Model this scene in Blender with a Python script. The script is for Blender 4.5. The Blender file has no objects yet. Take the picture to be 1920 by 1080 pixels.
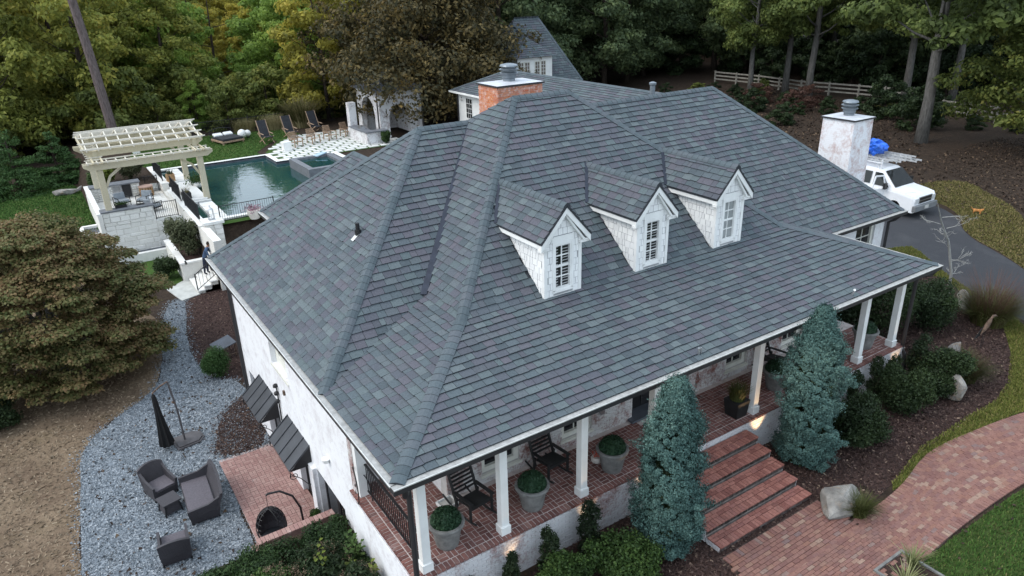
import bpy, bmesh, math, random
import numpy as np
from mathutils import Vector, Matrix, Euler

scene = bpy.context.scene
COL = scene.collection
R = math.radians
random.seed(7)

# ------------------------------------------------------------------ camera
CAM = Vector((-4.074, -10.305, 8.462))
YAW, PITCH, ROLL, FPX = 0.576, 0.403, -0.027, 1366.57
cam_d = bpy.data.cameras.new('camera')
cam_d.sensor_width = 36.0
cam_d.lens = FPX / 1920.0 * 36.0
cam_d.clip_start = 0.1
cam_d.clip_end = 2000
cam = bpy.data.objects.new('camera', cam_d)
COL.objects.link(cam)
FWD = Vector((math.sin(YAW) * math.cos(PITCH), math.cos(YAW) * math.cos(PITCH), -math.sin(PITCH)))
RGT = Vector((math.cos(YAW), -math.sin(YAW), 0))
UPV = RGT.cross(FWD)
r2 = RGT * math.cos(ROLL) + UPV * math.sin(ROLL)
u2 = -RGT * math.sin(ROLL) + UPV * math.cos(ROLL)
cam.matrix_world = Matrix(((r2.x, u2.x, -FWD.x, CAM.x), (r2.y, u2.y, -FWD.y, CAM.y), (r2.z, u2.z, -FWD.z, CAM.z), (0, 0, 0, 1)))
scene.camera = cam

# ------------------------------------------------------------------ sky, sun, exposure
SUN_EL, SUN_AZ = R(48), R(285)          # azimuth measured clockwise from +Y: soft evening light from behind the pool, on the left
world = bpy.data.worlds.new('World')
scene.world = world
world.use_nodes = True
wn = world.node_tree
bgn = wn.nodes['Background']
sky = wn.nodes.new('ShaderNodeTexSky')
sky.sky_type = 'NISHITA'
sky.sun_disc = False
sky.sun_elevation = SUN_EL
sky.sun_rotation = SUN_AZ
sky.air_density = 1.0
sky.dust_density = 3.0
sky.ozone_density = 1.0
# an even high cloud deck over the clear-sky colour (the pool mirrors a white sky)
cl = wn.nodes.new('ShaderNodeMix'); cl.data_type = 'RGBA'; cl.inputs[0].default_value = 0.72
cl.inputs[7].default_value = (5.0, 5.7, 6.3, 1)
wn.links.new(sky.outputs[0], cl.inputs[6])
wn.links.new(cl.outputs[2], bgn.inputs[0])
bgn.inputs[1].default_value = 0.15
sun_d = bpy.data.lights.new('sun', 'SUN')
sun_d.energy = 0.7
sun_d.angle = R(35)
sun_d.color = (1.0, 0.96, 0.9)
sun = bpy.data.objects.new('sun', sun_d)
COL.objects.link(sun)
sdir = Vector((math.sin(SUN_AZ) * math.cos(SUN_EL), math.cos(SUN_AZ) * math.cos(SUN_EL), math.sin(SUN_EL)))
sun.rotation_euler = sdir.to_track_quat('Z', 'Y').to_euler()
sun.location = (0, 0, 40)
vs = scene.view_settings
vs.view_transform = 'Standard'
vs.look = 'None'
vs.exposure = 1.1
vs.gamma = 1.0
vs.use_curve_mapping = False
scene.render.engine = 'CYCLES'
scene.cycles.max_bounces = 6
scene.cycles.transparent_max_bounces = 8

# ------------------------------------------------------------------ projection helper (only to pick the pieces that show largest)
def px_size(p, size, mx=975, my=560):
    d = Vector(p) - CAM
    z = d.dot(FWD)
    if z < 0.5: return 0.0
    x = FPX * d.dot(r2) / z; y = FPX * d.dot(u2) / z
    if abs(x) > mx or abs(y) > my: return 0.0
    return size * FPX / z

# ------------------------------------------------------------------ materials
MATS = {}
def _n(nt, t, **kw):
    n = nt.nodes.new(t)
    for k, v in kw.items(): setattr(n, k, v)
    return n
def mixc(nt, fac, a, b, mode='MIX'):
    n = nt.nodes.new('ShaderNodeMix'); n.data_type = 'RGBA'; n.blend_type = mode
    for sock, v in ((n.inputs[0], fac), (n.inputs[6], a), (n.inputs[7], b)):
        if hasattr(v, 'links') or isinstance(v, bpy.types.NodeSocket): nt.links.new(v, sock)
        elif isinstance(v, (int, float)): sock.default_value = v
        else: sock.default_value = (*v[:3], 1)
    return n.outputs[2]
def ramp(nt, fac, stops, interp='LINEAR'):
    n = nt.nodes.new('ShaderNodeValToRGB'); cr = n.color_ramp; cr.interpolation = interp
    while len(cr.elements) > 1: cr.elements.remove(cr.elements[0])
    for i, (p, c) in enumerate(stops):
        e = cr.elements[0] if i == 0 else cr.elements.new(p)
        e.position = p; e.color = (*c[:3], 1) if len(c) >= 3 else (c[0], c[0], c[0], 1)
    nt.links.new(fac, n.inputs[0])
    return n.outputs[0]
def noise(nt, vec, scale, detail=4, rough=0.6, dist=0.0):
    n = nt.nodes.new('ShaderNodeTexNoise'); n.inputs['Scale'].default_value = scale
    n.inputs['Detail'].default_value = detail; n.inputs['Roughness'].default_value = rough
    n.inputs['Distortion'].default_value = dist
    if vec is not None: nt.links.new(vec, n.inputs['Vector'])
    return n.outputs[0]
def mth(nt, op, a, b=0.0, c=None):
    n = nt.nodes.new('ShaderNodeMath'); n.operation = op
    for s, v in zip(n.inputs, (a, b, c)):
        if v is None: continue
        if isinstance(v, bpy.types.NodeSocket): nt.links.new(v, s)
        else: s.default_value = v
    return n.outputs[0]
def geo_rand(nt):
    g = nt.nodes.new('ShaderNodeNewGeometry'); o = nt.nodes.new('ShaderNodeObjectInfo')
    return mth(nt, 'FRACT', mth(nt, 'ADD', g.outputs['Random Per Island'], o.outputs['Random']))
def pos(nt):
    return nt.nodes.new('ShaderNodeNewGeometry').outputs['Position']
def objc(nt):
    return nt.nodes.new('ShaderNodeTexCoord').outputs['Object']
def newmat(name):
    m = bpy.data.materials.new(name); m.use_nodes = True
    nt = m.node_tree; b = nt.nodes['Principled BSDF']
    MATS[name] = m
    return m, nt, b
def bump(nt, b, h, strength=0.3, dist=0.02):
    n = nt.nodes.new('ShaderNodeBump'); n.inputs['Strength'].default_value = strength; n.inputs['Distance'].default_value = dist
    nt.links.new(h, n.inputs['Height']); nt.links.new(n.outputs[0], b.inputs['Normal'])
def simple(name, col, rough=0.6, var=0.12, scale=3.0, metal=0.0, bmp=0.0, bscale=60.0, spec=0.4, col2=None):
    m, nt, b = newmat(name)
    p = pos(nt)
    f = noise(nt, p, scale, 5)
    c2 = col2 or tuple(max(0, c * (1 - 2.2 * var)) for c in col)
    c1 = tuple(min(1, c * (1 + var)) for c in col)
    nt.links.new(ramp(nt, f, [(0.3, c2), (0.7, c1)]), b.inputs['Base Color'])
    b.inputs['Roughness'].default_value = rough; b.inputs['Metallic'].default_value = metal
    b.inputs['Specular IOR Level'].default_value = spec
    if bmp: bump(nt, b, noise(nt, p, bscale, 4), bmp)
    return m
def piecemat(name, stops, rough=0.8, grain=40.0, amt=0.25, blotch=None, bmp=0.25, spec=0.3):
    """colour per separate piece (island / object random) with fine grain, optional larger stain colour"""
    m, nt, b = newmat(name)
    p = pos(nt)
    c = ramp(nt, geo_rand(nt), stops)
    g = noise(nt, p, grain, 4, 0.7)
    c = mixc(nt, 1.0, c, ramp(nt, g, [(0.25, (1 - amt,) * 3), (0.75, (1 + amt * 0.6,) * 3)]), 'MULTIPLY')
    if blotch:
        bc, bs, lo, hi, mx = blotch
        f = ramp(nt, noise(nt, p, bs, 5, 0.65), [(lo, (0,)), (hi, (mx,))])
        c = mixc(nt, f, c, bc)
    nt.links.new(c, b.inputs['Base Color'])
    b.inputs['Roughness'].default_value = rough; b.inputs['Specular IOR Level'].default_value = spec
    if bmp: bump(nt, b, g, bmp, 0.01)
    return m
def leafmat(name, stops, trans=0.25, rough=0.6, objvar=0.25):
    m, nt, b = newmat(name)
    g = nt.nodes.new('ShaderNodeNewGeometry'); o = nt.nodes.new('ShaderNodeObjectInfo')
    p = g.outputs['Position']
    big = noise(nt, p, 0.55, 3, 0.6)
    f = mth(nt, 'ADD', mth(nt, 'MULTIPLY', g.outputs['Random Per Island'], 0.45),
            mth(nt, 'ADD', mth(nt, 'MULTIPLY', mth(nt, 'SUBTRACT', big, 0.5), 1.3),
                mth(nt, 'ADD', mth(nt, 'MULTIPLY', o.outputs['Random'], objvar), 0.27 - objvar / 2)))
    c = ramp(nt, f, stops)
    nt.links.new(c, b.inputs['Base Color'])
    b.inputs['Roughness'].default_value = rough; b.inputs['Specular IOR Level'].default_value = 0.25
    tr = nt.nodes.new('ShaderNodeBsdfTranslucent'); nt.links.new(c, tr.inputs[0])
    mx = nt.nodes.new('ShaderNodeMixShader'); mx.inputs[0].default_value = trans
    out = nt.nodes['Material Output']
    nt.links.new(b.outputs[0], mx.inputs[1]); nt.links.new(tr.outputs[0], mx.inputs[2]); nt.links.new(mx.outputs[0], out.inputs[0])
    return m

# roof
M_SH = piecemat('slate_shingle', [(0.0, (0.0630, 0.0795, 0.0915)), (.2, (0.0872, 0.1106, 0.1240)), (.4, (0.0792, 0.0852, 0.1043)), (.55, (0.0985, 0.0966, 0.1164)), (.7, (0.0849, 0.1113, 0.1198)), (.85, (0.1131, 0.1376, 0.1472)), (1, (0.0711, 0.0754, 0.0924))], 0.85, 26, 0.3, blotch=((.07, .085, .09), .35, .5, .8, .35), spec=.25)
M_CAP = piecemat('ridge_cap_shingle', [(0, (0.0643, 0.0840, 0.0959)), (.5, (0.0823, 0.1058, 0.1195)), (1, (0.0909, 0.1042, 0.1195))], 0.85, 30, 0.25)
M_EDGE = simple('shingle_edge', (.032, .037, .044), 0.9, .2)  # dark cut edges; the colour also paints shadow lines under shingles and caps
M_FLASH = simple('valley_metal', (.028, .034, .05), 0.45, .15, metal=.6)
M_GUARD = simple('gutter_guard', (.34, .34, .33), 0.6, .15, 8)
M_LIP = simple('gutter_lip', (.62, .62, .6), 0.35, .1, 5, metal=.3)
M_BRONZE = simple('dark_bronze', (.03, .029, .031), 0.45, .1)
M_WHITE = simple('white_trim_paint', (.74, .75, .74), 0.5, .05, 2, bmp=.03)
M_CREAM = simple('cream_trim_paint', (.66, .66, .60), 0.5, .06, 3)
M_WSH = piecemat('white_wall_shingle', [(0, (.68, .69, .69)), (.5, (.74, .75, .75)), (1, (.78, .79, .78))], 0.6, 30, 0.08, bmp=.05)
M_SHGAP = simple('shingle_gap_grey', (.34, .35, .36), .8)
M_GLASS, nt, b = newmat('dark_window_glass')
b.inputs['Base Color'].default_value = (.012, .014, .017, 1); b.inputs['Roughness'].default_value = .06; b.inputs['Specular IOR Level'].default_value = .6
M_GLASSL, nt, b = newmat('pale_window_glass')
b.inputs['Base Color'].default_value = (.16, .18, .18, 1); b.inputs['Roughness'].default_value = .12
M_BLACK = simple('black_metal', (.014, .014, .016), 0.5, .1)
M_BLKWOOD = simple('black_painted_wood', (.018, .019, .02), 0.55, .2)
M_TRAY = simple('grey_plastic_tray', (.5, .5, .48), .5)
M_SLATG = simple('shutter_slat_paint', (.42, .43, .43), .6)
M_BLIND = simple('pale_blind', (.26, .28, .28), .6)
M_STEEL = simple('brushed_steel', (.5, .51, .53), .35, .1, metal=.9)
M_FLUE = simple('galvanised_flue', (.2, .23, .26), .45, .15, metal=.5)
M_CAPW = simple('chimney_cap_pale', (.5, .52, .56), .5, .1)
# brick
def whitewash(name, red, white, scale, lo, hi, grain=18):
    m, nt, b = newmat(name)
    p = pos(nt)
    brick = ramp(nt, geo_rand(nt), red)
    f1 = noise(nt, p, scale, 6, 0.7, .4); f2 = noise(nt, p, grain, 3, 0.6)
    f = mth(nt, 'ADD', mth(nt, 'MULTIPLY', f1, .72), mth(nt, 'MULTIPLY', f2, .28))
    k = ramp(nt, f, [(lo, (0,)), (hi, (1,))])
    c = mixc(nt, k, brick, white)
    nt.links.new(c, b.inputs['Base Color']); b.inputs['Roughness'].default_value = .85; b.inputs['Specular IOR Level'].default_value = .2
    bump(nt, b, f2, .3, .01)
    return m
RED = [(0, (.16, .07, .06)), (.35, (.22, .10, .085)), (.7, (.27, .135, .115)), (1, (.15, .075, .07))]
M_WWB = whitewash('whitewashed_brick', RED, (.58, .575, .57), 1.1, .40, .55)
M_WWBASE = whitewash('whitewashed_base_brick', RED, (.55, .545, .56), .9, .34, .50)
M_WMORT = simple('white_mortar', (.52, .51, .5), .9, .1, 6)
def painted_brick(name, white, stain, lo, hi, bscale=1.0):
    m, nt, b = newmat(name)
    p = pos(nt)
    # brick courses in relief on a wall that has any orientation: use world z and (x+y)
    sep = _n(nt, 'ShaderNodeSeparateXYZ'); nt.links.new(p, sep.inputs[0])
    comb = _n(nt, 'ShaderNodeCombineXYZ')
    nt.links.new(mth(nt, 'ADD', sep.outputs[0], sep.outputs[1]), comb.inputs[0]); nt.links.new(sep.outputs[2], comb.inputs[1])
    br = _n(nt, 'ShaderNodeTexBrick'); nt.links.new(comb.outputs[0], br.inputs['Vector'])
    br.inputs['Scale'].default_value = 1.0; br.inputs['Mortar Size'].default_value = .006; br.inputs['Brick Width'].default_value = .215; br.inputs['Row Height'].default_value = .076
    f = noise(nt, p, 1.6, 7, .72, .6); f2 = noise(nt, p, 9, 4, .7)
    k = ramp(nt, mth(nt, 'ADD', mth(nt, 'MULTIPLY', f, .7), mth(nt, 'MULTIPLY', f2, .3)), [(lo, (0,)), (hi, (1,))])
    c = mixc(nt, k, stain, white)
    c = mixc(nt, mth(nt, 'MULTIPLY', br.outputs['Fac'], .12), c, (.3, .3, .3))
    nt.links.new(c, b.inputs['Base Color']); b.inputs['Roughness'].default_value = .8; b.inputs['Specular IOR Level'].default_value = .2
    bump(nt, b, mth(nt, 'SUBTRACT', f2, br.outputs['Fac']), .35, .01)
    return m
M_PAINTB = painted_brick('painted_white_brick', (.74, .75, .77), (.50, .475, .49), .30, .52)
M_CHIMW = painted_brick('worn_white_chimney_brick', (.74, .75, .78), (.46, .33, .31), .36, .54)
M_PAV = painted_brick('pavilion_white_brick', (.68, .68, .69), (.38, .34, .34), .40, .52)
def orange_brick():
    m, nt, b = newmat('orange_stained_chimney_brick')
    p = pos(nt); sep = _n(nt, 'ShaderNodeSeparateXYZ'); nt.links.new(p, sep.inputs[0])
    brick = ramp(nt, geo_rand(nt), [(0, (.42, .14, .07)), (.4, (.52, .22, .13)), (.7, (.55, .3, .24)), (1, (.45, .12, .05))])
    comb = _n(nt, 'ShaderNodeCombineXYZ')
    nt.links.new(mth(nt, 'MULTIPLY', sep.outputs[0], 1.1), comb.inputs[0]); nt.links.new(mth(nt, 'MULTIPLY', sep.outputs[1], 1.1), comb.inputs[1]); nt.links.new(mth(nt, 'MULTIPLY', sep.outputs[2], .25), comb.inputs[2])
    f = noise(nt, comb.outputs[0], 2.0, 4, .6); f2 = noise(nt, p, 9, 4, .7)
    c = mixc(nt, ramp(nt, f, [(.5, (0,)), (.66, (.85,))]), brick, (.55, .17, .035))
    c = mixc(nt, ramp(nt, f2, [(.5, (0,)), (.72, (.75,))]), c, (.68, .58, .54))
    nt.links.new(c, b.inputs['Base Color']); b.inputs['Roughness'].default_value = .85
    return m
M_ORB = orange_brick()
M_PORCHB = piecemat('porch_floor_brick', [(0, (.115, .052, .047)), (.3, (.17, .077, .066)), (.6, (.215, .10, .085)), (.85, (.15, .07, .064)), (1, (.25, .14, .12))], .8, 22, .3, blotch=((.42, .38, .37), 1.3, .55, .78, .4))
M_PMORT = simple('porch_mortar', (.52, .46, .44), .9, .12, 5)
M_STEPB = piecemat('step_brick', [(0, (0.1952, 0.0767, 0.0633)), (.35, (0.2684, 0.1121, 0.0897)), (.7, (0.3172, 0.1416, 0.1127)), (1, (0.2257, 0.0944, 0.0828))], .8, 18, .35, blotch=((.08, .06, .055), 1.6, .55, .8, .55))
M_RISER = whitewash('weathered_riser_brick', [(0, (.10, .06, .052)), (.5, (.14, .085, .075)), (1, (.075, .055, .05))], (.36, .33, .32), 2.2, .48, .66)
M_SMORT = simple('step_mortar', (.21, .18, .165), .9, .2, 4)
M_WALKB = piecemat('walkway_brick', [(0, (.165, .08, .07)), (.2, (.205, .102, .084)), (.45, (.24, .125, .10)), (.6, (.19, .10, .09)), (.78, (.225, .11, .083)), (.93, (.29, .195, .15)), (1, (.175, .115, .11))], .82, 20, .35, blotch=((.12, .09, .085), .9, .52, .78, .5))
M_WJOINT = simple('walkway_joint', (.075, .055, .048), .95, .3, 4)
M_PATIOB = piecemat('patio_brick', [(0, (.27, .155, .14)), (.4, (.315, .19, .17)), (.75, (.35, .225, .20)), (1, (.29, .17, .155))], .85, 18, .2, blotch=((.62, .58, .55), .9, .56, .70, .5))
M_PATIOM = simple('patio_mortar', (.42, .33, .31), .9, .1)
# ground covers
def cover(name, stops, scale, rough=.95, big=None, bmp=.6, bscale=None, vor=False, dist=.03):
    m, nt, b = newmat(name); p = pos(nt)
    if vor:
        v = _n(nt, 'ShaderNodeTexVoronoi'); v.inputs['Scale'].default_value = scale; nt.links.new(p, v.inputs['Vector'])
        sp = _n(nt, 'ShaderNodeSeparateColor'); nt.links.new(v.outputs['Color'], sp.inputs[0]); f = sp.outputs[0]; h = v.outputs['Distance']
    else:
        f = noise(nt, p, scale, 6, .75); h = f
    c = ramp(nt, f, stops)
    if big:
        for (bc, bs, lo, hi, mx) in big:
            c = mixc(nt, ramp(nt, noise(nt, p, bs, 5, .65, .3), [(lo, (0,)), (hi, (mx,))]), c, bc)
    nt.links.new(c, b.inputs['Base Color']); b.inputs['Roughness'].default_value = rough; b.inputs['Specular IOR Level'].default_value = .2
    if bmp: bump(nt, b, h, bmp, dist)
    return m
M_GRAVEL = cover('blue_grey_gravel', [(0, (.075, .09, .105)), (.45, (.165, .195, .225)), (.8, (.25, .285, .32)), (1, (.40, .43, .46))], 17, vor=True, big=[((.1, .11, .12), .5, .5, .75, .45), ((.11, .10, .075), 1.1, .6, .78, .5)], bmp=.9)
M_MULCH = cover('bark_mulch', [(.25, (.022, .013, .012)), (.5, (.052, .030, .026)), (.68, (.10, .062, .05)), (.85, (.2, .13, .1))], 16, big=[((.03, .018, .016), .6, .5, .75, .5)], bmp=1.0, dist=.05)
M_FLOOR = cover('forest_floor', [(.25, (.014, .009, .007)), (.5, (.035, .024, .017)), (.7, (.075, .05, .034)), (.85, (.13, .09, .06))], 4, big=[((.03, .02, .014), .15, .45, .7, .6)], bmp=1.0, dist=.08)
M_LAWN = cover('lawn_grass', [(.25, (0.0198, 0.0438, 0.0099)), (.5, (0.0418, 0.0900, 0.0154)), (.8, (0.0770, 0.1438, 0.0286))], 30, big=[((.075, .085, .02), .5, .5, .75, .45)], bmp=.9)
M_LAWNF = cover('front_lawn_grass', [(.25, (.02, .035, .010)), (.5, (.045, .07, .016)), (.8, (.075, .11, .028))], 30, big=[((.10, .075, .04), 1.0, .55, .75, .6), ((.02, .04, .01), .5, .5, .7, .4)], bmp=.9)
M_YGRASS = cover('yellow_green_grass', [(.25, (.06, .058, .016)), (.5, (.115, .108, .032)), (.8, (.18, .165, .06))], 9, big=[((.17, .125, .075), .35, .42, .62, .85), ((.07, .07, .02), .9, .5, .75, .5)], bmp=.8)
M_STRIP = cover('grass_strip_green', [(.25, (.05, .062, .012)), (.5, (.10, .13, .025)), (.8, (.16, .18, .05))], 28, big=[((.18, .15, .07), 1.2, .52, .75, .5)], bmp=.8)
M_BROWNG = cover('dormant_brown_grass', [(.25, (.09, .065, .045)), (.5, (.175, .128, .086)), (.8, (.28, .21, .145))], 9, big=[((.06, .035, .025), .35, .45, .7, .7), ((.13, .105, .06), .8, .5, .75, .5)], bmp=.8)
M_FIELD = cover('pale_field', [(.25, (.16, .13, .05)), (.5, (.25, .23, .08)), (.8, (.3, .27, .12))], 2, bmp=.3)
M_ASPH = cover('driveway_asphalt', [(.25, (.024, .026, .03)), (.5, (.04, .042, .048)), (.8, (.064, .067, .074))], 40, big=[((.10, .10, .105), .4, .5, .75, .35)], bmp=.4, dist=.01)
# pool area
M_STONEW = piecemat('white_limestone', [(0, (.66, .65, .61)), (.5, (.72, .71, .68)), (1, (.77, .76, .73))], .8, 14, .12, blotch=((.52, .46, .36), .6, .58, .75, .5))
M_COPE = simple('white_coping_stone', (.72, .72, .70), .7, .06, 2, bmp=.1)
M_PAVW = piecemat('white_paver', [(0, (.60, .60, .58)), (1, (.74, .74, .72))], .75, 12, .1)
M_SLAB = simple('pale_grey_slab', (.47, .48, .46), .8, .1, 2)
M_SLATE = simple('dark_slate_stone', (.085, .095, .115), .55, .15, 3)
M_COUNTER = simple('grey_countertop', (.16, .17, .19), .5, .12, 4)
M_POOLF = simple('dark_pool_plaster', (.02, .052, .055), .7, .3, .8)
M_PWOOD = piecemat('tan_pergola_wood', [(0, (.44, .39, .27)), (.5, (.50, .445, .315)), (1, (.55, .50, .38))], .75, 14, .18, blotch=((.36, .34, .27), 1.0, .52, .75, .5))
M_PWOODT = piecemat('weathered_lattice_wood', [(0, (.55, .52, .44)), (1, (.64, .60, .53))], .75, 14, .12)
M_CUSH = simple('grey_blue_cushion', (.25, .28, .31), .9, .1, 4, bmp=.1)
M_DKFAB = simple('charcoal_fabric', (.028, .03, .036), .9, .15, 6)
M_PILLOW = simple('white_pillow', (.72, .72, .72), .8, .05)
M_TEAK = simple('weathered_teak', (.36, .25, .17), .75, .18, 8)
M_TEAKB = simple('warm_barrel_wood', (.36, .22, .11), .75, .2, 8)
M_GLOBE = simple('white_globe', (.78, .78, .77), .5, .03)
M_WICK, nt, b = newmat('dark_wicker')
p_ = pos(nt); wv = _n(nt, 'ShaderNodeTexChecker'); wv.inputs['Scale'].default_value = 55; nt.links.new(p_, wv.inputs['Vector'])
nt.links.new(mixc(nt, wv.outputs['Fac'], (.028, .026, .031), (.05, .046, .054)), b.inputs['Base Color']); b.inputs['Roughness'].default_value = .6
bump(nt, b, wv.outputs['Fac'], .4, .01)
M_SEAT = simple('mauve_grey_seat_weave', (.105, .095, .11), .8, .12, 20, bmp=.2)
M_UMB = simple('black_umbrella_cloth', (.008, .008, .009), .9, .1)
M_PLASTIC = simple('grey_plastic_base', (.085, .08, .085), .6, .15)
M_AWN = simple('charcoal_standing_seam', (.058, .062, .07), .45, .12, 2, metal=.2)
M_POT = simple('grey_concrete_pot', (.18, .18, .175), .85, .18, 7, bmp=.2)
M_POTW = simple('white_ceramic', (.6, .56, .52), .6)
M_REDF = simple('red_flower', (.5, .05, .02), .7)
M_RUST = simple('rusty_metal', (.13, .085, .06), .8, .3, 10)
def rockmat():
    m, nt, b = newmat('quartz_boulder'); p = pos(nt)
    c = ramp(nt, noise(nt, p, 2.2, 7, .7, .4), [(.3, (.11, .105, .10)), (.5, (.22, .21, .195)), (.7, (.35, .335, .31))])
    c = mixc(nt, ramp(nt, noise(nt, p, 3.5, 4, .6), [(.55, (0,)), (.7, (.7,))]), c, (.3, .2, .12))
    nt.links.new(c, b.inputs['Base Color']); b.inputs['Roughness'].default_value = .85
    bump(nt, b, noise(nt, p, 9, 6, .7), .7, .05)
    return m
M_ROCK = rockmat()
M_VANW = simple('white_van_paint', (.72, .74, .77), .25, .03, 1.5, spec=.6)
M_VANG, nt, b = newmat('van_glass'); b.inputs['Base Color'].default_value = (.015, .02, .022, 1); b.inputs['Roughness'].default_value = .08; b.inputs['Specular IOR Level'].default_value = .35
M_CHROME = simple('chrome_grille', (.3, .31, .32), .3, .1, metal=.8)
M_BUMP = simple('grey_bumper', (.16, .17, .18), .5, .1)
M_TYRE = simple('tyre_rubber', (.015, .015, .016), .85)
M_ALU = simple('aluminium_ladder', (.55, .56, .57), .4, .12, 6, metal=.5)
M_TARP = simple('blue_tarp', (.02, .13, .62), .5, .25, 4)
M_HEADL, nt, b = newmat('headlight_glass'); b.inputs['Base Color'].default_value = (.5, .52, .54, 1); b.inputs['Roughness'].default_value = .1
M_FENCE = simple('weathered_fence_wood', (.30, .285, .25), .9, .2, 4, bmp=.2)
M_SKIN = simple('skin', (.32, .17, .11), .6)
M_SHIRT = simple('blue_shirt', (.07, .12, .22), .85, .2, 6)
M_JEANS = simple('dark_jeans', (.025, .032, .06), .9, .2, 6)
M_HAIR = simple('dark_hair', (.018, .011, .008), .8)
M_FUR = simple('orange_fur', (.45, .2, .06), .9, .25, 12)
# bark and leaves
def barkmat(name, a, c_):
    m, nt, b = newmat(name); p = pos(nt)
    mp = _n(nt, 'ShaderNodeMapping'); mp.inputs['Scale'].default_value = (7, 7, 1.4); nt.links.new(p, mp.inputs[0])
    f = noise(nt, mp.outputs[0], 1.6, 6, .7)
    nt.links.new(ramp(nt, f, [(.3, a), (.7, c_)]), b.inputs['Base Color']); b.inputs['Roughness'].default_value = .95; b.inputs['Specular IOR Level'].default_value = .1
    bump(nt, b, f, .8, .05)
    return m
M_BARKG = barkmat('grey_hardwood_bark', (.05, .048, .045), (.17, .165, .155))
M_BARKP = barkmat('pine_bark', (.055, .042, .04), (.19, .155, .15))
M_BARKD = barkmat('dark_bark', (.02, .016, .013), (.07, .055, .045))
M_BARKB = barkmat('pale_birch_bark', (.2, .2, .19), (.42, .42, .40))
L_HARD = leafmat('leaf_olive_green', [(0, (0.091, 0.109, 0.029)), (.3, (0.195, 0.225, 0.053)), (.55, (0.286, 0.305, 0.070)), (.75, (0.390, 0.371, 0.082)), (1, (0.494, 0.385, 0.094))], trans=.5)
L_GREEN = leafmat('leaf_fresh_green', [(0, (0.072, 0.119, 0.028)), (.35, (0.169, 0.265, 0.053)), (.65, (0.260, 0.371, 0.076)), (1, (0.390, 0.438, 0.094))], trans=.5)
L_YEL = leafmat('leaf_autumn_yellow', [(0, (0.172, 0.166, 0.041)), (.35, (0.322, 0.296, 0.057)), (.65, (0.460, 0.403, 0.072)), (1, (0.552, 0.391, 0.093))], trans=.5)
L_DARK = leafmat('leaf_dark_green', [(0, (0.036, 0.055, 0.028)), (.35, (0.086, 0.126, 0.060)), (.65, (0.144, 0.192, 0.086)), (1, (0.216, 0.264, 0.097))], trans=.45)
L_SIDE = leafmat('leaf_mid_green', [(0, (0.042, 0.060, 0.022)), (.4, (0.114, 0.156, 0.048)), (.7, (0.180, 0.228, 0.063)), (1, (0.252, 0.276, 0.081))], trans=.45)
L_COPPER = leafmat('leaf_copper', [(0, (.02, .023, .012)), (.35, (.055, .052, .026)), (.6, (.115, .09, .036)), (.8, (.20, .145, .052)), (1, (.28, .185, .06))], trans=.35, objvar=0)
L_MAPLE = leafmat('leaf_maple_bronze', [(0, (.04, .06, .02)), (.3, (.10, .118, .038)), (.52, (.16, .142, .056)), (.75, (.22, .145, .07)), (1, (.25, .145, .08))], trans=.35, objvar=0)
L_REDB = leafmat('leaf_dull_red', [(0, (.03, .018, .014)), (.5, (.085, .045, .035)), (1, (.14, .075, .055))])
L_CON = leafmat('leaf_conifer_green', [(0, (.022, .05, .015)), (.5, (.055, .115, .034)), (1, (.11, .185, .05))])
L_SPR = leafmat('leaf_blue_spruce', [(0, (.02, .048, .044)), (.35, (.052, .112, .102)), (.7, (.105, .19, .168)), (1, (.17, .27, .215))], trans=.08, objvar=0)
L_BOX = leafmat('leaf_boxwood', [(0, (.006, .018, .010)), (.5, (.016, .045, .022)), (1, (.04, .085, .04))], trans=.1)
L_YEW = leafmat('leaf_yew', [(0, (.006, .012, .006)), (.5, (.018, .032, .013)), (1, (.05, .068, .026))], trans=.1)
L_UND = leafmat('leaf_understorey', [(0, (0.052, 0.065, 0.019)), (.4, (0.124, 0.156, 0.040)), (.7, (0.208, 0.234, 0.059)), (1, (0.312, 0.286, 0.070))], trans=.4)
L_SHR = leafmat('leaf_shrub', [(0, (.012, .025, .008)), (.45, (.034, .068, .018)), (.75, (.068, .12, .03)), (1, (.12, .18, .05))])
L_SHD = leafmat('leaf_dark_shrub', [(0, (.009, .018, .008)), (.5, (.025, .044, .017)), (1, (.055, .085, .03))])
L_LIME = leafmat('leaf_lime', [(0, (.05, .075, .012)), (.5, (.12, .16, .025)), (1, (.2, .23, .05))])
L_TAN = leafmat('dry_flower_heads', [(0, (.16, .11, .07)), (.5, (.28, .2, .14)), (1, (.38, .3, .22))])
L_GRASS = leafmat('ornamental_grass_blade', [(0, (.035, .042, .012)), (.5, (.075, .085, .025)), (1, (.14, .13, .05))])
L_STRAW = leafmat('straw_grass_blade', [(0, (.09, .09, .035)), (.5, (.2, .17, .08)), (1, (.34, .29, .17))])
L_YUC = leafmat('yucca_blade', [(0, (.07, .1, .03)), (.5, (.19, .21, .09)), (1, (.38, .37, .2))])
L_OLIVE = leafmat('leaf_grey_olive', [(0, (.03, .038, .02)), (.5, (.085, .1, .05)), (1, (.2, .21, .13))])

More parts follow.
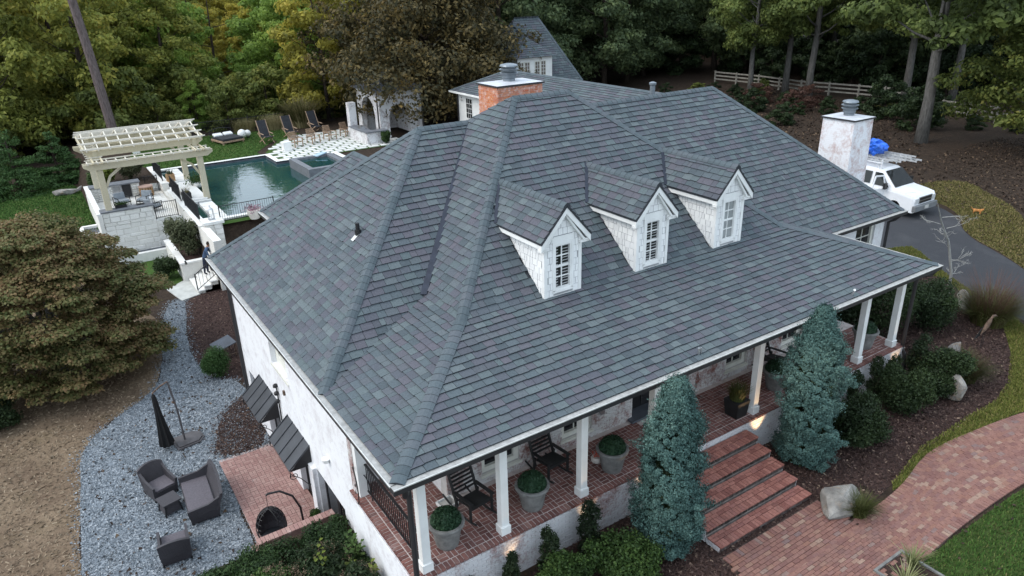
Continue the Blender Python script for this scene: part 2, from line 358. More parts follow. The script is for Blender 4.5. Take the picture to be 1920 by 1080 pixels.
# ------------------------------------------------------------------ mesh helpers
def wloc(o):
    v = Vector((0, 0, 0))
    while o is not None:
        v += o.location; o = o.parent
    return v
def link(o, parent=None):
    COL.objects.link(o)
    if parent is not None: o.parent = parent
    return o
def mesh_from(name, verts, faces, mats, fm=None, smooth=False):
    me = bpy.data.meshes.new(name)
    me.from_pydata(verts, [], faces)
    for m in mats: me.materials.append(m)
    if fm: me.polygons.foreach_set('material_index', fm)
    if smooth: me.polygons.foreach_set('use_smooth', [True] * len(me.polygons))
    me.update()
    return me
def thing(name, label, cat, loc=(0, 0, 0), group=None, rz=0.0):
    o = bpy.data.objects.new(name, None); COL.objects.link(o)
    o.empty_display_size = .2
    o.location = loc; o.rotation_euler = (0, 0, rz)
    return tag(o, label, cat, group)
def tag(o, label=None, cat=None, group=None, kind=None):
    if label: o['label'] = label
    if cat: o['category'] = cat
    if group: o['group'] = group
    if kind: o['kind'] = kind
    return o
def copy_tree(o, parent=None):
    c = o.copy(); COL.objects.link(c); c.parent = parent
    for ch in list(o.children): copy_tree(ch, c)
    return c

class MB:
    def __init__(s): s.v = []; s.f = []; s.m = []; s.cm = 0
    def mat(s, i): s.cm = i; return s
    def add(s, vs_, fs_):
        b = len(s.v); s.v.extend([tuple(v) for v in vs_])
        for f in fs_: s.f.append(tuple(b + i for i in f)); s.m.append(s.cm)
        return s
    def box(s, c, d, rz=0.0, tilt=None):
        x, y, z = d[0] / 2, d[1] / 2, d[2] / 2
        P = [Vector((sx * x, sy * y, sz * z)) for sz in (-1, 1) for sx, sy in ((-1, -1), (1, -1), (1, 1), (-1, 1))]
        M = Euler((tilt[0], tilt[1], rz)).to_matrix() if tilt else Matrix.Rotation(rz, 3, 'Z')
        c = Vector(c)
        return s.add([M @ p + c for p in P], [(3, 2, 1, 0), (4, 5, 6, 7), (0, 1, 5, 4), (1, 2, 6, 5), (2, 3, 7, 6), (3, 0, 4, 7)])
    def bx(s, x0, x1, y0, y1, z0, z1): return s.box(((x0 + x1) / 2, (y0 + y1) / 2, (z0 + z1) / 2), (abs(x1 - x0), abs(y1 - y0), abs(z1 - z0)))
    def bar(s, p, q, w, h, up=(0, 0, 1)):
        p = Vector(p); q = Vector(q); d = (q - p).normalized(); u = Vector(up)
        if abs(d.dot(u)) > .98: u = Vector((1, 0, 0))
        sd = d.cross(u).normalized(); u = sd.cross(d)
        P = [e + sd * a * w / 2 + u * b_ * h / 2 for e in (p, q) for a, b_ in ((-1, -1), (1, -1), (1, 1), (-1, 1))]
        return s.add(P, [(3, 2, 1, 0), (4, 5, 6, 7), (0, 1, 5, 4), (1, 2, 6, 5), (2, 3, 7, 6), (3, 0, 4, 7)])
    def tube(s, pts, rad, seg=8, cap=True):
        pts = [Vector(p) for p in pts]; n = len(pts)
        if not hasattr(rad, '__len__'): rad = [rad] * n
        prev = None; vs_ = []; fs_ = []
        for i, p in enumerate(pts):
            d = (pts[min(i + 1, n - 1)] - pts[max(i - 1, 0)]).normalized()
            if prev is None:
                a = Vector((0, 0, 1)) if abs(d.z) < .9 else Vector((1, 0, 0))
                u = d.cross(a).normalized()
            else:
                u = (prev - d * prev.dot(d)).normalized()
            prev = u; w = d.cross(u)
            for k in range(seg):
                t = 2 * math.pi * k / seg
                vs_.append(p + (u * math.cos(t) + w * math.sin(t)) * rad[i])
        for i in range(n - 1):
            for k in range(seg):
                a = i * seg + k; b_ = i * seg + (k + 1) % seg
                fs_.append((a, b_, b_ + seg, a + seg))
        if cap:
            fs_.append(tuple(reversed(range(seg)))); fs_.append(tuple((n - 1) * seg + k for k in range(seg)))
        return s.add(vs_, fs_)
    def prism(s, poly, z0, z1):
        n = len(poly)
        vs_ = [(p[0], p[1], z0) for p in poly] + [(p[0], p[1], z1) for p in poly]
        return s.add(vs_, [tuple(reversed(range(n))), tuple(range(n, 2 * n))] + [(i, (i + 1) % n, n + (i + 1) % n, n + i) for i in range(n)])
    def extr(s, poly, vec):
        n = len(poly); vec = Vector(vec)
        vs_ = [Vector(p) for p in poly] + [Vector(p) + vec for p in poly]
        return s.add(vs_, [tuple(reversed(range(n))), tuple(range(n, 2 * n))] + [(i, (i + 1) % n, n + (i + 1) % n, n + i) for i in range(n)])
    def lathe(s, prof, c, seg=20, sx=1.0, sy=1.0):
        c = Vector(c); vs_ = []; fs_ = []
        for r, z in prof:
            for k in range(seg):
                t = 2 * math.pi * k / seg; vs_.append(c + Vector((r * math.cos(t) * sx, r * math.sin(t) * sy, z)))
        for i in range(len(prof) - 1):
            for k in range(seg):
                a = i * seg + k; b_ = i * seg + (k + 1) % seg
                fs_.append((a, b_, b_ + seg, a + seg))
        fs_.append(tuple(reversed(range(seg)))); fs_.append(tuple((len(prof) - 1) * seg + k for k in range(seg)))
        return s.add(vs_, fs_)
    def build(s, name, mats, parent=None, local=False, smooth=False, bevel=0.0):
        if not isinstance(mats, (list, tuple)): mats = [mats]
        off = Vector((0, 0, 0)) if (local or parent is None) else wloc(parent)
        vs_ = [(v[0] - off.x, v[1] - off.y, v[2] - off.z) for v in s.v] if off.length > 0 else s.v
        me = mesh_from(name, vs_, s.f, mats, s.m if len(mats) > 1 else None, smooth)
        o = bpy.data.objects.new(name, me); link(o, parent)
        if bevel:
            md = o.modifiers.new('bevel', 'BEVEL'); md.width = bevel; md.segments = 2; md.limit_method = 'ANGLE'
        return o

def poly_area_c(vs_):
    a = sum((Vector(v) for v in vs_), Vector()) / len(vs_)
    return a
def pieces(parent, name, items, mat, limit=300, mats=None, rest=None):
    """items: (verts, faces[, face materials]) in world space. The pieces that show largest become parts, the rest one stuff part."""
    if not isinstance(mat, (list, tuple)): mat = [mat]
    sc = []
    for i, it in enumerate(items):
        c = sum((Vector(v) for v in it[0]), Vector()) / len(it[0])
        sz = max((Vector(v) - c).length for v in it[0])
        sc.append((-px_size(c, sz), i, c))
    sc.sort(key=lambda t: t[0])
    off0 = wloc(parent)
    big = [t for t in sc[:limit] if t[0] < 0]
    for _, i, c in big:
        it = items[i]
        me = mesh_from(name, [tuple(Vector(v) - c) for v in it[0]], it[1], mat, it[2] if len(it) > 2 else None)
        o = bpy.data.objects.new(name, me); link(o, parent); o.location = c - off0
    others = sc[len(big):]
    if others:
        mb = MB()
        for _, i, c in others:
            it = items[i]; b = len(mb.v); mb.v.extend([tuple(v) for v in it[0]])
            for k, f in enumerate(it[1]): mb.f.append(tuple(b + j for j in f)); mb.m.append(it[2][k] if len(it) > 2 else 0)
        o = mb.build(rest or (name + '_field'), mat, parent); o['kind'] = 'stuff'
BOXF = [(4, 5, 6, 7), (0, 1, 5, 4), (1, 2, 6, 5), (2, 3, 7, 6), (3, 0, 4, 7)]
BOXF6 = BOXF + [(3, 2, 1, 0)]
def boxitem(c, d, rz=0.0, tx=0.0, ty=0.0, six=False):
    x, y, z = d[0] / 2, d[1] / 2, d[2] / 2
    M = Euler((tx, ty, rz)).to_matrix(); c = Vector(c)
    return ([M @ Vector((sx * x, sy * y, sz * z)) + c for sz in (-1, 1) for sx, sy in ((-1, -1), (1, -1), (1, 1), (-1, 1))], BOXF6 if six else BOXF)
def boxpieces(parent, name, boxes, mat, limit=300, rest=None):
    """boxes: (centre, dims, rz, tx, ty). Parts that are alike share one mesh."""
    cache = {}; sc = []
    for i, b in enumerate(boxes): sc.append((-px_size(b[0], max(b[1]) / 2), i))
    sc.sort(); off0 = wloc(parent)
    big = [t for t in sc[:limit] if t[0] < 0]
    for _, i in big:
        c, d, rz, tx, ty = boxes[i]
        key = tuple(round(x, 4) for x in d)
        if key not in cache:
            v, f = boxitem((0, 0, 0), d, six=True); cache[key] = mesh_from(name, v, f, [mat])
        o = bpy.data.objects.new(name, cache[key]); link(o, parent)
        o.location = Vector(c) - off0; o.rotation_euler = (tx, ty, rz)
    if len(sc) > len(big):
        mb = MB()
        for _, i in sc[len(big):]:
            c, d, rz, tx, ty = boxes[i]; v, f = boxitem(c, d, rz, tx, ty); mb.add(v, f)
        o = mb.build(rest or (name + '_field'), mat, parent); o['kind'] = 'stuff'

def clip_poly(poly, hp):
    """poly: 2D points; hp: list of (nx, ny, d) keep nx*x+ny*y<=d"""
    for nx, ny, d in hp:
        out = []; n = len(poly)
        for i in range(n):
            a = poly[i]; b = poly[(i + 1) % n]
            da = nx * a[0] + ny * a[1] - d; db = nx * b[0] + ny * b[1] - d
            if da <= 1e-9: out.append(a)
            if (da < -1e-9 and db > 1e-9) or (da > 1e-9 and db < -1e-9):
                t = da / (da - db); out.append((a[0] + (b[0] - a[0]) * t, a[1] + (b[1] - a[1]) * t))
        poly = out
        if len(poly) < 3: return []
    return poly
def shingle_items(poly, eave, rng, expo=.205, wmin=.17, wmax=.34, th=.028, skip=None, jit=.02, lift=0.0):
    """lay shingle courses on a convex planar roof face; poly: 3D points; eave: (p, q) along the bottom edge"""
    P = [Vector(p) for p in poly]
    u = (Vector(eave[1]) - Vector(eave[0])).normalized()
    nrm = Vector((0, 0, 0))
    for i in range(len(P)):
        nrm += (P[i] - P[0]).cross(P[(i + 1) % len(P)] - P[0])
    nrm.normalize()
    if nrm.z < 0: nrm = -nrm
    v = nrm.cross(u)
    if v.z < 0: v = -v
    o = Vector(eave[0])
    q = [((p - o).dot(u), (p - o).dot(v)) for p in P]
    cx = sum(p[0] for p in q) / len(q); cy = sum(p[1] for p in q) / len(q)
    hp = []
    for i in range(len(q)):
        a = q[i]; b = q[(i + 1) % len(q)]
        nx, ny = b[1] - a[1], a[0] - b[0]; L = math.hypot(nx, ny)
        if L < 1e-6: continue
        nx /= L; ny /= L; d = nx * a[0] + ny * a[1]
        if nx * cx + ny * cy > d: nx, ny, d = -nx, -ny, -d
        hp.append((nx, ny, d))
    u0 = min(p[0] for p in q); u1 = max(p[0] for p in q); v0 = min(p[1] for p in q); v1 = max(p[1] for p in q)
    items = []; row = 0; y = v0 - .02
    while y < v1:
        x = u0 - rng.uniform(0, wmax)
        while x < u1:
            w = rng.choice((.27, .29, .31, .33)) if rng.random() < .8 else rng.choice((.14, .18, .22))
            w *= wmax / .34
            dy = rng.choice((0, 0, 0, jit * .5, jit)) if row else 0
            pl = clip_poly([(x + .004, y - dy), (x + w - .004, y - dy), (x + w - .004, y + expo), (x + .004, y + expo)], hp)
            if len(pl) >= 3:
                ar = abs(sum(pl[i][0] * pl[(i + 1) % len(pl)][1] - pl[(i + 1) % len(pl)][0] * pl[i][1] for i in range(len(pl)))) / 2
                c3 = o + u * (x + w / 2) + v * (y + expo / 2)
                if ar > .002 and not (skip and skip(c3)):
                    t0 = th * rng.uniform(.85, 1.25)
                    vs_ = []
                    n = len(pl)
                    for (a, b_) in pl: vs_.append(o + u * a + v * b_ + nrm * lift)
                    for (a, b_) in pl: vs_.append(o + u * a + v * b_ + nrm * (lift + .004 + t0 * max(0.0, 1 - (b_ - y) / expo)))
                    fs_ = [tuple(range(n, 2 * n))]; fm = [0]
                    for i in range(n):
                        j = (i + 1) % n
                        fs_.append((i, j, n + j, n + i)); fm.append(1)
                    items.append((vs_, fs_, fm))
            x += w
        y += expo; row += 1
    # make sure tops face up
    out = []
    for vs_, fs_, fm in items:
        f0 = fs_[0]; a, b_, c_ = vs_[f0[0]], vs_[f0[1]], vs_[f0[2]]
        if (b_ - a).cross(c_ - a).dot(nrm) < 0: fs_ = [tuple(reversed(f)) for f in fs_]
        out.append((vs_, fs_, fm))
    return out
def cap_items(p, q, rng, n1, n2, expo=.21, half=.145, th=.02):
    """overlapping cap shingles from p (low) to q (high); n1, n2: the two roof normals"""
    p = Vector(p); q = Vector(q); d = (q - p); L = d.length; d.normalize()
    n1 = Vector(n1).normalized(); n2 = Vector(n2).normalized()
    nm = (n1 + n2).normalized()
    s1 = d.cross(n1).normalized(); s2 = d.cross(n2).normalized()
    if s1.dot(nm) > 0: s1 = -s1
    if s2.dot(nm) > 0: s2 = -s2
    if s1.dot(s2) > .3: s2 = -s2
    items = []; t = 0.0
    while t < L:
        e = min(expo, L - t)
        if e < .04: break
        a = p + d * (t - .012); b_ = p + d * (t + e)
        h0, h1 = .060, .050
        vs_ = []
        for base, h in ((a, h0), (b_, h1)):
            for sv, off in ((s1, 1.0), (s1, .5), (None, 0), (s2, .5), (s2, 1.0)):
                pt = base + nm * (h - (0.0 if off == 0 else .012 * off))
                if sv is not None: pt = base + sv * half * off + (n1 if sv is s1 else n2) * (h - .018 * (off > .9)) - nm * 0.0
                vs_.append(pt)
        for base in (a,):
            for sv, off in ((s1, 1.0), (s1, .5), (None, 0), (s2, .5), (s2, 1.0)):
                pt = base + nm * .0 if sv is None else base + sv * half * off
                vs_.append(pt)
        e0 = len(vs_)
        for base, sv in ((a, s1), (b_, s1), (a, s2), (b_, s2)): vs_.append(base + sv * half)
        fs_ = [(i, i + 1, i + 6, i + 5) for i in range(4)]; fm = [0] * 4
        fs_ += [(i, i + 1, 10 + i + 1, 10 + i) for i in range(4)]; fm += [1] * 4
        fs_ += [(0, 5, e0 + 1, e0), (4, e0 + 2, e0 + 3, 9)]; fm += [1, 1]
        A = vs_[0]; 
        if (vs_[1] - vs_[0]).cross(vs_[5] - vs_[0]).dot(nm) < 0: fs_ = [tuple(reversed(f)) for f in fs_]
        items.append((vs_, fs_, fm)); t += expo
    return items
def nrm_of(a, b, c):
    n = (Vector(b) - Vector(a)).cross(Vector(c) - Vector(a)).normalized()
    return n if n.z > 0 else -n

# ------------------------------------------------------------------ terrain
def inside(p, poly):
    x, y = p; c = False; n = len(poly)
    for i in range(n):
        a = poly[i]; b_ = poly[(i + 1) % n]
        if (a[1] > y) != (b_[1] > y) and x < (b_[0] - a[0]) * (y - a[1]) / (b_[1] - a[1]) + a[0]: c = not c
    return c
OUTL = {}
def sample_in(poly, n, seed, okf=None):
    r_ = random.Random(seed); xs = [p[0] for p in poly]; ys = [p[1] for p in poly]; out = []; t = 0
    while len(out) < n and t < n * 30:
        t += 1; p = (r_.uniform(min(xs), max(xs)), r_.uniform(min(ys), max(ys)))
        if px_size((p[0], p[1], hgt(*p)), 1, 1420, 900) > 0 and inside(p, poly) and not (okf and not okf(*p)): out.append(p)
    return out
def litter(name, patch_name, n, size, mat, seed=1, z=None, dz=.02, tilt=.5, asp=.4, okf=None):
    """loose chips, leaves or stones lying on a ground sheet"""
    P = sample_in(OUTL[patch_name] if isinstance(patch_name, str) else patch_name, int(n * 1.3), seed, okf); r_ = random.Random(seed + 5); v = []; f = []
    for x, y in P:
        s = size * r_.uniform(.5, 1.5); a = r_.uniform(0, 6.28); zz = (z if z is not None else hgt(x, y)) + dz + r_.uniform(0, .015); t1 = r_.uniform(-tilt, tilt) * s * .5; t2 = r_.uniform(-tilt, tilt) * s * asp
        c, d = math.cos(a) * s * .5, math.sin(a) * s * .5; e, g_ = -math.sin(a) * s * asp * .5, math.cos(a) * s * asp * .5; b = len(v)
        v += [(x - c - e, y - d - g_, zz - t1 - t2), (x + c - e, y + d - g_, zz + t1 - t2), (x + c + e, y + d + g_, zz + t1 + t2), (x - c + e, y - d + g_, zz - t1 + t2)]; f.append((b, b + 1, b + 2, b + 3))
    o = bpy.data.objects.new(name, mesh_from(name, v, f, [mat])); link(o); o['kind'] = 'stuff'; return o
def turf(name, patch_name, n, h, mat, seed=1, z=None, w=.012, okf=None):
    P = sample_in(OUTL[patch_name], int(n * 1.35), seed, okf); r_ = random.Random(seed + 3); v = []; f = []
    for x, y in P:
        hh = h * r_.uniform(.5, 1.3); a = r_.uniform(0, 6.28); zz = (z if z is not None else hgt(x, y)) + .005; b = len(v); ww = w * r_.uniform(.7, 1.4)
        c, d = math.cos(a) * ww, math.sin(a) * ww; lx, ly = r_.uniform(-.6, .6) * hh, r_.uniform(-.6, .6) * hh
        v += [(x - c, y - d, zz), (x + c, y + d, zz), (x + lx + c * .3, y + ly + d * .3, zz + hh), (x + lx - c * .3, y + ly - d * .3, zz + hh)]; f.append((b, b + 1, b + 2, b + 3))
    o = bpy.data.objects.new(name, mesh_from(name, v, f, [mat])); link(o); o['kind'] = 'stuff'; return o
def sst(a, b, x):
    t = min(1, max(0, (x - a) / (b - a))); return t * t * (3 - 2 * t)
def hgt(x, y):
    """ground height"""
    front = -3.9
    left = -6.05
    # left side of the house sits a storey lower
    wl = 1 - sst(.9, 2.4, x) if y < 14.5 else 1 - sst(4.0, 9.0, x)
    wl *= sst(-2.0, .5, y)
    z = front + (left - front) * wl
    if x < .9 and y < 5.6:
        up = -4.4 + (left + 4.4) * (1 - sst(-4.4, -3.1, x))
        k = (1 - sst(5.25, 5.45, y)) * sst(-2.0, .5, y)
        z = z + (up - z) * k
    # rise behind towards pool terrace, lawn and woods
    rise = sst(33, 38, y) if x < -1.9 else (sst(35.1, 35.9, y) if x < 2.4 else sst(29.35, 29.7, y))
    zl = -4.7 if x < -1.9 else -3.45
    back = zl
    back = back + (-4.6 - back) * sst(52, 75, y)
    if x < 18: z = z + (back - z) * rise
    else: z = z + (back - z) * rise * (1 - sst(18, 30, x)) + (-4.0 - z) * sst(18, 30, x) * rise
    # woods on the right rise slightly
    far = sst(60, 110, math.hypot(x - 10, y - 10))
    z += far * 1.2 * math.sin(x * .05) * math.cos(y * .043)
    return z
gx = [-300, -220, -160, -120, -90, -70, -55, -42] + [x * 1.0 for x in range(-34, -8)] + [-8 + .5 * i for i in range(33)] + [9 + 1.5 * i for i in range(48)] + [85, 95, 110, 130, 160, 200, 260, 340]
gy = [-60, -40, -28, -20, -14] + [-10 + .5 * i for i in range(37)] + [9 + 1.0 * i for i in range(66)] + [78, 85, 95, 110, 130, 160, 200, 260, 340]
gx = sorted(set(gx)); gy = sorted(set(gy))
vs_ = [(x, y, hgt(x, y)) for y in gy for x in gx]
nx_ = len(gx)
def in_pool(x, y): return 2.5 < x < 14.6 and 30.6 < y < 45.2
fs_ = []
for j in range(len(gy) - 1):
    for i in range(nx_ - 1):
        x = (gx[i] + gx[i + 1]) / 2; y = (gy[j] + gy[j + 1]) / 2
        if in_pool(x, y) or (-1.9 < x < 2.6 and 34.6 < y < 42.4): continue
        fs_.append((j * nx_ + i, j * nx_ + i + 1, (j + 1) * nx_ + i + 1, (j + 1) * nx_ + i))
g = bpy.data.objects.new('ground', mesh_from('ground', vs_, fs_, [M_FLOOR], smooth=True)); link(g); g['kind'] = 'structure'

def smooth_loop(pts, it=2):
    for _ in range(it):
        out = []
        for i in range(len(pts)):
            a = pts[i]; b = pts[(i + 1) % len(pts)]
            out.append((a[0] * .75 + b[0] * .25, a[1] * .75 + b[1] * .25)); out.append((a[0] * .25 + b[0] * .75, a[1] * .25 + b[1] * .75))
        pts = out
    return pts
def patch(name, pts, dz, mat, it=2, jitter=.05, z=None, res=None):
    """a ground sheet inside a closed outline, draped on the terrain"""
    rng = random.Random(name)
    L = smooth_loop(pts, it) if it else list(pts)
    if jitter: L = [(x + rng.uniform(-jitter, jitter), y + rng.uniform(-jitter, jitter)) for x, y in L]
    OUTL[name] = L
    bm = bmesh.new()
    f = bm.faces.new([bm.verts.new((x, y, 0)) for x, y in L])
    bmesh.ops.triangulate(bm, faces=[f])
    if res:
        xs = [p[0] for p in L]; ys = [p[1] for p in L]
        for ax, lo, hi in ((0, min(xs), max(xs)), (1, min(ys), max(ys))):
            t = math.floor(lo) + res
            while t < hi:
                n = (1, 0, 0) if ax == 0 else (0, 1, 0); c = (t, 0, 0) if ax == 0 else (0, t, 0)
                bmesh.ops.bisect_plane(bm, geom=bm.verts[:] + bm.edges[:] + bm.faces[:], plane_co=c, plane_no=n, dist=1e-4); t += res
    for v in bm.verts: v.co.z = (z if z is not None else hgt(v.co.x, v.co.y)) + dz
    for f in bm.faces:
        if f.normal.z < 0: f.normal_flip()
    me = bpy.data.meshes.new(name); bm.to_mesh(me); bm.free(); me.materials.append(mat)
    o = bpy.data.objects.new(name, me); link(o); o['kind'] = 'structure'
    return o
FZ, LZ = -3.9, -6.05
# front
patch('front_lawn', [(40, -3.0), (26, -7.5), (17.5, -5.2), (15.2, -4.75), (12.2, -4.65), (9.0, -4.75), (4, -5.0), (-8, -5.2), (-8, -14), (40, -14)], .006, M_LAWNF, z=FZ, it=1)
patch('mulch_bed', [(.5, .3), (.5, -3.1), (7.2, -3.0), (10.2, -2.95), (12.5, -2.75), (14.2, -2.42), (16.3, -2.4), (19.5, -2.4), (21.6, -1.5), (24.3, -.1), (25.2, 1.0), (26.0, 2.2), (27.2, 4.0), (25.3, 5.9), (22.9, 6.8), (22.6, 4.0), (18.3, 3.2), (17.8, 1.3)], .010, M_MULCH, z=FZ, it=2)
patch('grass_edging', [(12.0, -2.9), (14.0, -2.35), (16.3, -2.3), (19.5, -2.3), (21.7, -1.4), (24.4, 0), (25.3, 1.1), (26.4, 2.6), (27.5, 4.3), (24.4, 7.2), (25.5, 8.0), (29.2, 7.0), (30.0, 6.6), (27.9, 4.3), (26.6, 2.3), (25.8, .6), (24.9, -.4), (23.5, -2.4), (20.5, -3.4), (16.5, -2.75), (14.2, -2.6), (12.8, -2.95)], .006, M_STRIP, z=FZ, it=1)
patch('driveway', [(24.3, 9.0), (26.2, 8.2), (29.2, 6.55), (27.6, 4.0), (26.2, 1.6), (25.2, -.6), (24.0, -3.5), (23, -8), (27.5, -9), (28.8, -2), (30.2, 1.4), (32.0, 3.6), (33.4, 6.0), (36.8, 8.2), (38.0, 12), (37, 24), (25, 24)], .014, M_ASPH, z=FZ, it=2, jitter=.02)
patch('yellow_grass', [(37.6, 8.5), (38.6, 12.5), (42, 12.3), (43.6, 11.2), (42.2, 9.3), (40.2, 6.9), (37.5, 4.8), (34.5, 2.8), (31, -1), (29, -6), (27.5, -7), (28.6, -1.0), (30.2, 1.4), (32.2, 3.6), (33.6, 6.1)], .010, M_YGRASS, z=FZ, it=2)
patch('bed_under_woods', [(46, 16), (44, 11.5), (42, 8.6), (39.5, 5.8), (36, 3.3), (33, .2), (30.5, -4), (45, -4), (62, 2), (62, 16)], .02, M_FLOOR, it=1, res=2)
# left
patch('gravel_yard', [(.5, 11.0), (-1.0, 11.9), (-1.45, 10.4), (-1.5, 8.0), (-1.75, 5.8), (-3.3, 5.2), (-4.6, 4.6), (-5.9, 6.5), (-5.75, 9), (-5.45, 12), (-5.3, 15), (-4.3, 16.6), (-2.6, 17.8), (-1.85, 19.6), (-1.4, 22.5), (-.85, 25.4), (-.1, 27.2), (.5, 26.7), (.0, 24.4), (-.5, 21.5), (-.5, 18.6), (-.2, 17.6), (.6, 17.0), (.75, 14)], .008, M_GRAVEL, z=LZ, it=2, jitter=.05)
patch('side_mulch_bed', [(.9, 14.6), (.75, 17.0), (-.2, 17.5), (-.5, 18.7), (-.48, 21.5), (0, 24.4), (.5, 26.9), (1.6, 27.6), (3.4, 27.4), (4.2, 22), (4, 15)], .012, M_MULCH, z=LZ, it=1)
patch('wall_mulch_bed', [(.4, 11.9), (-1.25, 11.9), (-1.3, 12.8), (-1.0, 14.0), (-.4, 14.9), (.1, 15.4), (.4, 15.6)], .014, M_MULCH, z=LZ, it=1)
patch('brown_grass', [(-5.9, 5.6), (-5.75, 9), (-5.45, 12), (-5.3, 15), (-4.3, 16.6), (-2.6, 17.8), (-1.85, 19.6), (-1.4, 22.5), (-.9, 25.2), (-2, 28), (-5, 30), (-12, 31), (-20, 28), (-20, 4), (-8, 3)], .004, M_BROWNG, z=LZ, it=2)
patch('side_lawn', [(-1.95, 36.6), (-1.95, 38), (-1.95, 42), (-1.95, 46), (-2.0, 50.3), (-3.2, 51.6), (-5, 50.2), (-8.5, 47), (-13, 44), (-13, 37), (-7, 34.8), (-3, 35.2)], .02, M_LAWN, res=.5, it=1)
patch('planter_lawn', [(-1.0, 34.2), (1.0, 34.4), (1.1, 29.4), (-.4, 28.8), (-2, 31)], .03, M_LAWN, res=.5, it=1)
patch('pool_lawn', [(2.8, 45.35), (10.1, 45.35), (10.1, 47.0), (12.2, 50.2), (15.2, 52), (14.5, 55.5), (9.5, 57.2), (3, 57), (1.5, 50)], .02, M_LAWN, res=1.0, it=0, jitter=0)
patch('house_side_lawn', [(3.45, 30.35), (14.4, 30.35), (14.4, 22), (6.5, 22), (6.3, 29.75), (3.45, 29.75)], .02, M_LAWN, res=1.0, it=0, jitter=0)
patch('pale_field', [(-30, 96), (60, 90), (75, 150), (0, 170), (-50, 150)], .03, M_FIELD, res=10, it=1)

M_CHIP = piecemat('bark_chips', [(0, (.022, .013, .012)), (.5, (.052, .031, .027)), (.85, (.085, .054, .045)), (.96, (.14, .095, .075)), (1, (.26, .19, .14))], .95, 30, .2, bmp=0)
M_LEAFL = piecemat('fallen_leaves', [(0, (.02, .013, .010)), (.6, (.042, .027, .019)), (.9, (.08, .052, .034)), (1, (.17, .12, .075))], .9, 30, .2, bmp=0)
M_STRAWL = piecemat('dry_thatch', [(0, (.10, .073, .05)), (.5, (.19, .14, .095)), (1, (.30, .235, .165))], .95, 30, .2, bmp=0)
M_STONEL = piecemat('gravel_stones', [(0, (.11, .13, .15)), (.4, (.18, .21, .24)), (.8, (.26, .29, .325)), (1, (.40, .43, .455))], .9, 30, .15, bmp=0)
M_TURF = piecemat('turf_blades', [(0, (0.0253, 0.0675, 0.0120)), (.5, (0.0517, 0.1148, 0.0216)), (.85, (0.0862, 0.1620, 0.0336)), (1, (0.1610, 0.1620, 0.0600))], .9, 20, .2, bmp=0)
M_TURFT = piecemat('tan_turf_blades', [(0, (.06, .06, .018)), (.4, (.11, .105, .032)), (.75, (.17, .15, .055)), (1, (.24, .18, .09))], .9, 20, .2, bmp=0)
M_TURFY = piecemat('yellow_turf_blades', [(0, (.07, .085, .018)), (.5, (.13, .15, .03)), (.85, (.19, .19, .05)), (1, (.26, .2, .09))], .9, 20, .2, bmp=0)
litter('bark_chip_mulch', 'mulch_bed', 34000, .058, M_CHIP, 1, FZ)
litter('bark_chip_mulch', 'side_mulch_bed', 8000, .058, M_CHIP, 2, LZ)
litter('bark_chip_mulch', 'wall_mulch_bed', 5000, .05, M_CHIP, 3, LZ)
litter('loose_gravel', 'gravel_yard', 42000, .034, M_STONEL, 4, LZ, .01, .6, .8)
litter('dry_thatch', 'brown_grass', 26000, .085, M_STRAWL, 5, LZ, .01, .6, .25)
litter('leaf_litter', 'bed_under_woods', 13000, .075, M_LEAFL, 6, None, .04, .7, .6)
litter('leaf_litter', [(40, 8), (47, 16), (60, 22), (70, 44), (56, 52), (44, 40), (40, 22)], 8000, .11, M_LEAFL, 7, None, .03, .7, .6)
turf('lawn_blades', 'front_lawn', 45000, .06, M_TURF, 8, FZ, .013)
turf('lawn_blades', 'grass_edging', 30000, .07, M_TURFY, 9, FZ, .014)
turf('lawn_blades', 'side_lawn', 26000, .09, M_TURF, 10, None, .03)
turf('lawn_blades', 'yellow_grass', 20000, .09, M_TURFT, 11, FZ, .03)
turf('lawn_blades', 'pool_lawn', 12000, .09, M_TURF, 12, None, .03)

def edge_litter(name, patch_name, n, spread, size, mat, seed, z, dz=.012):
    """stones or chips spilled across the edge of a bed"""
    L = OUTL[patch_name]; r_ = random.Random(seed); P = []
    while len(P) < n:
        i = r_.randrange(len(L)); a, b_ = L[i], L[(i + 1) % len(L)]; t = r_.random(); x = a[0] + (b_[0] - a[0]) * t + r_.gauss(0, spread); y = a[1] + (b_[1] - a[1]) * t + r_.gauss(0, spread)
        if px_size((x, y, z), 1) > 0 and not (x > .38 and y < 14.4): P.append((x, y))
        else: n -= .02
    v = []; f = []
    for x, y in P:
        s = size * r_.uniform(.5, 1.6); a = r_.uniform(0, 6.28); b = len(v); zz = z + dz + r_.uniform(0, .015)
        for k in range(4): q = a + k * 1.5708; v.append((x + s * .6 * math.cos(q), y + s * .5 * math.sin(q), zz + r_.uniform(-.3, .5) * s))
        f.append((b, b + 1, b + 2, b + 3))
    o = bpy.data.objects.new(name, mesh_from(name, v, f, [mat])); link(o); o['kind'] = 'stuff'
edge_litter('spilled_gravel', 'gravel_yard', 5000, .16, .035, M_STONEL, 21, LZ)
edge_litter('spilled_bark', 'mulch_bed', 3500, .10, .055, M_CHIP, 22, FZ)
edge_litter('spilled_bark', 'wall_mulch_bed', 900, .14, .045, M_CHIP, 23, LZ)
litter('fallen_leaves', 'gravel_yard', 420, .075, M_LEAFL, 24, LZ, .025, .6, .6)
litter('fallen_leaves', 'yellow_grass', 500, .10, M_LEAFL, 25, FZ, .05, .6, .6)
litter('fallen_leaves', 'front_lawn', 160, .08, M_LEAFL, 26, FZ, .05, .6, .6)

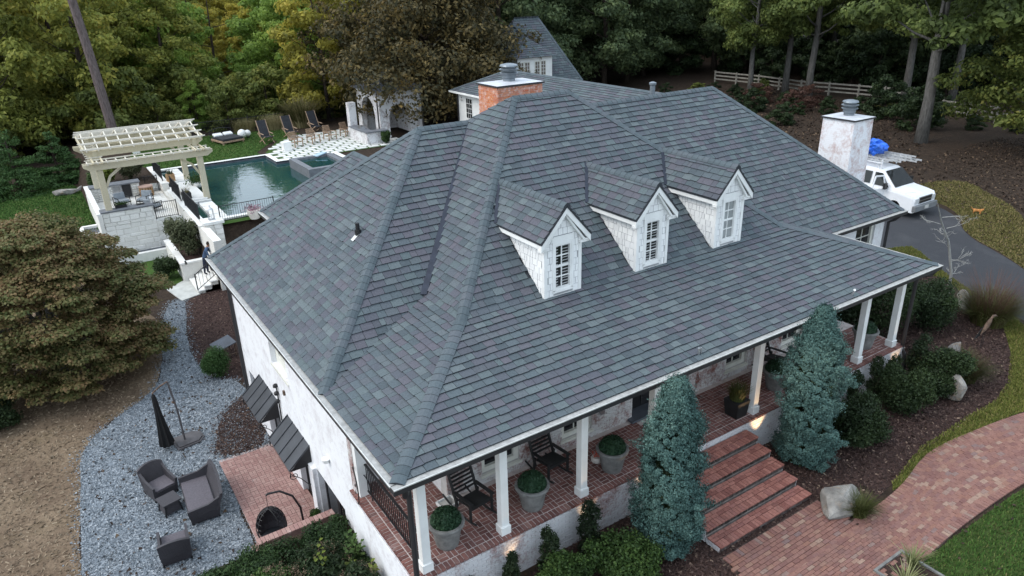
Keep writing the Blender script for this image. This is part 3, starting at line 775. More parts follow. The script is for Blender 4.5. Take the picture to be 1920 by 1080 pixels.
# ================================================================== THE HOUSE
rng = random.Random(11)
PF = -2.8                                     # porch floor
house = thing('house', 'large white painted brick house with grey slate roof, three dormers and a columned front porch', 'house', (9, 8, -3.9))
A = (0, 0, 0); B = (18.22, 0, 0); K1 = (3.29, 3.29, 1.07); K2 = (14.93, 3.29, 1.07)
R1 = (8.10, 8.10, 5.18); R2 = (10.12, 8.10, 5.18)
H1 = (0, 3.83, 0); V1 = (3.29, 5.13, 1.07); P1 = (5.46, 9.23, 4.43); P2 = (7.31, 9.23, 4.43); C = (0, 14.71, 0)
RW = [(18.22, 3.7, 0), (22.74, 3.7, 0), (17.55, 8.9, 4.49), (10.93, 8.9, 4.49), (14.93, 4.94, 1.07)]
W0 = (3.0, 14.71, 0); W1 = (6.05, 11.66, 2.47); W2 = (6.05, 16.1, 2.47); W3 = (3.0, 19.1, 0); W4 = (9.1, 19.1, 0); W5 = (9.1, 14.71, 0)
faces = {
 'front_low': ([A, B, K2, K1], (A, B)), 'front_high': ([K1, K2, R2, R1], (K1, K2)),
 'left_low': ([A, K1, V1, H1], (A, H1)), 'left_high': ([K1, R1, P2, V1], (K1, V1)),
 'wing_front': ([H1, V1, P2, P1], ((0, 3.83, 0), (1, 3.83, 0))), 'wing_left': ([H1, P1, C], (H1, C)),
 'right_front': (RW, (RW[0], RW[1])), 'right_hip': ([RW[1], (22.74, 14.1, 0), RW[2]], (RW[1], (22.74, 14.1, 0))),
 'right_low': ([B, RW[0], RW[4], K2], (B, RW[0])), 'right_high': ([K2, RW[4], RW[3], R2], (K2, RW[4])),
 'rear_left': ([W3, W0, W1, W2], (W3, W0)),
}
deck = [f[0] for f in faces.values()] + [[R1, R2, RW[3], P2], [C, P1, P2, (7.31, 14.71, 0)], [(7.31, 14.71, 0), P2, RW[3], (10.93, 14.1, 0)],
        [RW[3], RW[2], (22.74, 14.1, 0), (10.93, 14.1, 0)], [W3, W2, W4], [W4, W2, W1, W5]]
mb = MB()
for pl in deck:
    n = nrm_of(*pl[:3])
    ps = [Vector(p) for p in pl]
    if (ps[1] - ps[0]).cross(ps[2] - ps[0]).z < 0: ps.reverse()
    mb.add([p - Vector((0, 0, .02)) for p in ps], [tuple(range(len(ps)))])
# soffit and porch ceiling
out = [(0.02, 0.02), (18.2, 0.02), (18.2, 3.72), (22.7, 3.72), (22.7, 14.08), (9.1, 14.1), (9.1, 19.08), (3.02, 19.08), (3.02, 14.69), (.02, 14.69)]
mb.mat(1).add([(x, y, -.19) for x, y in out], [tuple(reversed(range(len(out))))])
mb.add([(x, y, -.19) for x, y in out] + [(x, y, -.022) for x, y in out], [(i, (i + 1) % len(out), len(out) + (i + 1) % len(out), len(out) + i) for i in range(len(out))])
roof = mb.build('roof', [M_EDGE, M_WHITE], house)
DX = (6.22, 9.25, 12.28)
DY0, DZE, DZA = 3.2, 2.58, 3.42               # dormer front wall, eave height, apex height
def skip_dormer(c):
    return any(abs(c.x - x) < .52 and 3.3 < c.y < 5.4 for x in DX)
items = []
for k, (pl, ev) in faces.items():
    items += shingle_items(pl, ev, rng, skip=skip_dormer if k.startswith('front') else None)
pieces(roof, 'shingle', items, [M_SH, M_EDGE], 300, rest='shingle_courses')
# hip and ridge caps
N = {k: nrm_of(*f[0][:3]) for k, f in faces.items()}
nb = nrm_of(R1, R2, RW[3]); nbw = nrm_of(C, P1, P2); nbr = nrm_of(RW[3], RW[2], (22.74, 14.1, 0)); nrr = nrm_of(W3, W2, W4)
caps = []
for p, q, a, b_ in ((A, K1, 'front_low', 'left_low'), (K1, R1, 'front_high', 'left_high'), (B, K2, 'front_low', 'right_low'), (K2, R2, 'front_high', 'right_high'),
                    (H1, P1, 'wing_front', 'wing_left'), (C, P1, 'wing_left', nbw), (P1, P2, 'wing_front', nbw), (P2, R1, 'left_high', nb), (R1, R2, 'front_high', nb),
                    (RW[3], RW[2], 'right_front', nbr), (RW[1], RW[2], 'right_front', 'right_hip'), (R2, RW[3], 'right_high', nb), (W3, W2, 'rear_left', nrr), (W2, W1, 'rear_left', nrm_of(W4, W2, W1))):
    n1 = N[a] if isinstance(a, str) else a; n2 = N[b_] if isinstance(b_, str) else b_
    caps += cap_items(p, q, rng, n1, n2)
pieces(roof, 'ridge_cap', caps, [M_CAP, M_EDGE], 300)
mb = MB()
def strip(mb, p, q, n, w, h=.045):
    p = Vector(p) + Vector(n) * .05; q = Vector(q) + Vector(n) * .05
    mb.bar(p, q, w, h, up=n)
vn = (N['left_high'] + N['wing_front']).normalized()
strip(mb, V1, P2, vn, .17, .07)
mb.build('valley_flashing', M_FLASH, roof)

# gutters: bronze box, pale guard on top, bright outer lip
def gutter(p, q, outdir):
    p = Vector(p); q = Vector(q); d = Vector(outdir)
    m = MB()
    m.bar(p + d * .065 + Vector((0, 0, -.085)), q + d * .065 + Vector((0, 0, -.085)), .13, .13)
    m.mat(1); m.bar(p + d * .05 + Vector((0, 0, -.012)), q + d * .05 + Vector((0, 0, -.012)), .14, .012)
    m.mat(2); m.bar(p + d * .137 + Vector((0, 0, -.016)), q + d * .137 + Vector((0, 0, -.016)), .022, .024)
    o = m.build('gutter', [M_BRONZE, M_GUARD, M_LIP], house)
gutter((-.13, 0, 0), (18.35, 0, 0), (0, -1, 0))
gutter((0, 0, 0), (0, 14.71, 0), (-1, 0, 0))
gutter((18.22, 0, 0), (18.22, 3.7, 0), (1, 0, 0))
gutter((18.37, 3.7, 0), (22.87, 3.7, 0), (0, -1, 0))
gutter((3.0, 14.72, 0), (3.0, 19.1, 0), (-1, 0, 0))
gutter((22.74, 3.7, 0), (22.74, 14.1, 0), (1, 0, 0))
def downspout(pts):
    MB().tube(pts, .058, 8).build('downspout', M_BRONZE, house, smooth=False)
downspout([(.12, -.06, -.15), (.12, -.04, -.3), (.34, .34, -.45), (.36, .36, -.7), (.36, .36, -2.9), (.3, .22, -3.1), (.26, .1, -3.9)])
downspout([(-.06, 14.55, -.15), (-.02, 14.5, -.35), (.33, 14.3, -.6), (.33, 14.32, -6.0)])
downspout([(18.1, -.06, -.15), (18.05, 0, -.3), (17.82, .3, -.42), (17.82, .32, -2.9), (17.84, .2, -3.1), (17.86, .1, -3.9)])
downspout([(22.6, 3.66, -.15), (22.5, 3.8, -.35), (22.48, 4.02, -.5), (22.48, 4.03, -3.9)])
# little snow-guard vents at the eave
m = MB(); m.tube([(7.98, .16, .06), (7.98, .16, .24)], .028, 8); m.tube([(8.06, .16, .06), (8.06, .16, .22)], .02, 8); m.build('roof_vent', M_STEEL, house)
m = MB(); m.tube([(14.0, .1, .04), (14.03, .05, .2)], .03, 8); m.tube([(14.03, .05, .2), (13.97, .02, .24)], .035, 8); m.build('roof_vent', M_STEEL, house)

# walls ------------------------------------------------------------
def wall_cells(u0, u1, z0, z1, holes):
    us = sorted(set([u0, u1] + [h for a in holes for h in (a[0], a[1])])); zs = sorted(set([z0, z1] + [h for a in holes for h in (a[2], a[3])]))
    out = []
    for i in range(len(us) - 1):
        for j in range(len(zs) - 1):
            cu = (us[i] + us[i + 1]) / 2; cz = (zs[j] + zs[j + 1]) / 2
            if cu < u0 or cu > u1 or cz < z0 or cz > z1: continue
            if any(a[0] < cu < a[1] and a[2] < cz < a[3] for a in holes): continue
            out.append((us[i], us[i + 1], zs[j], zs[j + 1]))
    return out
def plane_wall(name, mat, axis, at, th, u0, u1, z0, z1, holes, parent):
    """one connected wall sheet with holes and reveals; axis 'y': wall runs along x at y=at, thickness th (signed, into the building)"""
    us = sorted(set([u0, u1] + [h for a in holes for h in (a[0], a[1])])); zs = sorted(set([z0, z1] + [h for a in holes for h in (a[2], a[3])]))
    V = {}; m = MB()
    def vid(u, z, s):
        k = (u, z, s)
        if k not in V:
            V[k] = len(m.v); d = at + (th if s else 0); m.v.append((u, d, z) if axis == 'y' else (d, u, z))
        return V[k]
    solid = {}
    for i in range(len(us) - 1):
        for j in range(len(zs) - 1):
            cu = (us[i] + us[i + 1]) / 2; cz = (zs[j] + zs[j + 1]) / 2
            solid[i, j] = not any(a[0] < cu < a[1] and a[2] < cz < a[3] for a in holes)
    for (i, j), sld in solid.items():
        if not sld: continue
        a, b_, c, d = us[i], us[i + 1], zs[j], zs[j + 1]
        for s in (0, 1):
            f = (vid(a, c, s), vid(b_, c, s), vid(b_, d, s), vid(a, d, s)); m.f.append(f if s == 0 else f[::-1]); m.m.append(0)
        for (di, dj, p, q) in ((-1, 0, (a, d), (a, c)), (1, 0, (b_, c), (b_, d)), (0, -1, (a, c), (b_, c)), (0, 1, (b_, d), (a, d))):
            if not solid.get((i + di, j + dj), False):
                m.f.append((vid(*p, 0), vid(*p, 1), vid(*q, 1), vid(*q, 0))); m.m.append(0)
    return m.build(name, mat, parent)
# left wall with openings: upper window, two basement doors, lower openings, small basement window
UPW = (8.46, 10.06, -2.1, -.5)
LD = [(7.35, 8.75, -6.05, -4.0), (10.3, 11.85, -6.05, -4.0), (4.75, 6.85, -6.05, -4.03), (13.05, 13.75, -5.0, -4.05)]
lw = plane_wall('side_wall', M_PAINTB, 'x', .4, .3, 3.88, 14.3, -6.1, -.19, [UPW] + LD, house)
plane_wall('rear_wall', M_PAINTB, 'y', 14.3, -.3, .70, 3.2, -6.1, -.19, [], house)
plane_wall('rear_wing_wall', M_PAINTB, 'x', 3.4, .3, 14.3, 18.7, -6.1, -.19, [], house)
plane_wall('rear_wing_wall', M_PAINTB, 'y', 18.7, -.3, 3.7, 8.7, -6.1, -.19, [], house)
plane_wall('side_return_wall', M_PAINTB, 'y', 3.88, .3, .70, 2.3, -6.1, -.19, [], house)
RWW = (20.55, 21.75, -2.3, -.35)
plane_wall('right_wing_wall', M_PAINTB, 'y', 4.1, .3, 16.1, 22.34, -3.95, -.19, [RWW], house)
plane_wall('right_end_wall', M_PAINTB, 'x', 22.34, -.3, 4.4, 13.4, -3.95, -.19, [], house)
plane_wall('rear_wall', M_PAINTB, 'y', 13.7, -.3, 8.7, 22.34, -3.95, -.19, [], house)
plane_wall('porch_end_wall', M_PAINTB, 'x', 16.1, -.3, 2.54, 4.1, -3.95, -.19, [], house)
# dark interior liners behind the openings
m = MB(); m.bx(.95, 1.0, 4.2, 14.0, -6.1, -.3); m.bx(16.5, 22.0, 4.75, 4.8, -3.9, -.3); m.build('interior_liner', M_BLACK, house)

def window(parent, axis, at, out, u0, u1, z0, z1, frame_mat, nu=2, nz=4, glass=None, casing=.1, depth=.12, meeting=True, louvre=False, name='window'):
    """window set back by depth; out = -1/+1 direction of outside along the axis"""
    m = MB()
    def bx(a0, a1, c0, c1, d0, d1):
        if axis == 'y': m.bx(a0, a1, at - out * d0, at - out * d1, c0, c1)
        else: m.bx(at - out * d0, at - out * d1, a0, a1, c0, c1)
    # d measured inwards from the wall face
    bx(u0, u0 + casing, z0, z1, depth - .05, depth + .05); bx(u1 - casing, u1, z0, z1, depth - .05, depth + .05)
    bx(u0 + casing, u1 - casing, z1 - casing, z1, depth - .05, depth + .05); bx(u0 + casing, u1 - casing, z0, z0 + casing, depth - .05, depth + .05)
    f = m.build(name, frame_mat, parent)
    a0, a1, c0, c1 = u0 + casing, u1 - casing, z0 + casing, z1 - casing
    m = MB(); bx(a0, a1, c0, c1, depth + .035, depth + .045)
    sub = f if parent.parent is None else parent
    m.build('pane', glass or M_GLASS, sub)
    m = MB(); t = .014
    for i in range(1, nu):
        u = a0 + (a1 - a0) * i / nu; bx(u - t, u + t, c0, c1, depth + .012, depth + .034)
    for j in range(1, nz):
        z = c0 + (c1 - c0) * j / nz; tt = .03 if (meeting and j * 2 == nz) else t
        bx(a0, a1, z - tt, z + tt, depth + .005, depth + .03)
    if nu > 1 or nz > 1: m.build('muntin', frame_mat, sub)
    m = MB(); bx(u0 - .04, u1 + .04, z0 - .07, z0 - .001, -.03, depth - .051); m.build('sill', frame_mat, sub)
    return f
window(house, 'x', .4, -1, UPW[0], UPW[1], UPW[2], UPW[3], M_CREAM, 1, 2, M_GLASSL, casing=.36, depth=.2)
window(house, 'y', 4.1, -1, RWW[0], RWW[1], RWW[2], RWW[3], M_CREAM, 2, 4, M_GLASS, casing=.12, depth=.12)
window(house, 'x', .4, -1, 13.05, 13.75, -5.0, -4.05, M_BRONZE, 1, 1, M_GLASS, casing=.06, depth=.15)
# basement doors
for (a, b_, z0, z1) in LD[:3]:
    m = MB(); x = .56
    n = 2
    for k in range(n):
        y0 = a + (b_ - a) * k / n; y1 = a + (b_ - a) * (k + 1) / n
        m.bx(x, x + .05, y0 + .01, y0 + .1, z0 + .03, z1 - .03); m.bx(x, x + .05, y1 - .1, y1 - .01, z0 + .03, z1 - .03)
        m.bx(x, x + .05, y0 + .1, y1 - .1, z1 - .15, z1 - .03); m.bx(x, x + .05, y0 + .1, y1 - .1, z0 + .03, z0 + .3)
    d = m.build('door', M_BLACK, house)
    m = MB(); m.bx(x + .02, x + .03, a + .1, b_ - .1, z0 + .3, z1 - .15); m.build('pane', M_GLASS, d)
    m = MB(); m.box((x - .03, (a + b_) / 2 + .06, z0 + 1.0), (.03, .03, .16)); m.build('handle', M_STEEL, d)
# pilaster between the lower opening and the door
m = MB(); m.bx(.28, .4, 6.9, 7.28, -6.05, -4.05); m.build('pilaster', M_PAINTB, house)

# awnings over the basement doors
def awning(y0, y1):
    a = MB()
    top, bot, xo = -3.5, -4.1, -.26
    r = MB()
    r.add([(.40, y0, top), (.40, y1, top), (xo, y1, bot), (xo, y0, bot), (.40, y0, top - .03), (.40, y1, top - .03), (xo, y1, bot - .03), (xo, y0, bot - .03)],
          [(3, 2, 1, 0), (4, 5, 6, 7), (0, 1, 5, 4), (1, 2, 6, 5), (2, 3, 7, 6), (3, 0, 4, 7)])
    aw = r.build('awning', M_AWN, house)
    m = MB()
    for k in range(5):
        y = y0 + (y1 - y0) * k / 4; y = min(max(y, y0 + .015), y1 - .015)
        m.bar((.40, y, top + .018), (xo, y, bot + .018), .028, .036)
    m.build('seam', M_AWN, aw)
    for y in (y0 + .012, y1 - .012):
        m = MB(); m.extr([(.398, y, top - .04), (xo + .02, y, bot - .04), (.398, y, bot - .04)], (0, .012, 0)); m.build('side_panel', M_BLACK, aw)
        m = MB(); pts = []
        for i in range(26):
            t = i / 25 * 4.2 * math.pi / 1.4 ; rr = .13 * (1 - i / 28)
            pts.append((xo + .12 + rr * math.cos(t + 2.6), y, bot - .2 + rr * math.sin(t + 2.6)))
        m.tube(pts, .011, 6); m.bar((xo + .02, y, bot - .05), (xo + .02, y, bot - .2), .02, .02); m.bar((.39, y, bot - .04), (.39, y, bot - .75), .02, .02)
        m.tube([(.39, y, bot - .75), (.2, y, bot - .62), (.02, y, bot - .35), (xo + .02, y, bot - .1)], .012, 6)
        m.build('scroll_bracket', M_BLACK, aw)
awning(7.24, 9.19); awning(10.22, 12.17)
# conduit and lantern between the awnings, hose outlet
m = MB(); m.tube([(.36, 9.85, -2.72), (.36, 9.85, -3.6), (.34, 9.8, -4.4), (.36, 9.8, -5.6)], .022, 6)
m.lathe([(.03, 0), (.07, .03), (.07, .1), (.03, .14)], (.33, 9.85, -2.86), 8); m.lathe([(.03, 0), (.075, .03), (.08, .1), (.03, .14)], (.33, 9.84, -3.12), 8); m.lathe([(.03, 0), (.06, .03), (.06, .1), (.03, .14)], (.33, 9.84, -3.4), 8)
m.build('conduit', M_BLACK, house)
m = MB(); m.box((.37, 9.05, -2.66), (.06, .09, .14)); m.build('junction_box', M_RUST, house)
m = MB(); m.lathe([(.02, 0), (.09, .05), (.12, .16), (.02, .2)], (.33, 5.55, -3.05), 10); m.build('wall_vent', M_WHITE, house)

# front porch ------------------------------------------------------
WIN = [(3.05, 4.15), (5.45, 6.45), (11.55, 12.5), (14.15, 15.1)]
holes = [(a, b_, -2.55, -.55) for a, b_ in WIN] + [(7.85, 10.0, PF, -.35)]
FW = 2.2
plane_wall('front_wall', M_WMORT, 'y', FW + .035, .3, 2.1, 16.1, -3.95, -.19, holes, house)
plane_wall('front_corner_wall', M_PAINTB, 'x', 2.1, .3, FW + .336, 3.88, -3.95, -.19, [], house)
fw = MB(); fw.bx(2.12, 2.2, FW + .04, FW + .1, -2.9, -2.82); fwall = fw.build('front_brickwork', M_WMORT, house)
BW, BH, JT = .205, .066, .01
def brick_face(u0, u1, z0, z1, holes, at, depth, axis='y', out=-1):
    boxes = []; r_ = random.Random(int(at * 100) + int(u0 * 10)); row = 0; z = z0
    while z + BH < z1:
        u = u0 - (BW + JT) * (.5 if row % 2 else 0)
        while u < u1:
            a = max(u, u0); b_ = min(u + BW, u1)
            if b_ - a > .03:
                segs = [(a, b_)]
                for h in holes:
                    if z + BH > h[2] and z < h[3]:
                        ns = []
                        for s0, s1 in segs:
                            if s1 <= h[0] or s0 >= h[1]: ns.append((s0, s1)); continue
                            if s0 < h[0]: ns.append((s0, h[0]))
                            if s1 > h[1]: ns.append((h[1], s1))
                        segs = ns
                for s0, s1 in segs:
                    if s1 - s0 < .025: continue
                    p = r_.uniform(-.004, .004); w = round(s1 - s0, 3)
                    if axis == 'y': boxes.append((((s0 + s1) / 2, at + p, z + BH / 2), (w, depth, BH), 0, 0, 0))
                    else: boxes.append(((at + p, (s0 + s1) / 2, z + BH / 2), (depth, w, BH), 0, 0, 0))
            u += BW + JT
        z += BH + JT; row += 1
    return boxes
boxpieces(fwall, 'brick', brick_face(2.1, 16.1, PF, -.95, holes, FW + .02, .04), M_WWB, 300, 'brick_courses')
for a, b_ in WIN:
    window(house, 'y', FW, -1, a, b_, -2.55, -.55, M_CREAM, 2, 4, M_GLASS, casing=.13, depth=.14)
# entrance door, recessed
m = MB(); m.bx(7.85, 10.0, 2.52, 2.6, PF, -.35); dr = m.build('front_door', M_BLACK, house)
m = MB()
for k in range(4):
    x0 = 7.95 + k * .5; m.bx(x0, x0 + .04, 2.49, 2.519, PF + .1, -.5)
m.build('door_panel', M_BRONZE, dr)
m = MB(); m.box((8.95, 2.47, -1.8), (.03, .05, .2)); m.build('handle', M_STEEL, dr)
m = MB(); m.bx(7.7, 10.1, 2.0, 2.5, PF + .008, PF + .07); m.build('door_step', M_SLATE, house)
m = MB(); m.box((6.75, FW - .04, -2.05), (.14, .07, .28)); m.build('wall_lantern', M_STEEL, house)

# porch floor: brick basket weave, soldier course along the edge
flo = MB()
flo.bx(.35, 17.87, .32, FW + .3, -3.95, PF - .004); flo.bx(.36, 2.3, FW + .3, 3.88, -3.95, PF - .004)
pf = flo.build('porch_floor', M_PMORT, house)
boxes = []; r_ = random.Random(5)
def pb(cx, cy, w, d):
    boxes.append(((cx, cy, PF - .012 + r_.uniform(-.002, .003)), (w, d, .032), 0, r_.uniform(-.006, .006), r_.uniform(-.006, .006)))
x = .35
while x < 17.8:                               # front soldier course
    pb(x + .05, .38, .09, .205); x += .109
y = .5
while y < 3.8: pb(.41, y + .05, .205, .09); y += .109     # left edge
x0 = .53; S = .222
ny = int((FW - .05 - .5) / S) + 1
for i in range(int((17.85 - x0) / S)):
    for j in range(-0, 16):
        bx0 = x0 + i * S; by0 = .50 + j * S
        if by0 + S > (FW + .0 if bx0 > 1.9 else 3.85): continue
        if 7.85 < bx0 < 9.9 and by0 > 1.8: continue
        if (i + j) % 2 == 0:
            pb(bx0 + S / 2, by0 + S * .25, .202, .091); pb(bx0 + S / 2, by0 + S * .75, .202, .091)
        else:
            pb(bx0 + S * .25, by0 + S / 2, .091, .202); pb(bx0 + S * .75, by0 + S / 2, .091, .202)
boxpieces(pf, 'brick', boxes, M_PORCHB, 300, 'brick_paving')
# porch base walls
bw = MB(); bw.bx(.36, 17.86, .312, .5, -4.5, PF - .03); bw.bx(.352, .5, .5, 3.87, -6.05, PF - .03); bw.bx(17.7, 17.862, .5, 4.0, -4.0, PF - .03)
base = bw.build('porch_base', M_WMORT, house)
bs = brick_face(.34, 17.88, -3.98, PF - .03, [(6.9, 10.3, -4, PF - .35)], .292, .04)
bs += brick_face(.34, 3.88, -4.7, PF - .03, [], .332, .04, axis='x')
boxpieces(base, 'brick', bs, M_WWBASE, 300, 'brick_courses')
# the lower part of the porch side wall is thickly painted
m = MB(); m.bx(.30, .3105, .34, 3.88, -6.05, PF - .12); m.build('painted_side', M_PAINTB, house)
# columns
for cx in (.65, 2.57, 4.76, 6.98, 10.8, 13.45, 15.63, 17.48):
    m = MB(); m.bx(cx - .095, cx + .095, .435, .625, PF, -.2); c = m.build('column', M_WHITE, house, bevel=.008)
    m = MB(); m.bx(cx - .125, cx + .125, .405, .655, PF + .001, PF + .22); m.build('plinth', M_WHITE, c, bevel=.01)
    m = MB(); m.bx(cx - .135, cx + .135, .395, .665, -.34, -.2); m.build('capital', M_WHITE, c)
m = MB(); m.bx(.4, 17.75, .42, .64, -.44, -.345); m.build('porch_beam', M_WHITE, house)
m = MB(); m.bx(.42, .66, 3.44, 3.64, PF, -.2); m.build('corner_pilaster', M_WHITE, house); m = MB(); m.bx(.402, .75, 3.641, 3.879, PF, -.2); m.build('brick_pier', M_WWB, house)
# railing on the left end of the porch
m = MB(); m.bar((.62, .62, -1.92), (.62, 3.6, -1.92), .05, .035); m.bar((.62, .62, -2.68), (.62, 3.6, -2.68), .035, .03)
rl = m.build('porch_railing', M_BLACK, house)
for k in range(26):
    MB().box((.62, .72 + k * .112, -2.3), (.018, .018, .76)).build('baluster', M_BLACK, rl)
# dormers ----------------------------------------------------------
sm = (5.18 - 1.07) / (8.10 - 3.29)
def zmain(y): return 1.07 + (y - 3.29) * sm
for di, cx in enumerate(DX):
    hw = .57; dw = MB()
    ez = DZE - .06
    yb = 3.29 + (ez - 1.07) / sm              # where the eave line meets the roof
    # cheeks and front body
    for s in (-1, 1):
        x = cx + s * hw
        dw.extr([(x, DY0, .97), (x, yb, ez), (x, DY0, ez)] if s > 0 else [(x, DY0, .97), (x, DY0, ez), (x, yb, ez)], (-.06 * s, 0, 0))
    gz = DZA - .1
    wx0, wx1, wz0, wz1 = cx - .275, cx + .275, 1.20, 2.42
    # front wall pieces around the window opening
    dw.bx(cx - hw + .06, wx0, DY0, DY0 + .1, .95, ez); dw.bx(wx1, cx + hw - .06, DY0, DY0 + .1, .95, ez)
    dw.bx(wx0, wx1, DY0, DY0 + .1, .95, wz0); dw.bx(wx0, wx1, DY0, DY0 + .1, wz1, ez)
    dw.extr([(cx - hw, DY0, ez), (cx + hw, DY0, ez), (cx, DY0, gz)], (0, .1, 0))
    dor = dw.build('dormer', M_SHGAP, house)
    # roof of the dormer
    hwr = .76; yf = DY0 - .16; slope = (DZA - DZE) / hwr
    yr = 3.29 + (DZA - 1.07) / sm; ye = 3.29 + (DZE - 1.07) / sm
    rf = MB()
    for s in (-1, 1):
        E0 = (cx + s * hwr, yf, DZE); E1 = (cx + s * hwr, ye, DZE); A0 = (cx, yf, DZA); A1 = (cx, yr, DZA)
        pl = [E0, A0, A1, E1] if s > 0 else [E0, E1, A1, A0]
        rf.add([Vector(p) + Vector((0, 0, -.01)) for p in pl] + [Vector(p) + Vector((0, 0, -.05)) for p in pl], [(0, 1, 2, 3), (7, 6, 5, 4)] + [(i, 4 + i, 4 + (i + 1) % 4, (i + 1) % 4) for i in range(4)])
    rf.build('dormer_roof_deck', M_EDGE, dor)
    its = []
    for s in (-1, 1):
        E0 = (cx + s * hwr, yf, DZE); E1 = (cx + s * hwr, ye, DZE); A0 = (cx, yf, DZA); A1 = (cx, yr, DZA)
        its += shingle_items([E0, E1, A1, A0], (E0, E1), rng, expo=.19)
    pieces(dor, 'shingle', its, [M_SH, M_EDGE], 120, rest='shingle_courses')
    n1 = Vector((-slope, 0, 1)).normalized(); n2 = Vector((slope, 0, 1)).normalized()
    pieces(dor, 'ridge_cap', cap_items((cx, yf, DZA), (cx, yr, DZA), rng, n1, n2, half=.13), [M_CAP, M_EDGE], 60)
    m = MB()
    strip(m, (cx - hwr, ye, DZE - .02), (cx, yr, DZA - .02), (N['front_high'] + n1).normalized(), .10)
    strip(m, (cx + hwr, ye, DZE - .02), (cx, yr, DZA - .02), (N['front_high'] + n2).normalized(), .10)
    m.build('dormer_valley', M_FLASH, dor)
    # white fascia, rakes and returns
    for s in (-1, 1):
        m = MB(); m.bx(cx + s * (hwr - .02), cx + s * (hwr - .05), yf + .02, ye + .02, DZE - .17, DZE - .052); m.build('eave_fascia', M_WHITE, dor)
        m = MB(); m.bx(cx + s * hw, cx + s * (hwr - .0505), yf + .02, ye - .02, DZE - .17, DZE - .14); m.build('soffit', M_WHITE, dor)
    m = MB()
    for s in (-1, 1):
        a0 = Vector((cx + s * (hwr + .0), yf, DZE - .055)); a1 = Vector((cx, yf, DZA - .055))
        d = Vector((0, 0, -.17))
        q = [a0, a1, a1 + d, a0 + d]
        m.extr(q if s > 0 else q[::-1], (0, .05, 0))
        a0 = a0 + Vector((-s * .13, .05, -.1)); a1 = a1 + Vector((0, .05, -.14)); q = [a0, a1, a1 + d * .5, a0 + d * .5]
        m.extr(q if s > 0 else q[::-1], (0, .1, 0))
        m.bx(cx + s * hw * .84, cx + s * (hwr - .002), yf + .052, DY0 - .001, DZE - .235, DZE - .171)
    m.build('rake_trim', M_WHITE, dor)
    m = MB()
    for s in (-1, 1):
        m.bar((cx + s * (hwr + .01), yf - .006, DZE - .03), (cx, yf - .006, DZA - .03), .03, .035)
    m.build('rake_edge', M_EDGE, dor)
    # corner boards and base trim
    m = MB()
    for s in (-1, 1):
        m.bx(cx + s * (hw + .012), cx + s * (hw - .085), DY0 - .022, DY0 - .001, .96, ez)
        m.bx(cx + s * (hw + .012), cx + s * (hw + .0005), DY0 - .0005, DY0 + .07, .98, ez)
    m.bx(cx - hw + .086, cx + hw - .086, DY0 - .02, DY0 - .001, .955, 1.06)
    m.build('corner_board', M_WHITE, dor)
    m = MB(); m.bar((cx - hw - .02, DY0 - .07, .985), (cx + hw + .05, DY0 - .07, .985), .15, .05, up=(0, -.35, 1)); m.build('base_flashing', M_BRONZE, dor)
    # wall shingles: cheeks and front
    its = []; r2_ = random.Random(di + 40)
    for s in (-1, 1):
        z = .98; row = 0
        while z < ez - .03:
            y = DY0 + .07 - r2_.uniform(0, .12)
            while y < yb:
                w = r2_.choice((.10, .14, .18, .21)); h = .175
                y0 = max(y, DY0 + .072); y1 = y + w - .016
                # clip against the roof slope: z of roof at y
                dz = r2_.choice((0, 0, .02))
                poly = clip_poly([(y0, z - dz), (y1, z - dz), (y1, min(z + h - .014, ez)), (y0, min(z + h - .014, ez))], [(sm, -1.0, sm * 3.29 - 1.07 - .005)]) if y1 > y0 + .02 else []
                if len(poly) >= 3:
                    xx = cx + s * hw; t = .014
                    lo = [(xx + s * .001, p[0], p[1]) for p in poly]; hi = [(xx + s * (t if p[1] < z + h * .5 else t * .5), p[0], p[1]) for p in poly]
                    n = len(poly); fs2 = [tuple(range(n, 2 * n)) if s > 0 else tuple(reversed(range(n, 2 * n)))] + [(i, (i + 1) % n, n + (i + 1) % n, n + i) for i in range(n)]
                    its.append((lo + hi, fs2))
                y += w
            z += .175; row += 1
    z = 1.07
    while z < gz:
        x = cx - hw + .088 - r2_.uniform(0, .1)
        while x < cx + hw - .088:
            w = r2_.choice((.1, .14, .18)); x0_ = max(x, cx - hw + .088); x1_ = min(x + w - .014, cx + hw - .088)
            zt = z + .162
            segs = [(x0_, x1_)]
            if zt > wz0 - .09 and z < wz1 + .06:
                ns = []
                for a, b_ in segs:
                    if a < wx0 - .02: ns.append((a, min(b_, wx0 - .02)))
                    if b_ > wx1 + .02: ns.append((max(a, wx1 + .02), b_))
                segs = ns
            for a, b_ in segs:
                if b_ - a < .03: continue
                poly = clip_poly([(a, z), (b_, z), (b_, zt), (a, zt)], [((gz - ez) / hw, 1, gz - .02 + (gz - ez) / hw * cx), (-(gz - ez) / hw, 1, gz - .02 - (gz - ez) / hw * cx)])
                if len(poly) < 3: continue
                n = len(poly)
                lo = [(p[0], DY0 - .001, p[1]) for p in poly]; hi = [(p[0], DY0 - (.014 if p[1] < z + .09 else .008), p[1]) for p in poly]
                its.append((lo + hi, [tuple(range(n, 2 * n))] + [(i, n + i, n + (i + 1) % n, (i + 1) % n) for i in range(n)]))
            x += w
        z += .175
    pieces(dor, 'wall_shingle', its, [M_WSH], 300, rest='wall_shingle_courses')
    window(dor, 'y', DY0, -1, wx0, wx1, wz0, wz1, M_WHITE, 2, 4, M_GLASS if di < 2 else M_GLASSL, casing=.055, depth=.03, name='window_frame')
    m = MB()                                  # outer casing
    m.bx(wx0 - .05, wx0 + .015, DY0 - .03, DY0 - .001, wz0 - .02, wz1 + .06); m.bx(wx1 - .015, wx1 + .05, DY0 - .03, DY0 - .001, wz0 - .02, wz1 + .06)
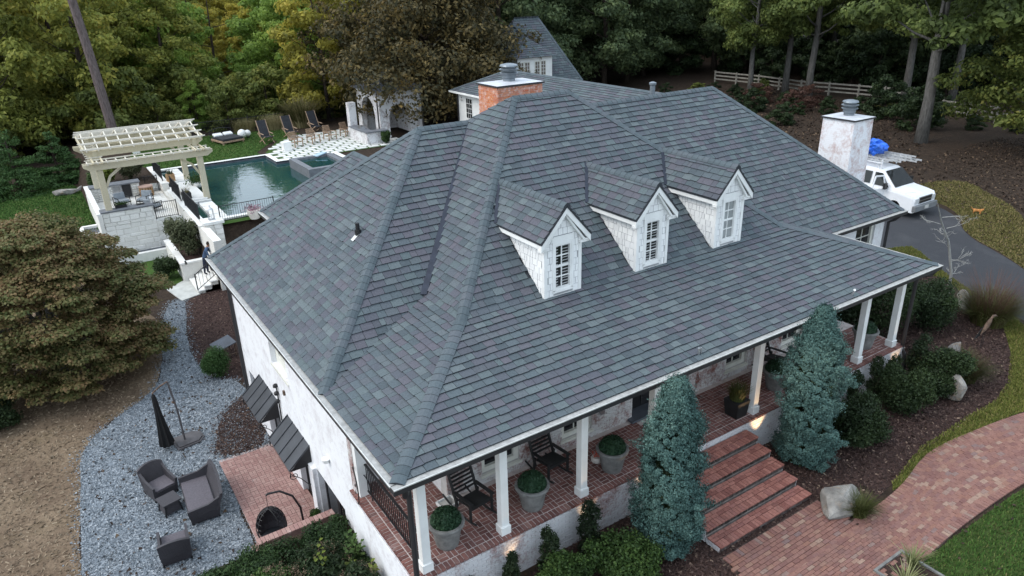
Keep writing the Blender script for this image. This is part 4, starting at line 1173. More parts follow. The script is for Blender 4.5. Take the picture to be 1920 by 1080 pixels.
    m.bx(wx0 + .016, wx1 - .016, DY0 - .03, DY0 - .001, wz1 - .01, wz1 + .06); m.bx(wx0 - .07, wx1 + .07, DY0 - .026, DY0 - .001, wz1 + .061, wz1 + .2)
    m.build('window_casing', M_WHITE, dor)
    if di < 2:                                # white plantation shutters behind the glass, with dark gaps
        m = MB()
        for k in range(14):
            z = wz0 + .1 + k * .078
            m.bx(wx0 + .06, cx - .02 - (.09 if di == 0 else 0), DY0 + .046, DY0 + .058, z, z + .017)
            m.bx(cx + .02, wx1 - .06, DY0 + .046, DY0 + .058, z, z + .017)
        m.build('shutter_slats', M_SLATG, dor)
    else:
        m = MB(); m.bx(wx0 + .06, cx - .03, DY0 + .046, DY0 + .058, wz0 + .08, wz1 - .08); m.bx(cx + .03, wx1 - .06, DY0 + .046, DY0 + .058, wz0 + .08, wz1 - .08); m.build('blind', M_BLIND, dor)

# chimneys ----------------------------------------------------------
def chimney(x0, x1, y0, y1, z0, z1, mat, capmat, batter=0.0, flue=.17, zflue=.55, bricks=None, fx=None):
    m = MB()
    bt = batter
    m.add([(x0 - bt, y0 - bt, z0), (x1 + bt, y0 - bt, z0), (x1 + bt, y1 + bt, z0), (x0 - bt, y1 + bt, z0), (x0, y0, z1), (x1, y0, z1), (x1, y1, z1), (x0, y1, z1)], BOXF6)
    ch = m.build('chimney', mat if not bricks else M_WMORT, house)
    if bricks:
        bs = brick_face(x0, x1, z1 - 1.6, z1, [], y0 - .005, .03) + brick_face(y0, y1, z1 - 1.6, z1, [], x0 - .005, .03, axis='x')
        boxpieces(ch, 'brick', bs, bricks, 300, 'brick_courses')
    m = MB(); m.bx(x0 - .07, x1 + .07, y0 - .07, y1 + .07, z1 + .002, z1 + .06); m.mat(1)
    m.add([(x0 - .05, y0 - .05, z1 + .062), (x1 + .05, y0 - .05, z1 + .062), (x1 + .05, y1 + .05, z1 + .062), (x0 - .05, y1 + .05, z1 + .062), ((x0 + x1) / 2, (y0 + y1) / 2, z1 + .13)], [(0, 1, 4), (1, 2, 4), (2, 3, 4), (3, 0, 4)])
    m.build('chimney_cap', [M_BRONZE, capmat], ch)
    cx, cy = (x0 + x1) / 2 if fx is None else fx, (y0 + y1) / 2; r = flue; z = z1 + .1
    m = MB(); m.lathe([(r * .85, 0), (r * .85, .1), (r, .13), (r, .25), (r * 1.3, .27), (r * 1.32, .3), (r * .9, .34), (r * .9, .38), (r * 1.35, .40), (r * 1.38, .43), (r * .9, .47), (r * .9, .51), (r * 1.3, .53), (r * 1.2, .58), (r * .5, .62)], (cx, cy, z), 18)
    m.build('flue', M_FLUE, ch, smooth=False)
chimney(10.04, 11.96, 12.0, 13.3, 0.5, 4.88, M_ORB, M_CAPW, bricks=M_ORB, flue=.26, fx=10.95)
chimney(22.98, 24.25, 6.35, 7.75, -3.95, 2.9, M_CHIMW, M_CAPW, batter=.06, flue=.24)
# vents on the roofs
m = MB(); m.tube([(17.6, 12.1, 3.0), (17.6, 12.1, 4.3)], .11, 12); m.lathe([(.12, 0), (.15, .03), (.15, .1), (.05, .14)], (17.6, 12.1, 4.26), 12); m.build('vent_pipe', M_FLUE, house)
zz = 2.67 * .811
m = MB(); m.tube([(2.67, 7.62, zz), (2.67, 7.62, zz + .16)], .085, 10); m.tube([(2.67, 7.62, zz + .16), (2.67, 7.62, zz + .34)], .055, 10); m.build('plumbing_vent', M_BLACK, house)
m = MB(); m.bar((2.67 - .2, 7.62, zz - .2 * .811 + .045), (2.67 + .02, 7.62, zz + .02 * .811 + .045), .16, .01, up=N['wing_left']); m.build('vent_flashing', M_LIP, house)

# ================================================================== FRONT STEPS AND WALKWAY
steps = thing('brick_steps', 'wide red brick steps leading up to the front porch', 'steps', (8.55, -.8, FZ))
SX0, SX1 = 6.9, 10.22
bd = MB(); fb = []; rb = []
r_ = random.Random(21)
NT = 5
for k in range(NT):
    z = PF - .183 * (k + 1); yf = -.17 - .435 * k; yb = .30 if k == 0 else -.17 - .435 * (k - 1)
    x0 = SX0 + .0; x1 = SX1
    bd.bx(x0 + .012, x1 - .012, yf + .02, yb - (0 if k else .002), FZ - .3, z - .035)
    # tread bricks: soldier row at the nosing, stretchers behind
    x = x0
    while x < x1 - .05:
        w = min(.094, x1 - x)
        fb.append(((x + w / 2, yf + .085, z - .017 + r_.uniform(-.003, .003)), (.094, .205, .036), 0, r_.uniform(-.012, .012), r_.uniform(-.01, .01))); x += .104
    yy = yf + .2
    row = 0
    while yy + .1 < yb + .02:
        x = x0 - (.1 if row % 2 else 0)
        while x < x1:
            a = max(x, x0); b_ = min(x + .205, x1)
            if b_ - a > .05: fb.append((((a + b_) / 2, yy + .05, z - .018 + r_.uniform(-.003, .002)), (round(b_ - a, 3), .094, .034), 0, r_.uniform(-.008, .008), 0))
            x += .215
        yy += .104; row += 1
    x = x0
    while x < x1 - .05:                       # riser bricks, slightly set back, dark joint under the nosing
        rb.append(((x + .1, yf + .045, z - .115), (.2, .05, .1), 0, 0, 0)); x += .21
st = bd.build('step_core', M_SMORT, steps)
boxpieces(steps, 'brick', fb, M_STEPB, 300, 'brick_treads')
boxpieces(st, 'riser_brick', rb, M_RISER, 120, 'riser_courses')
m = MB()
for k in range(NT):
    z = PF - .183 * (k + 1); yf = -.17 - .435 * k; yb = .29
    for s, x in ((-1, SX0 + .002), (1, SX1 - .002)):
        m.bx(x - .008, x + .008, yf + .022, yf + .435, FZ - .1, z - .04)
m.build('side_face', M_WWBASE, steps)

# brick walkway: landing in front of the steps, straight run to the right, curve at the far end
def centre_poly():
    # straight along x then bending away around the bed
    top = [(10.6, -3.08), (12.6, -2.93), (14.0, -2.62), (15.2, -2.62), (16.4, -2.78), (18.4, -3.05), (20.4, -3.6), (22.3, -4.9), (23.5, -6.5), (24.2, -9)]
    return top
wtop = [(6.75, -2.02), (10.32, -2.02), (10.30, -2.95), (11.2, -3.05), (12.6, -2.95), (14.0, -2.62), (15.0, -2.58), (16.4, -2.75), (18.6, -3.1), (20.6, -3.75), (22.4, -5.1), (23.4, -6.6), (24.0, -9)]
wbot = [(21.8, -9), (21.2, -7.6), (20.0, -6.2), (18.4, -5.3), (16.8, -4.9), (15.2, -4.68), (12.2, -4.6), (10.3, -4.72), (6.75, -4.8)]
wbase = patch('brick_walkway', wtop + wbot, .018, M_WJOINT, z=FZ, it=0, jitter=0)
boxes = []
def lerp_poly(pl, t):
    ds = [0]
    for i in range(len(pl) - 1): ds.append(ds[-1] + math.hypot(pl[i + 1][0] - pl[i][0], pl[i + 1][1] - pl[i][1]))
    T = t * ds[-1]
    for i in range(len(pl) - 1):
        if ds[i + 1] >= T - 1e-9:
            k = (T - ds[i]) / (ds[i + 1] - ds[i] + 1e-12)
            return tuple(u_ + (w_ - u_) * k for u_, w_ in zip(pl[i], pl[i + 1]))
    return pl[-1]
def spl(pl, it=3):
    for _ in range(it):
        o = [pl[0]]
        for i in range(len(pl) - 1):
            a, b_ = pl[i], pl[i + 1]
            o.append((a[0] * .75 + b_[0] * .25, a[1] * .75 + b_[1] * .25)); o.append((a[0] * .25 + b_[0] * .75, a[1] * .25 + b_[1] * .75))
        o.append(pl[-1]); pl = o
    return pl
edge_t = spl([(10.35, -3.0)] + wtop[3:]); edge_b = spl([(6.75, -4.75), (10.3, -4.7)] + wbot[::-1][2:])
r_ = random.Random(31)
ZB = FZ + .035
def wb(x, y, rz, l=.205, d=.094): boxes.append(((x, y, ZB + r_.uniform(-.004, .004)), (l, d, .05), rz + r_.uniform(-.015, .015), r_.uniform(-.012, .012), r_.uniform(-.012, .012)))
# border soldiers
def polylen(pl): return sum(math.hypot(pl[i + 1][0] - pl[i][0], pl[i + 1][1] - pl[i][1]) for i in range(len(pl) - 1))
for pl, sgn in ((edge_t, -1), (edge_b, 1)):
    n = int(polylen(pl) / .108)
    for i in range(n):
        a = lerp_poly(pl, (i + .5) / n); b_ = lerp_poly(pl, min(1, (i + .6) / n)); ang = math.atan2(b_[1] - a[1], b_[0] - a[0])
        wb(a[0] - math.sin(ang) * .11 * sgn, a[1] + math.cos(ang) * .11 * sgn, ang + math.pi / 2)
# courses between the borders: interpolate along the path
NL = int(polylen(edge_b[:]) / .216)
rows = 15
et = spl([(6.75, -2.95), (10.3, -2.95)] + wtop[3:])
for rw in range(rows):
    k = (rw + 1.0) / (rows + 1)
    line = []
    for t in range(201):
        a = lerp_poly(et, t / 200); b_ = lerp_poly(edge_b, t / 200)
        A_ = Vector((a[0], a[1])); B_ = Vector((b_[0], b_[1])); d = (B_ - A_).normalized()
        A_ += d * .235; B_ -= d * .235
        q = A_.lerp(B_, k * 1.0 + (k - .5) * .08); line.append((q.x, q.y, (B_ - A_).length * 1.08 / (rows + 1)))
    n = int(polylen(line) / .217)
    for i in range(n):
        tt = (i + .5 + (.5 if rw % 2 else 0)) / n
        if tt > 1: continue
        a = lerp_poly(line, tt); b_ = lerp_poly(line, min(1, tt + .002)); ang = math.atan2(b_[1] - a[1], b_[0] - a[0])
        wb(a[0], a[1], ang, .206, round(a[2] - .011, 3))
# landing in front of the steps
y = -2.13; row = 0
while y > -3.3:
    if row < 2:
        x = 6.8
        while x < 10.25:
            if row == 0: wb(x + .05, y - .05, math.pi / 2)
            x += .105
        y -= .107
    else:
        x = 6.8 - (.1 if row % 2 else 0)
        while x < 10.2: wb(x + .1, y, 0); x += .216
        y -= .106
    row += 1
boxpieces(wbase, 'brick', boxes, M_WALKB, 300, 'brick_paving')
# left brick patio and its retaining wall
pat = patch('brick_patio', [(-1.42, 11.9), (.39, 11.9), (.39, 5.5), (-1.7, 5.5), (-1.45, 7.5)], .02, M_PATIOM, z=LZ, it=0, jitter=0)
boxes = []; r_ = random.Random(3); S = .216
for i in range(10):
    for j in range(31):
        bx0 = -1.65 + i * S; by0 = 5.48 + j * S
        if bx0 + .03 < -1.44 and by0 > 7.2: continue
        if bx0 < -1.70 or by0 + S > 11.95: continue
        if bx0 + S > .55: continue
        z = LZ + .034
        if (i // 1 + j) % 2 == 0:
            for e in (.25, .75): boxes.append(((bx0 + S / 2, by0 + S * e, z + r_.uniform(-.002, .002)), (.204, .098, .03), 0, 0, 0))
        else:
            for e in (.25, .75): boxes.append(((bx0 + S * e, by0 + S / 2, z + r_.uniform(-.002, .002)), (.098, .204, .03), 0, 0, 0))
boxpieces(pat, 'brick', boxes, M_PATIOB, 300, 'brick_paving')
rw = thing('retaining_wall', 'low brick retaining wall with pinkish coping at the hedge end of the patio', 'wall', (-.7, 5.4, LZ))
m = MB(); m.bx(-1.72, .295, 5.28, 5.46, LZ - .2, -4.5); m.build('wall_body', M_PATIOB, rw)
bs = []; x = -1.74
while x < .25: bs.append(((x + .05, 5.37, -4.47), (.097, .24, .058), 0, 0, 0)); x += .106
boxpieces(rw, 'coping_brick', bs, M_PATIOB, 300)

# ================================================================== PORCH FURNITURE
def make_rocker():
    t = thing('rocking_chair', '', 'rocking chair')
    def b(name, mb): return mb.build(name, M_BLKWOOD, t, local=True)
    s = MB()
    for k in range(6): s.box((0, -.24 + k * .085, .42 - k * .012), (.52, .075, .02))
    s.box((0, -.26, .39), (.56, .03, .07)); b('seat', s)
    for k in range(9):                        # back slats, horizontal
        z = .48 + k * .084; y = .285 + (z - .42) * .38
        MB().box((0, y, z), (.5, .02, .07), tilt=(.37, 0)).build('back_slat', M_BLKWOOD, t, local=True)
    for sx in (-.28, .28):
        m = MB(); m.bar((sx, .2, .2), (sx, .62, 1.3), .045, .05); b('back_post', m)
        m = MB(); m.bar((sx, -.27, .08), (sx, -.27, .56), .045, .045); b('front_leg', m)
        m = MB(); m.bar((sx, .26, .08), (sx, .22, .42), .045, .045); b('rear_leg', m)
        m = MB(); m.bar((sx, -.34, .57), (sx, .3, .53), .08, .025); b('armrest', m)
        m = MB(); pts = [(sx, -.45 + i * .1, .03 + .10 * ((i - 4.8) / 5.5) ** 2) for i in range(13)]; m.tube(pts, .024, 6); b('rocker', m)
    b('head_rail', MB().box((0, .61, 1.26), (.56, .025, .1), tilt=(.37, 0)))
    return t
rk = make_rocker()
spots = [((2.36, 1.45, PF), 2.62, 'black slatted rocking chair nearest the porch railing, beside the white tray'),
         ((4.66, 1.62, PF), 2.75, 'black slatted rocking chair between the first two front windows, behind a potted boxwood'),
         ((13.15, 1.75, PF), -2.85, 'black slatted rocking chair half hidden behind the right blue spruce'),]
for i, (p, rz, lab) in enumerate(spots):
    o = rk if i == 0 else copy_tree(rk)
    o.location = p; o.rotation_euler = (0, 0, rz + math.pi); o['label'] = lab; o['group'] = 'rocking chairs on the front porch'
    if i < 2: o.rotation_euler = (0, 0, .12 - .05 * i); o.scale = (1.08, 1.05, 1.02)
    else: o.rotation_euler = (0, 0, .1); o.scale = (1.08, 1.05, 1.02)

def leaf_cloud(P, size, rng_, up=.0, asp=.55, out=None, fold=.25):
    """P: n x 3 leaf positions -> one mesh of two-triangle leaves"""
    n = len(P); rs = rng_
    nrm = rs.normal(0, 1, (n, 3))
    if out is not None: nrm = nrm * .55 + out * 1.0
    nrm[:, 2] += up
    nrm /= np.linalg.norm(nrm, axis=1, keepdims=True) + 1e-9
    a = rs.normal(0, 1, (n, 3)); a -= nrm * np.sum(a * nrm, 1, keepdims=True); a /= np.linalg.norm(a, axis=1, keepdims=True) + 1e-9
    b_ = np.cross(nrm, a)
    sz = size * rs.uniform(.6, 1.35, (n, 1))
    h = nrm * sz * fold
    V = np.stack([P - a * sz * .5, P + b_ * sz * asp * .5 + h * .5, P + a * sz * .5, P - b_ * sz * asp * .5 + h * .5], 1).reshape(-1, 3)
    return V
def leaf_mesh(name, V, mat):
    n = len(V) // 4
    me = bpy.data.meshes.new(name)
    me.vertices.add(len(V)); me.vertices.foreach_set('co', V.astype(np.float32).ravel())
    me.loops.add(4 * n); me.loops.foreach_set('vertex_index', np.arange(4 * n, dtype=np.int32))
    me.polygons.add(n); me.polygons.foreach_set('loop_start', np.arange(0, 4 * n, 4, dtype=np.int32))
    me.polygons.foreach_set('loop_total', np.full(n, 4, dtype=np.int32))
    me.materials.append(mat); me.update(calc_edges=True); me.validate()
    return me
def lobes_points(rs, lobes, n, shell=.55):
    """lobes: (cx,cy,cz,rx,ry,rz); points weighted to the outer part of each lobe"""
    L = np.array(lobes, float); w = (L[:, 3] * L[:, 4] * L[:, 5]) ** (2 / 3); w /= w.sum()
    k = rs.choice(len(L), n, p=w)
    d = rs.normal(0, 1, (n, 3)); d /= np.linalg.norm(d, axis=1, keepdims=True)
    r = (shell + (1 - shell) * rs.random((n, 1))) ** .8
    r *= 1 + rs.normal(0, .08, (n, 1))
    P = L[k, :3] + d * r * L[k, 3:6]
    return P, d
def add_foliage(name, mat, parent, V, local=True):
    o = bpy.data.objects.new(name, leaf_mesh(name, V, mat)); link(o, parent)
    return o
nr = np.random.default_rng(5)

def make_pot():
    t = thing('potted_boxwood', '', 'potted plant')
    m = MB(); m.lathe([(.2, 0), (.215, .03), (.27, .34), (.275, .36), (.285, .365), (.29, .4), (.30, .44), (.335, .46), (.345, .5), (.335, .53), (.29, .53), (.28, .46), (.05, .45)], (0, 0, 0), 28)
    m.build('pot', M_POT, t, local=True, smooth=False)
    d = nr.normal(0, 1, (2600, 3)); d[:, 2] = np.abs(d[:, 2]) - .15; d /= np.linalg.norm(d, axis=1, keepdims=True)
    P = np.array([0, 0, .52]) + d * np.array([.27, .27, .25]) * nr.uniform(.8, 1.06, (2600, 1))
    add_foliage('boxwood', L_BOX, t, leaf_cloud(P, .05, nr, out=d))
    m = MB(); m.lathe([(.02, -.18), (.2, -.1), (.235, 0), (.2, .12), (.1, .2), (.01, .22)], (0, 0, .52), 14); m.build('inner_mass', L_BOX, t, local=True)
    return t
pot = make_pot()
pots = [((1.38, .93, PF), 'grey concrete pot of clipped boxwood at the porch corner by the first rocking chair'),
        ((3.58, .86, PF), 'grey concrete pot of clipped boxwood between the second and third porch columns'),
        ((5.98, .86, PF), 'grey concrete pot of clipped boxwood beside the small white pot'),
        ((12.35, 1.0, PF), 'grey concrete pot of clipped boxwood half hidden left of the right blue spruce'),
        ((16.72, 1.0, PF), 'grey concrete pot of clipped boxwood between the last two porch columns')]
for i, (p, lab) in enumerate(pots):
    o = pot if i == 0 else copy_tree(pot)
    o.location = p; o.scale = (1.18, 1.18, 1.18); o['label'] = lab; o['group'] = 'potted boxwoods along the porch edge'
# black square planter of grass
def blades(n, base_r, h, lean, rs, w=.012, c=(0, 0, 0), segs=3, droop=.5):
    mb_v = []; mb_f = []
    for i in range(n):
        a = rs.uniform(0, 2 * math.pi); r = base_r * math.sqrt(rs.random()); x = c[0] + r * math.cos(a); y = c[1] + r * math.sin(a)
        da = rs.uniform(0, 2 * math.pi) if rs.random() < .4 else a; L = h * rs.uniform(.6, 1.1); ln = lean * rs.uniform(.3, 1.1)
        sx, sy = -math.sin(da), math.cos(da); b = len(mb_v)
        for k in range(segs + 1):
            t = k / segs; out_ = ln * L * t ** 1.7; z = L * (t - droop * ln * t * t)
            ww = w * (1 - .85 * t)
            px, py = x + math.cos(da) * out_, y + math.sin(da) * out_
            mb_v.append((px - sx * ww, py - sy * ww, c[2] + z)); mb_v.append((px + sx * ww, py + sy * ww, c[2] + z))
        for k in range(segs): mb_f.append((b + 2 * k, b + 2 * k + 1, b + 2 * k + 3, b + 2 * k + 2))
    return mb_v, mb_f
pl = thing('square_planter', 'black square planter of green grass beside a porch column above the steps', 'planter', (10.33, .72, PF), rz=0)
m = MB(); m.add([(-.2, -.2, 0), (.2, -.2, 0), (.2, .2, 0), (-.2, .2, 0), (-.25, -.25, .5), (.25, -.25, .5), (.25, .25, .5), (-.25, .25, .5)], BOXF6); m.build('box', M_BLKWOOD, pl, local=True)
v, f = blades(420, .2, .55, .45, random.Random(4), .012, (0, 0, .48)); o = bpy.data.objects.new('foliage', mesh_from('foliage', v, f, [L_GRASS])); link(o, pl)
# tray, small pot, hose
tr = thing('plastic_tray', 'pale plastic tray lying on the porch beside the first rocking chair', 'tray', (1.98, 2.02, PF))
m = MB(); m.box((0, 0, .03), (.42, .34, .06), rz=.1); m.build('tray_base', M_TRAY, tr, local=True, bevel=.02)
m = MB()
for c, d in (((0, .16, .08), (.42, .025, .05)), ((0, -.16, .08), (.42, .025, .05)), ((.2, 0, .08), (.025, .32, .05)), ((-.2, 0, .08), (.025, .32, .05))): m.box(Matrix.Rotation(.1, 3, 'Z') @ Vector(c), d, rz=.1)
m.build('rim', M_WHITE, tr, local=True)
tp = thing('small_flower_pot', 'small white pot with red flowers on the porch floor', 'flower pot', (5.86, 1.3, PF))
m = MB(); m.lathe([(.1, 0), (.14, .03), (.15, .1), (.12, .16), (.1, .15)], (0, 0, 0), 16); m.build('pot', M_POTW, tp, local=True)
P = nr.normal(0, .05, (60, 3)) + np.array([0, 0, .2]); add_foliage('flowers', M_REDF, tp, leaf_cloud(P, .05, nr))
hz = MB()
pts = []
for i in range(40):
    t = i / 39; a = t * 2 * math.pi * 2.2
    pts.append((.5 - .16 * math.sin(a * .5) - .05, 3.45 + .28 * math.cos(a), -2.3 + .42 * math.sin(a) - .55 * t))
hz.tube(pts, .014, 6)
ho = hz.build('garden_hose', M_BLACK); tag(ho, 'black garden hose looped over the end of the porch railing', 'hose')
# uplights along the porch base (lit lamps in the photograph)
def uplight(x, y, z, lab, aim=(0, .35, 1), e=22):
    t = thing('garden_uplight', lab, 'garden light', (x, y, z), group='uplights in front of the porch')
    m = MB(); m.tube([(0, 0, 0), (0, 0, .28)], .012, 6); m.build('stake', M_BLACK, t, local=True)
    m = MB(); m.tube([(0, 0, .27), (0, .03, .36)], .035, 8); m.build('lamp_head', M_BLACK, t, local=True)
    l = bpy.data.lights.new('lamp', 'SPOT'); l.energy = e; l.color = (1.0, .62, .3); l.spot_size = R(60); l.spot_blend = .8; l.shadow_soft_size = .03
    o = bpy.data.objects.new('lamp', l); link(o, t); o.location = (0, .035, .385)
    o.rotation_euler = (-Vector(aim)).to_track_quat('Z', 'Y').to_euler()
uplight(2.55, -.02, FZ, 'small black uplight shining on the porch base left of the columnar yews')
uplight(4.72, -.02, FZ, 'small black uplight shining on the porch base below the third column')
uplight(6.5, -.15, FZ, 'small black uplight behind the left blue spruce')
uplight(10.72, -.12, FZ, 'small black uplight at the right foot of the brick steps', e=60)
uplight(17.4, 0.0, FZ, 'small black uplight below the last porch column')

# ================================================================== GARDEN PLANTS
def shrub(name, label, cat, loc, r, h, mat, n=2600, leaf=.07, seed=0, group=None, lob=9, up=.3, shape='round', core=None, stems=True):
    rs = np.random.default_rng(seed + 100)
    t = thing(name, label, cat, loc, group)
    lobes = []
    if shape == 'round':
        lobes.append((0, 0, h * .5, r * .72, r * .72, h * .5))
        for i in range(lob):
            a = rs.uniform(0, 6.28); q = rs.uniform(.35, .68); z = rs.uniform(.25, .82)
            k = rs.uniform(.3, .5); lobes.append((r * q * math.cos(a), r * q * math.sin(a), h * z, r * k, r * k, h * k * .6))
    elif shape == 'column':
        for i in range(lob):
            a = rs.uniform(0, 6.28); z = (i + .5) / lob; q = r * .4 * (1 - .5 * z)
            lobes.append((q * math.cos(a), q * math.sin(a), h * z * .93, r * (.75 - .25 * z), r * (.75 - .25 * z), h * .16))
    elif shape == 'cone':
        for i in range(lob):
            z = (i + .3) / lob; rr = r * (1 - z) ** .75 + .06
            for j in range(max(1, int(5 * (1 - z) + 1))):
                a = rs.uniform(0, 6.28); lobes.append((rr * .55 * math.cos(a), rr * .55 * math.sin(a), h * z + rs.uniform(-.05, .05) * h, rr * .6, rr * .6, h * .09))
    P, d = lobes_points(rs, lobes, n)
    P = P[P[:, 2] > .02]; d = d[:len(P)]
    V = leaf_cloud(P, leaf, rs, up=up, out=d)
    add_foliage('foliage', mat, t, V)
    m = MB()
    for i in range(6):
        a = i * 1.05 + seed; m.tube([(0, 0, -.05), (r * .2 * math.cos(a), r * .2 * math.sin(a), h * .3), (r * .5 * math.cos(a), r * .5 * math.sin(a), h * .62)], [.03, .022, .01], 5)
    if shape in ('column', 'cone'): m.tube([(0, 0, -.05), (0, 0, h * .9)], [.05, .01], 6)
    m.build('stem', M_BARKD, t, local=True)
    # dense inner twigs keep the middle dark and opaque
    P2, d2 = lobes_points(rs, [(a, b_, c, x * .72, y * .72, z * .72) for a, b_, c, x, y, z in lobes], n // 4)
    P2 = P2[P2[:, 2] > .02]
    add_foliage('inner_foliage', mat, t, leaf_cloud(P2, leaf * 2.2, rs, up=.1))
    return t

def blue_spruce(label, loc, h, r, seed):
    rs = np.random.default_rng(seed); t = thing('blue_spruce', label, 'spruce', loc, 'blue spruces flanking the brick steps')
    def rad(f): return r * (.74 + 1.3 * f if f < .2 else 1.0 if f < .55 else max(.07, 1 - .9 * ((f - .55) / .45) ** 1.35))
    P = []; D = []; nc = 760
    for i in range(nc):
        f = ((i + .5) / nc) ** 1.08; z = h * (.03 + .96 * f); a = i * 2.399963; ra = rad(f) * (rs.uniform(.80, 1.06) if rs.random() < .9 else rs.uniform(1.1, 1.35)) * (1 + .20 * math.sin(2 * a + 8 * f + 2.1 * seed) + .16 * math.sin(30 * f + 3 * a) + .10 * math.sin(5 * a + 13 * f))
        c = np.array([ra * math.cos(a), ra * math.sin(a), z]); k = rs.uniform(.075, .135) * (.7 + .4 * ra / r); m_ = 150
        dd = rs.normal(0, 1, (m_, 3)); dd /= np.linalg.norm(dd, axis=1, keepdims=True); ax = np.array([math.cos(a), math.sin(a), .45]); ax /= np.linalg.norm(ax)
        pp = c + dd * k * np.array([1, 1, .75]) * rs.uniform(.5, 1.0, (m_, 1)) + ax * rs.exponential(.035, (m_, 1))
        P.append(pp); D.append(dd * .7 + ax)
    P = np.concatenate(P); D = np.concatenate(D)
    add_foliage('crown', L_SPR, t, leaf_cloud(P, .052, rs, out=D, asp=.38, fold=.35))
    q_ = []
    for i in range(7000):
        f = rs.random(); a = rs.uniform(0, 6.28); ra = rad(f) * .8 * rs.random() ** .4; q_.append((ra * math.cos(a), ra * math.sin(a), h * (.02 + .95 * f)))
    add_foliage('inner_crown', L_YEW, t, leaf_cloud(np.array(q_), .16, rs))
    m = MB(); m.tube([(0, 0, -.1), (.02, 0, h * .5), (0, 0, h * .96)], [.09, .06, .012], 8)
    for i in range(46):
        z = h * (.05 + .85 * i / 46); a = i * 2.4; q = r * .75 * (1 if i < 22 else 1 - (i - 22) / 26)
        m.tube([(0, 0, z), (q * math.cos(a), q * math.sin(a), z + .12)], [.018, .006], 4, cap=False)
    m.build('trunk', M_BARKD, t, local=True)
blue_spruce('tall blue spruce left of the brick steps', (5.98, -1.1, FZ), 4.6, .60, 1)
blue_spruce('tall blue spruce right of the brick steps', (11.4, -.80, FZ), 4.65, .62, 2)

yews = [((2.35, .05, FZ), .95, .17, 'short columnar yew at the porch base below the second column'),
        ((3.35, -.02, FZ), 1.12, .2, 'columnar yew at the porch base left of the third column'),
        ((4.42, -.1, FZ), 1.45, .24, 'tallest columnar yew at the porch base, below the third column'),
        ((1.4, .1, FZ), .8, .17, 'small columnar yew at the porch corner by the downspout'),
        ((13.3, -.1, FZ), 1.2, .2, 'columnar yew just behind the right blue spruce'),
        ((14.75, .02, FZ), 1.25, .2, 'columnar yew at the porch base left of the seventh column'),
        ((15.75, -.05, FZ), 1.35, .27, 'columnar yew at the porch base below the seventh column'),
        ((16.75, .0, FZ), 1.1, .24, 'columnar yew at the porch base between the last two columns'),
        ((17.95, -.1, FZ), 1.5, .3, 'columnar yew at the far right corner of the porch')]
for i, (p, h, r, lab) in enumerate(yews):
    shrub('columnar_yew', lab, 'yew', (p[0], p[1] - .1, p[2]), r * 1.45, h * 1.12, L_YEW, 3400, .05, i, 'columnar yews along the porch base', 8, .5, 'column')
bush = [((4.75, -1.15, FZ), .85, 1.2, L_SHR, 'bright green rounded shrub left of the left blue spruce'),
        ((3.3, -.75, FZ), .75, .95, L_SHR, 'bright green low shrub below the columnar yews, at the bottom of the picture'),
        ((13.3, -1.05, FZ), .88, 1.25, L_SHD, 'dark rounded shrub right behind the right blue spruce'),
        ((15.8, -.95, FZ), .85, 1.2, L_SHD, 'dark rounded shrub in the middle of the right bed row'),
        ((18.0, -.8, FZ), .9, 1.25, L_SHD, 'dark rounded shrub beside the upper quartz boulder'),
        ((20.0, 2.4, FZ), 1.35, 2.0, L_SHD, 'large dark shrub beyond the right end of the porch'),
        ((21.7, 1.5, FZ), 1.1, 1.6, L_SHD, 'rounded shrub beyond the last porch column, nearest the bare sapling'),
        ((18.9, 3.2, FZ), 1.0, 2.2, L_SHD, 'dark shrub in the corner between porch end and right wing'),
        ((4.35, .05 - .9, FZ), .5, .8, L_SHR, 'small light green shrub between the two bright rounded shrubs')]
for i, (p, r, h, mt, lab) in enumerate(bush):
    shrub('rounded_shrub', lab, 'shrub', p, r * (1.0 if i < 2 else 1.1), h * (.9 if i < 2 else 1.12), mt, 9500 if i not in (8,) else 2400, .07, 20 + i, 'rounded shrubs in the front beds')
shrub('round_boxwood', 'round clipped boxwood on the mulch by the back corner of the white side wall', 'shrub', (.0, 17.8, LZ), .72, 1.35, L_CON, 7000, .055, 60, lob=4, up=.2)
shrub('dwarf_shrub', 'small dark evergreen growing by the basement door next to the retaining wall', 'shrub', (.12, 6.5, LZ), .3, .95, L_SHR, 1500, .06, 61, shape='column')
# hedge and mixed plants on the bank at the bottom left
hg = thing('hedge', 'long low dark green hedge on the bank between gravel yard and porch', 'hedge', (-1.5, 4.6, -5.0))
rs = np.random.default_rng(8); lob = []
def bank(x): return -4.35 + (-5.3 + 4.35) * sst(-1.2, -3.0, x) if x < -1.2 else -4.35
def bankz(x): return -4.4 + (-6.05 + 4.4) * (1 - sst(-4.4, -3.1, x))
for i in range(170):
    x = rs.uniform(-3.75, .2); k = (x + 3.75) / 3.95; y = 5.1 - .25 * (1 - k) - rs.random() ** .8 * (1.0 + 1.7 * k)
    lob.append((x + 1.5, y - 4.6 - .25 * (1 - k), bankz(x) + 5.0 + rs.uniform(.05, .3), rs.uniform(.2, .38), rs.uniform(.2, .38), rs.uniform(.14, .24)))
P, d = lobes_points(rs, lob, 44000, .5)
add_foliage('foliage', leafmat('leaf_hedge', [(0, (.01, .024, .008)), (.45, (.03, .062, .02)), (.75, (.058, .105, .03)), (1, (.11, .16, .045))]), hg, leaf_cloud(P, .06, rs, up=.4, out=d))
P, d = lobes_points(rs, [(a, b_, c - .05, x * .8, y * .8, z * .8) for a, b_, c, x, y, z in lob], 6000)
add_foliage('inner_foliage', L_SHD, hg, leaf_cloud(P, .13, rs))
m = MB()
for i in range(20): m.tube([(lob[i][0], lob[i][1], lob[i][2] - .5), (lob[i][0] + .05, lob[i][1], lob[i][2] + .1)], .012, 5)
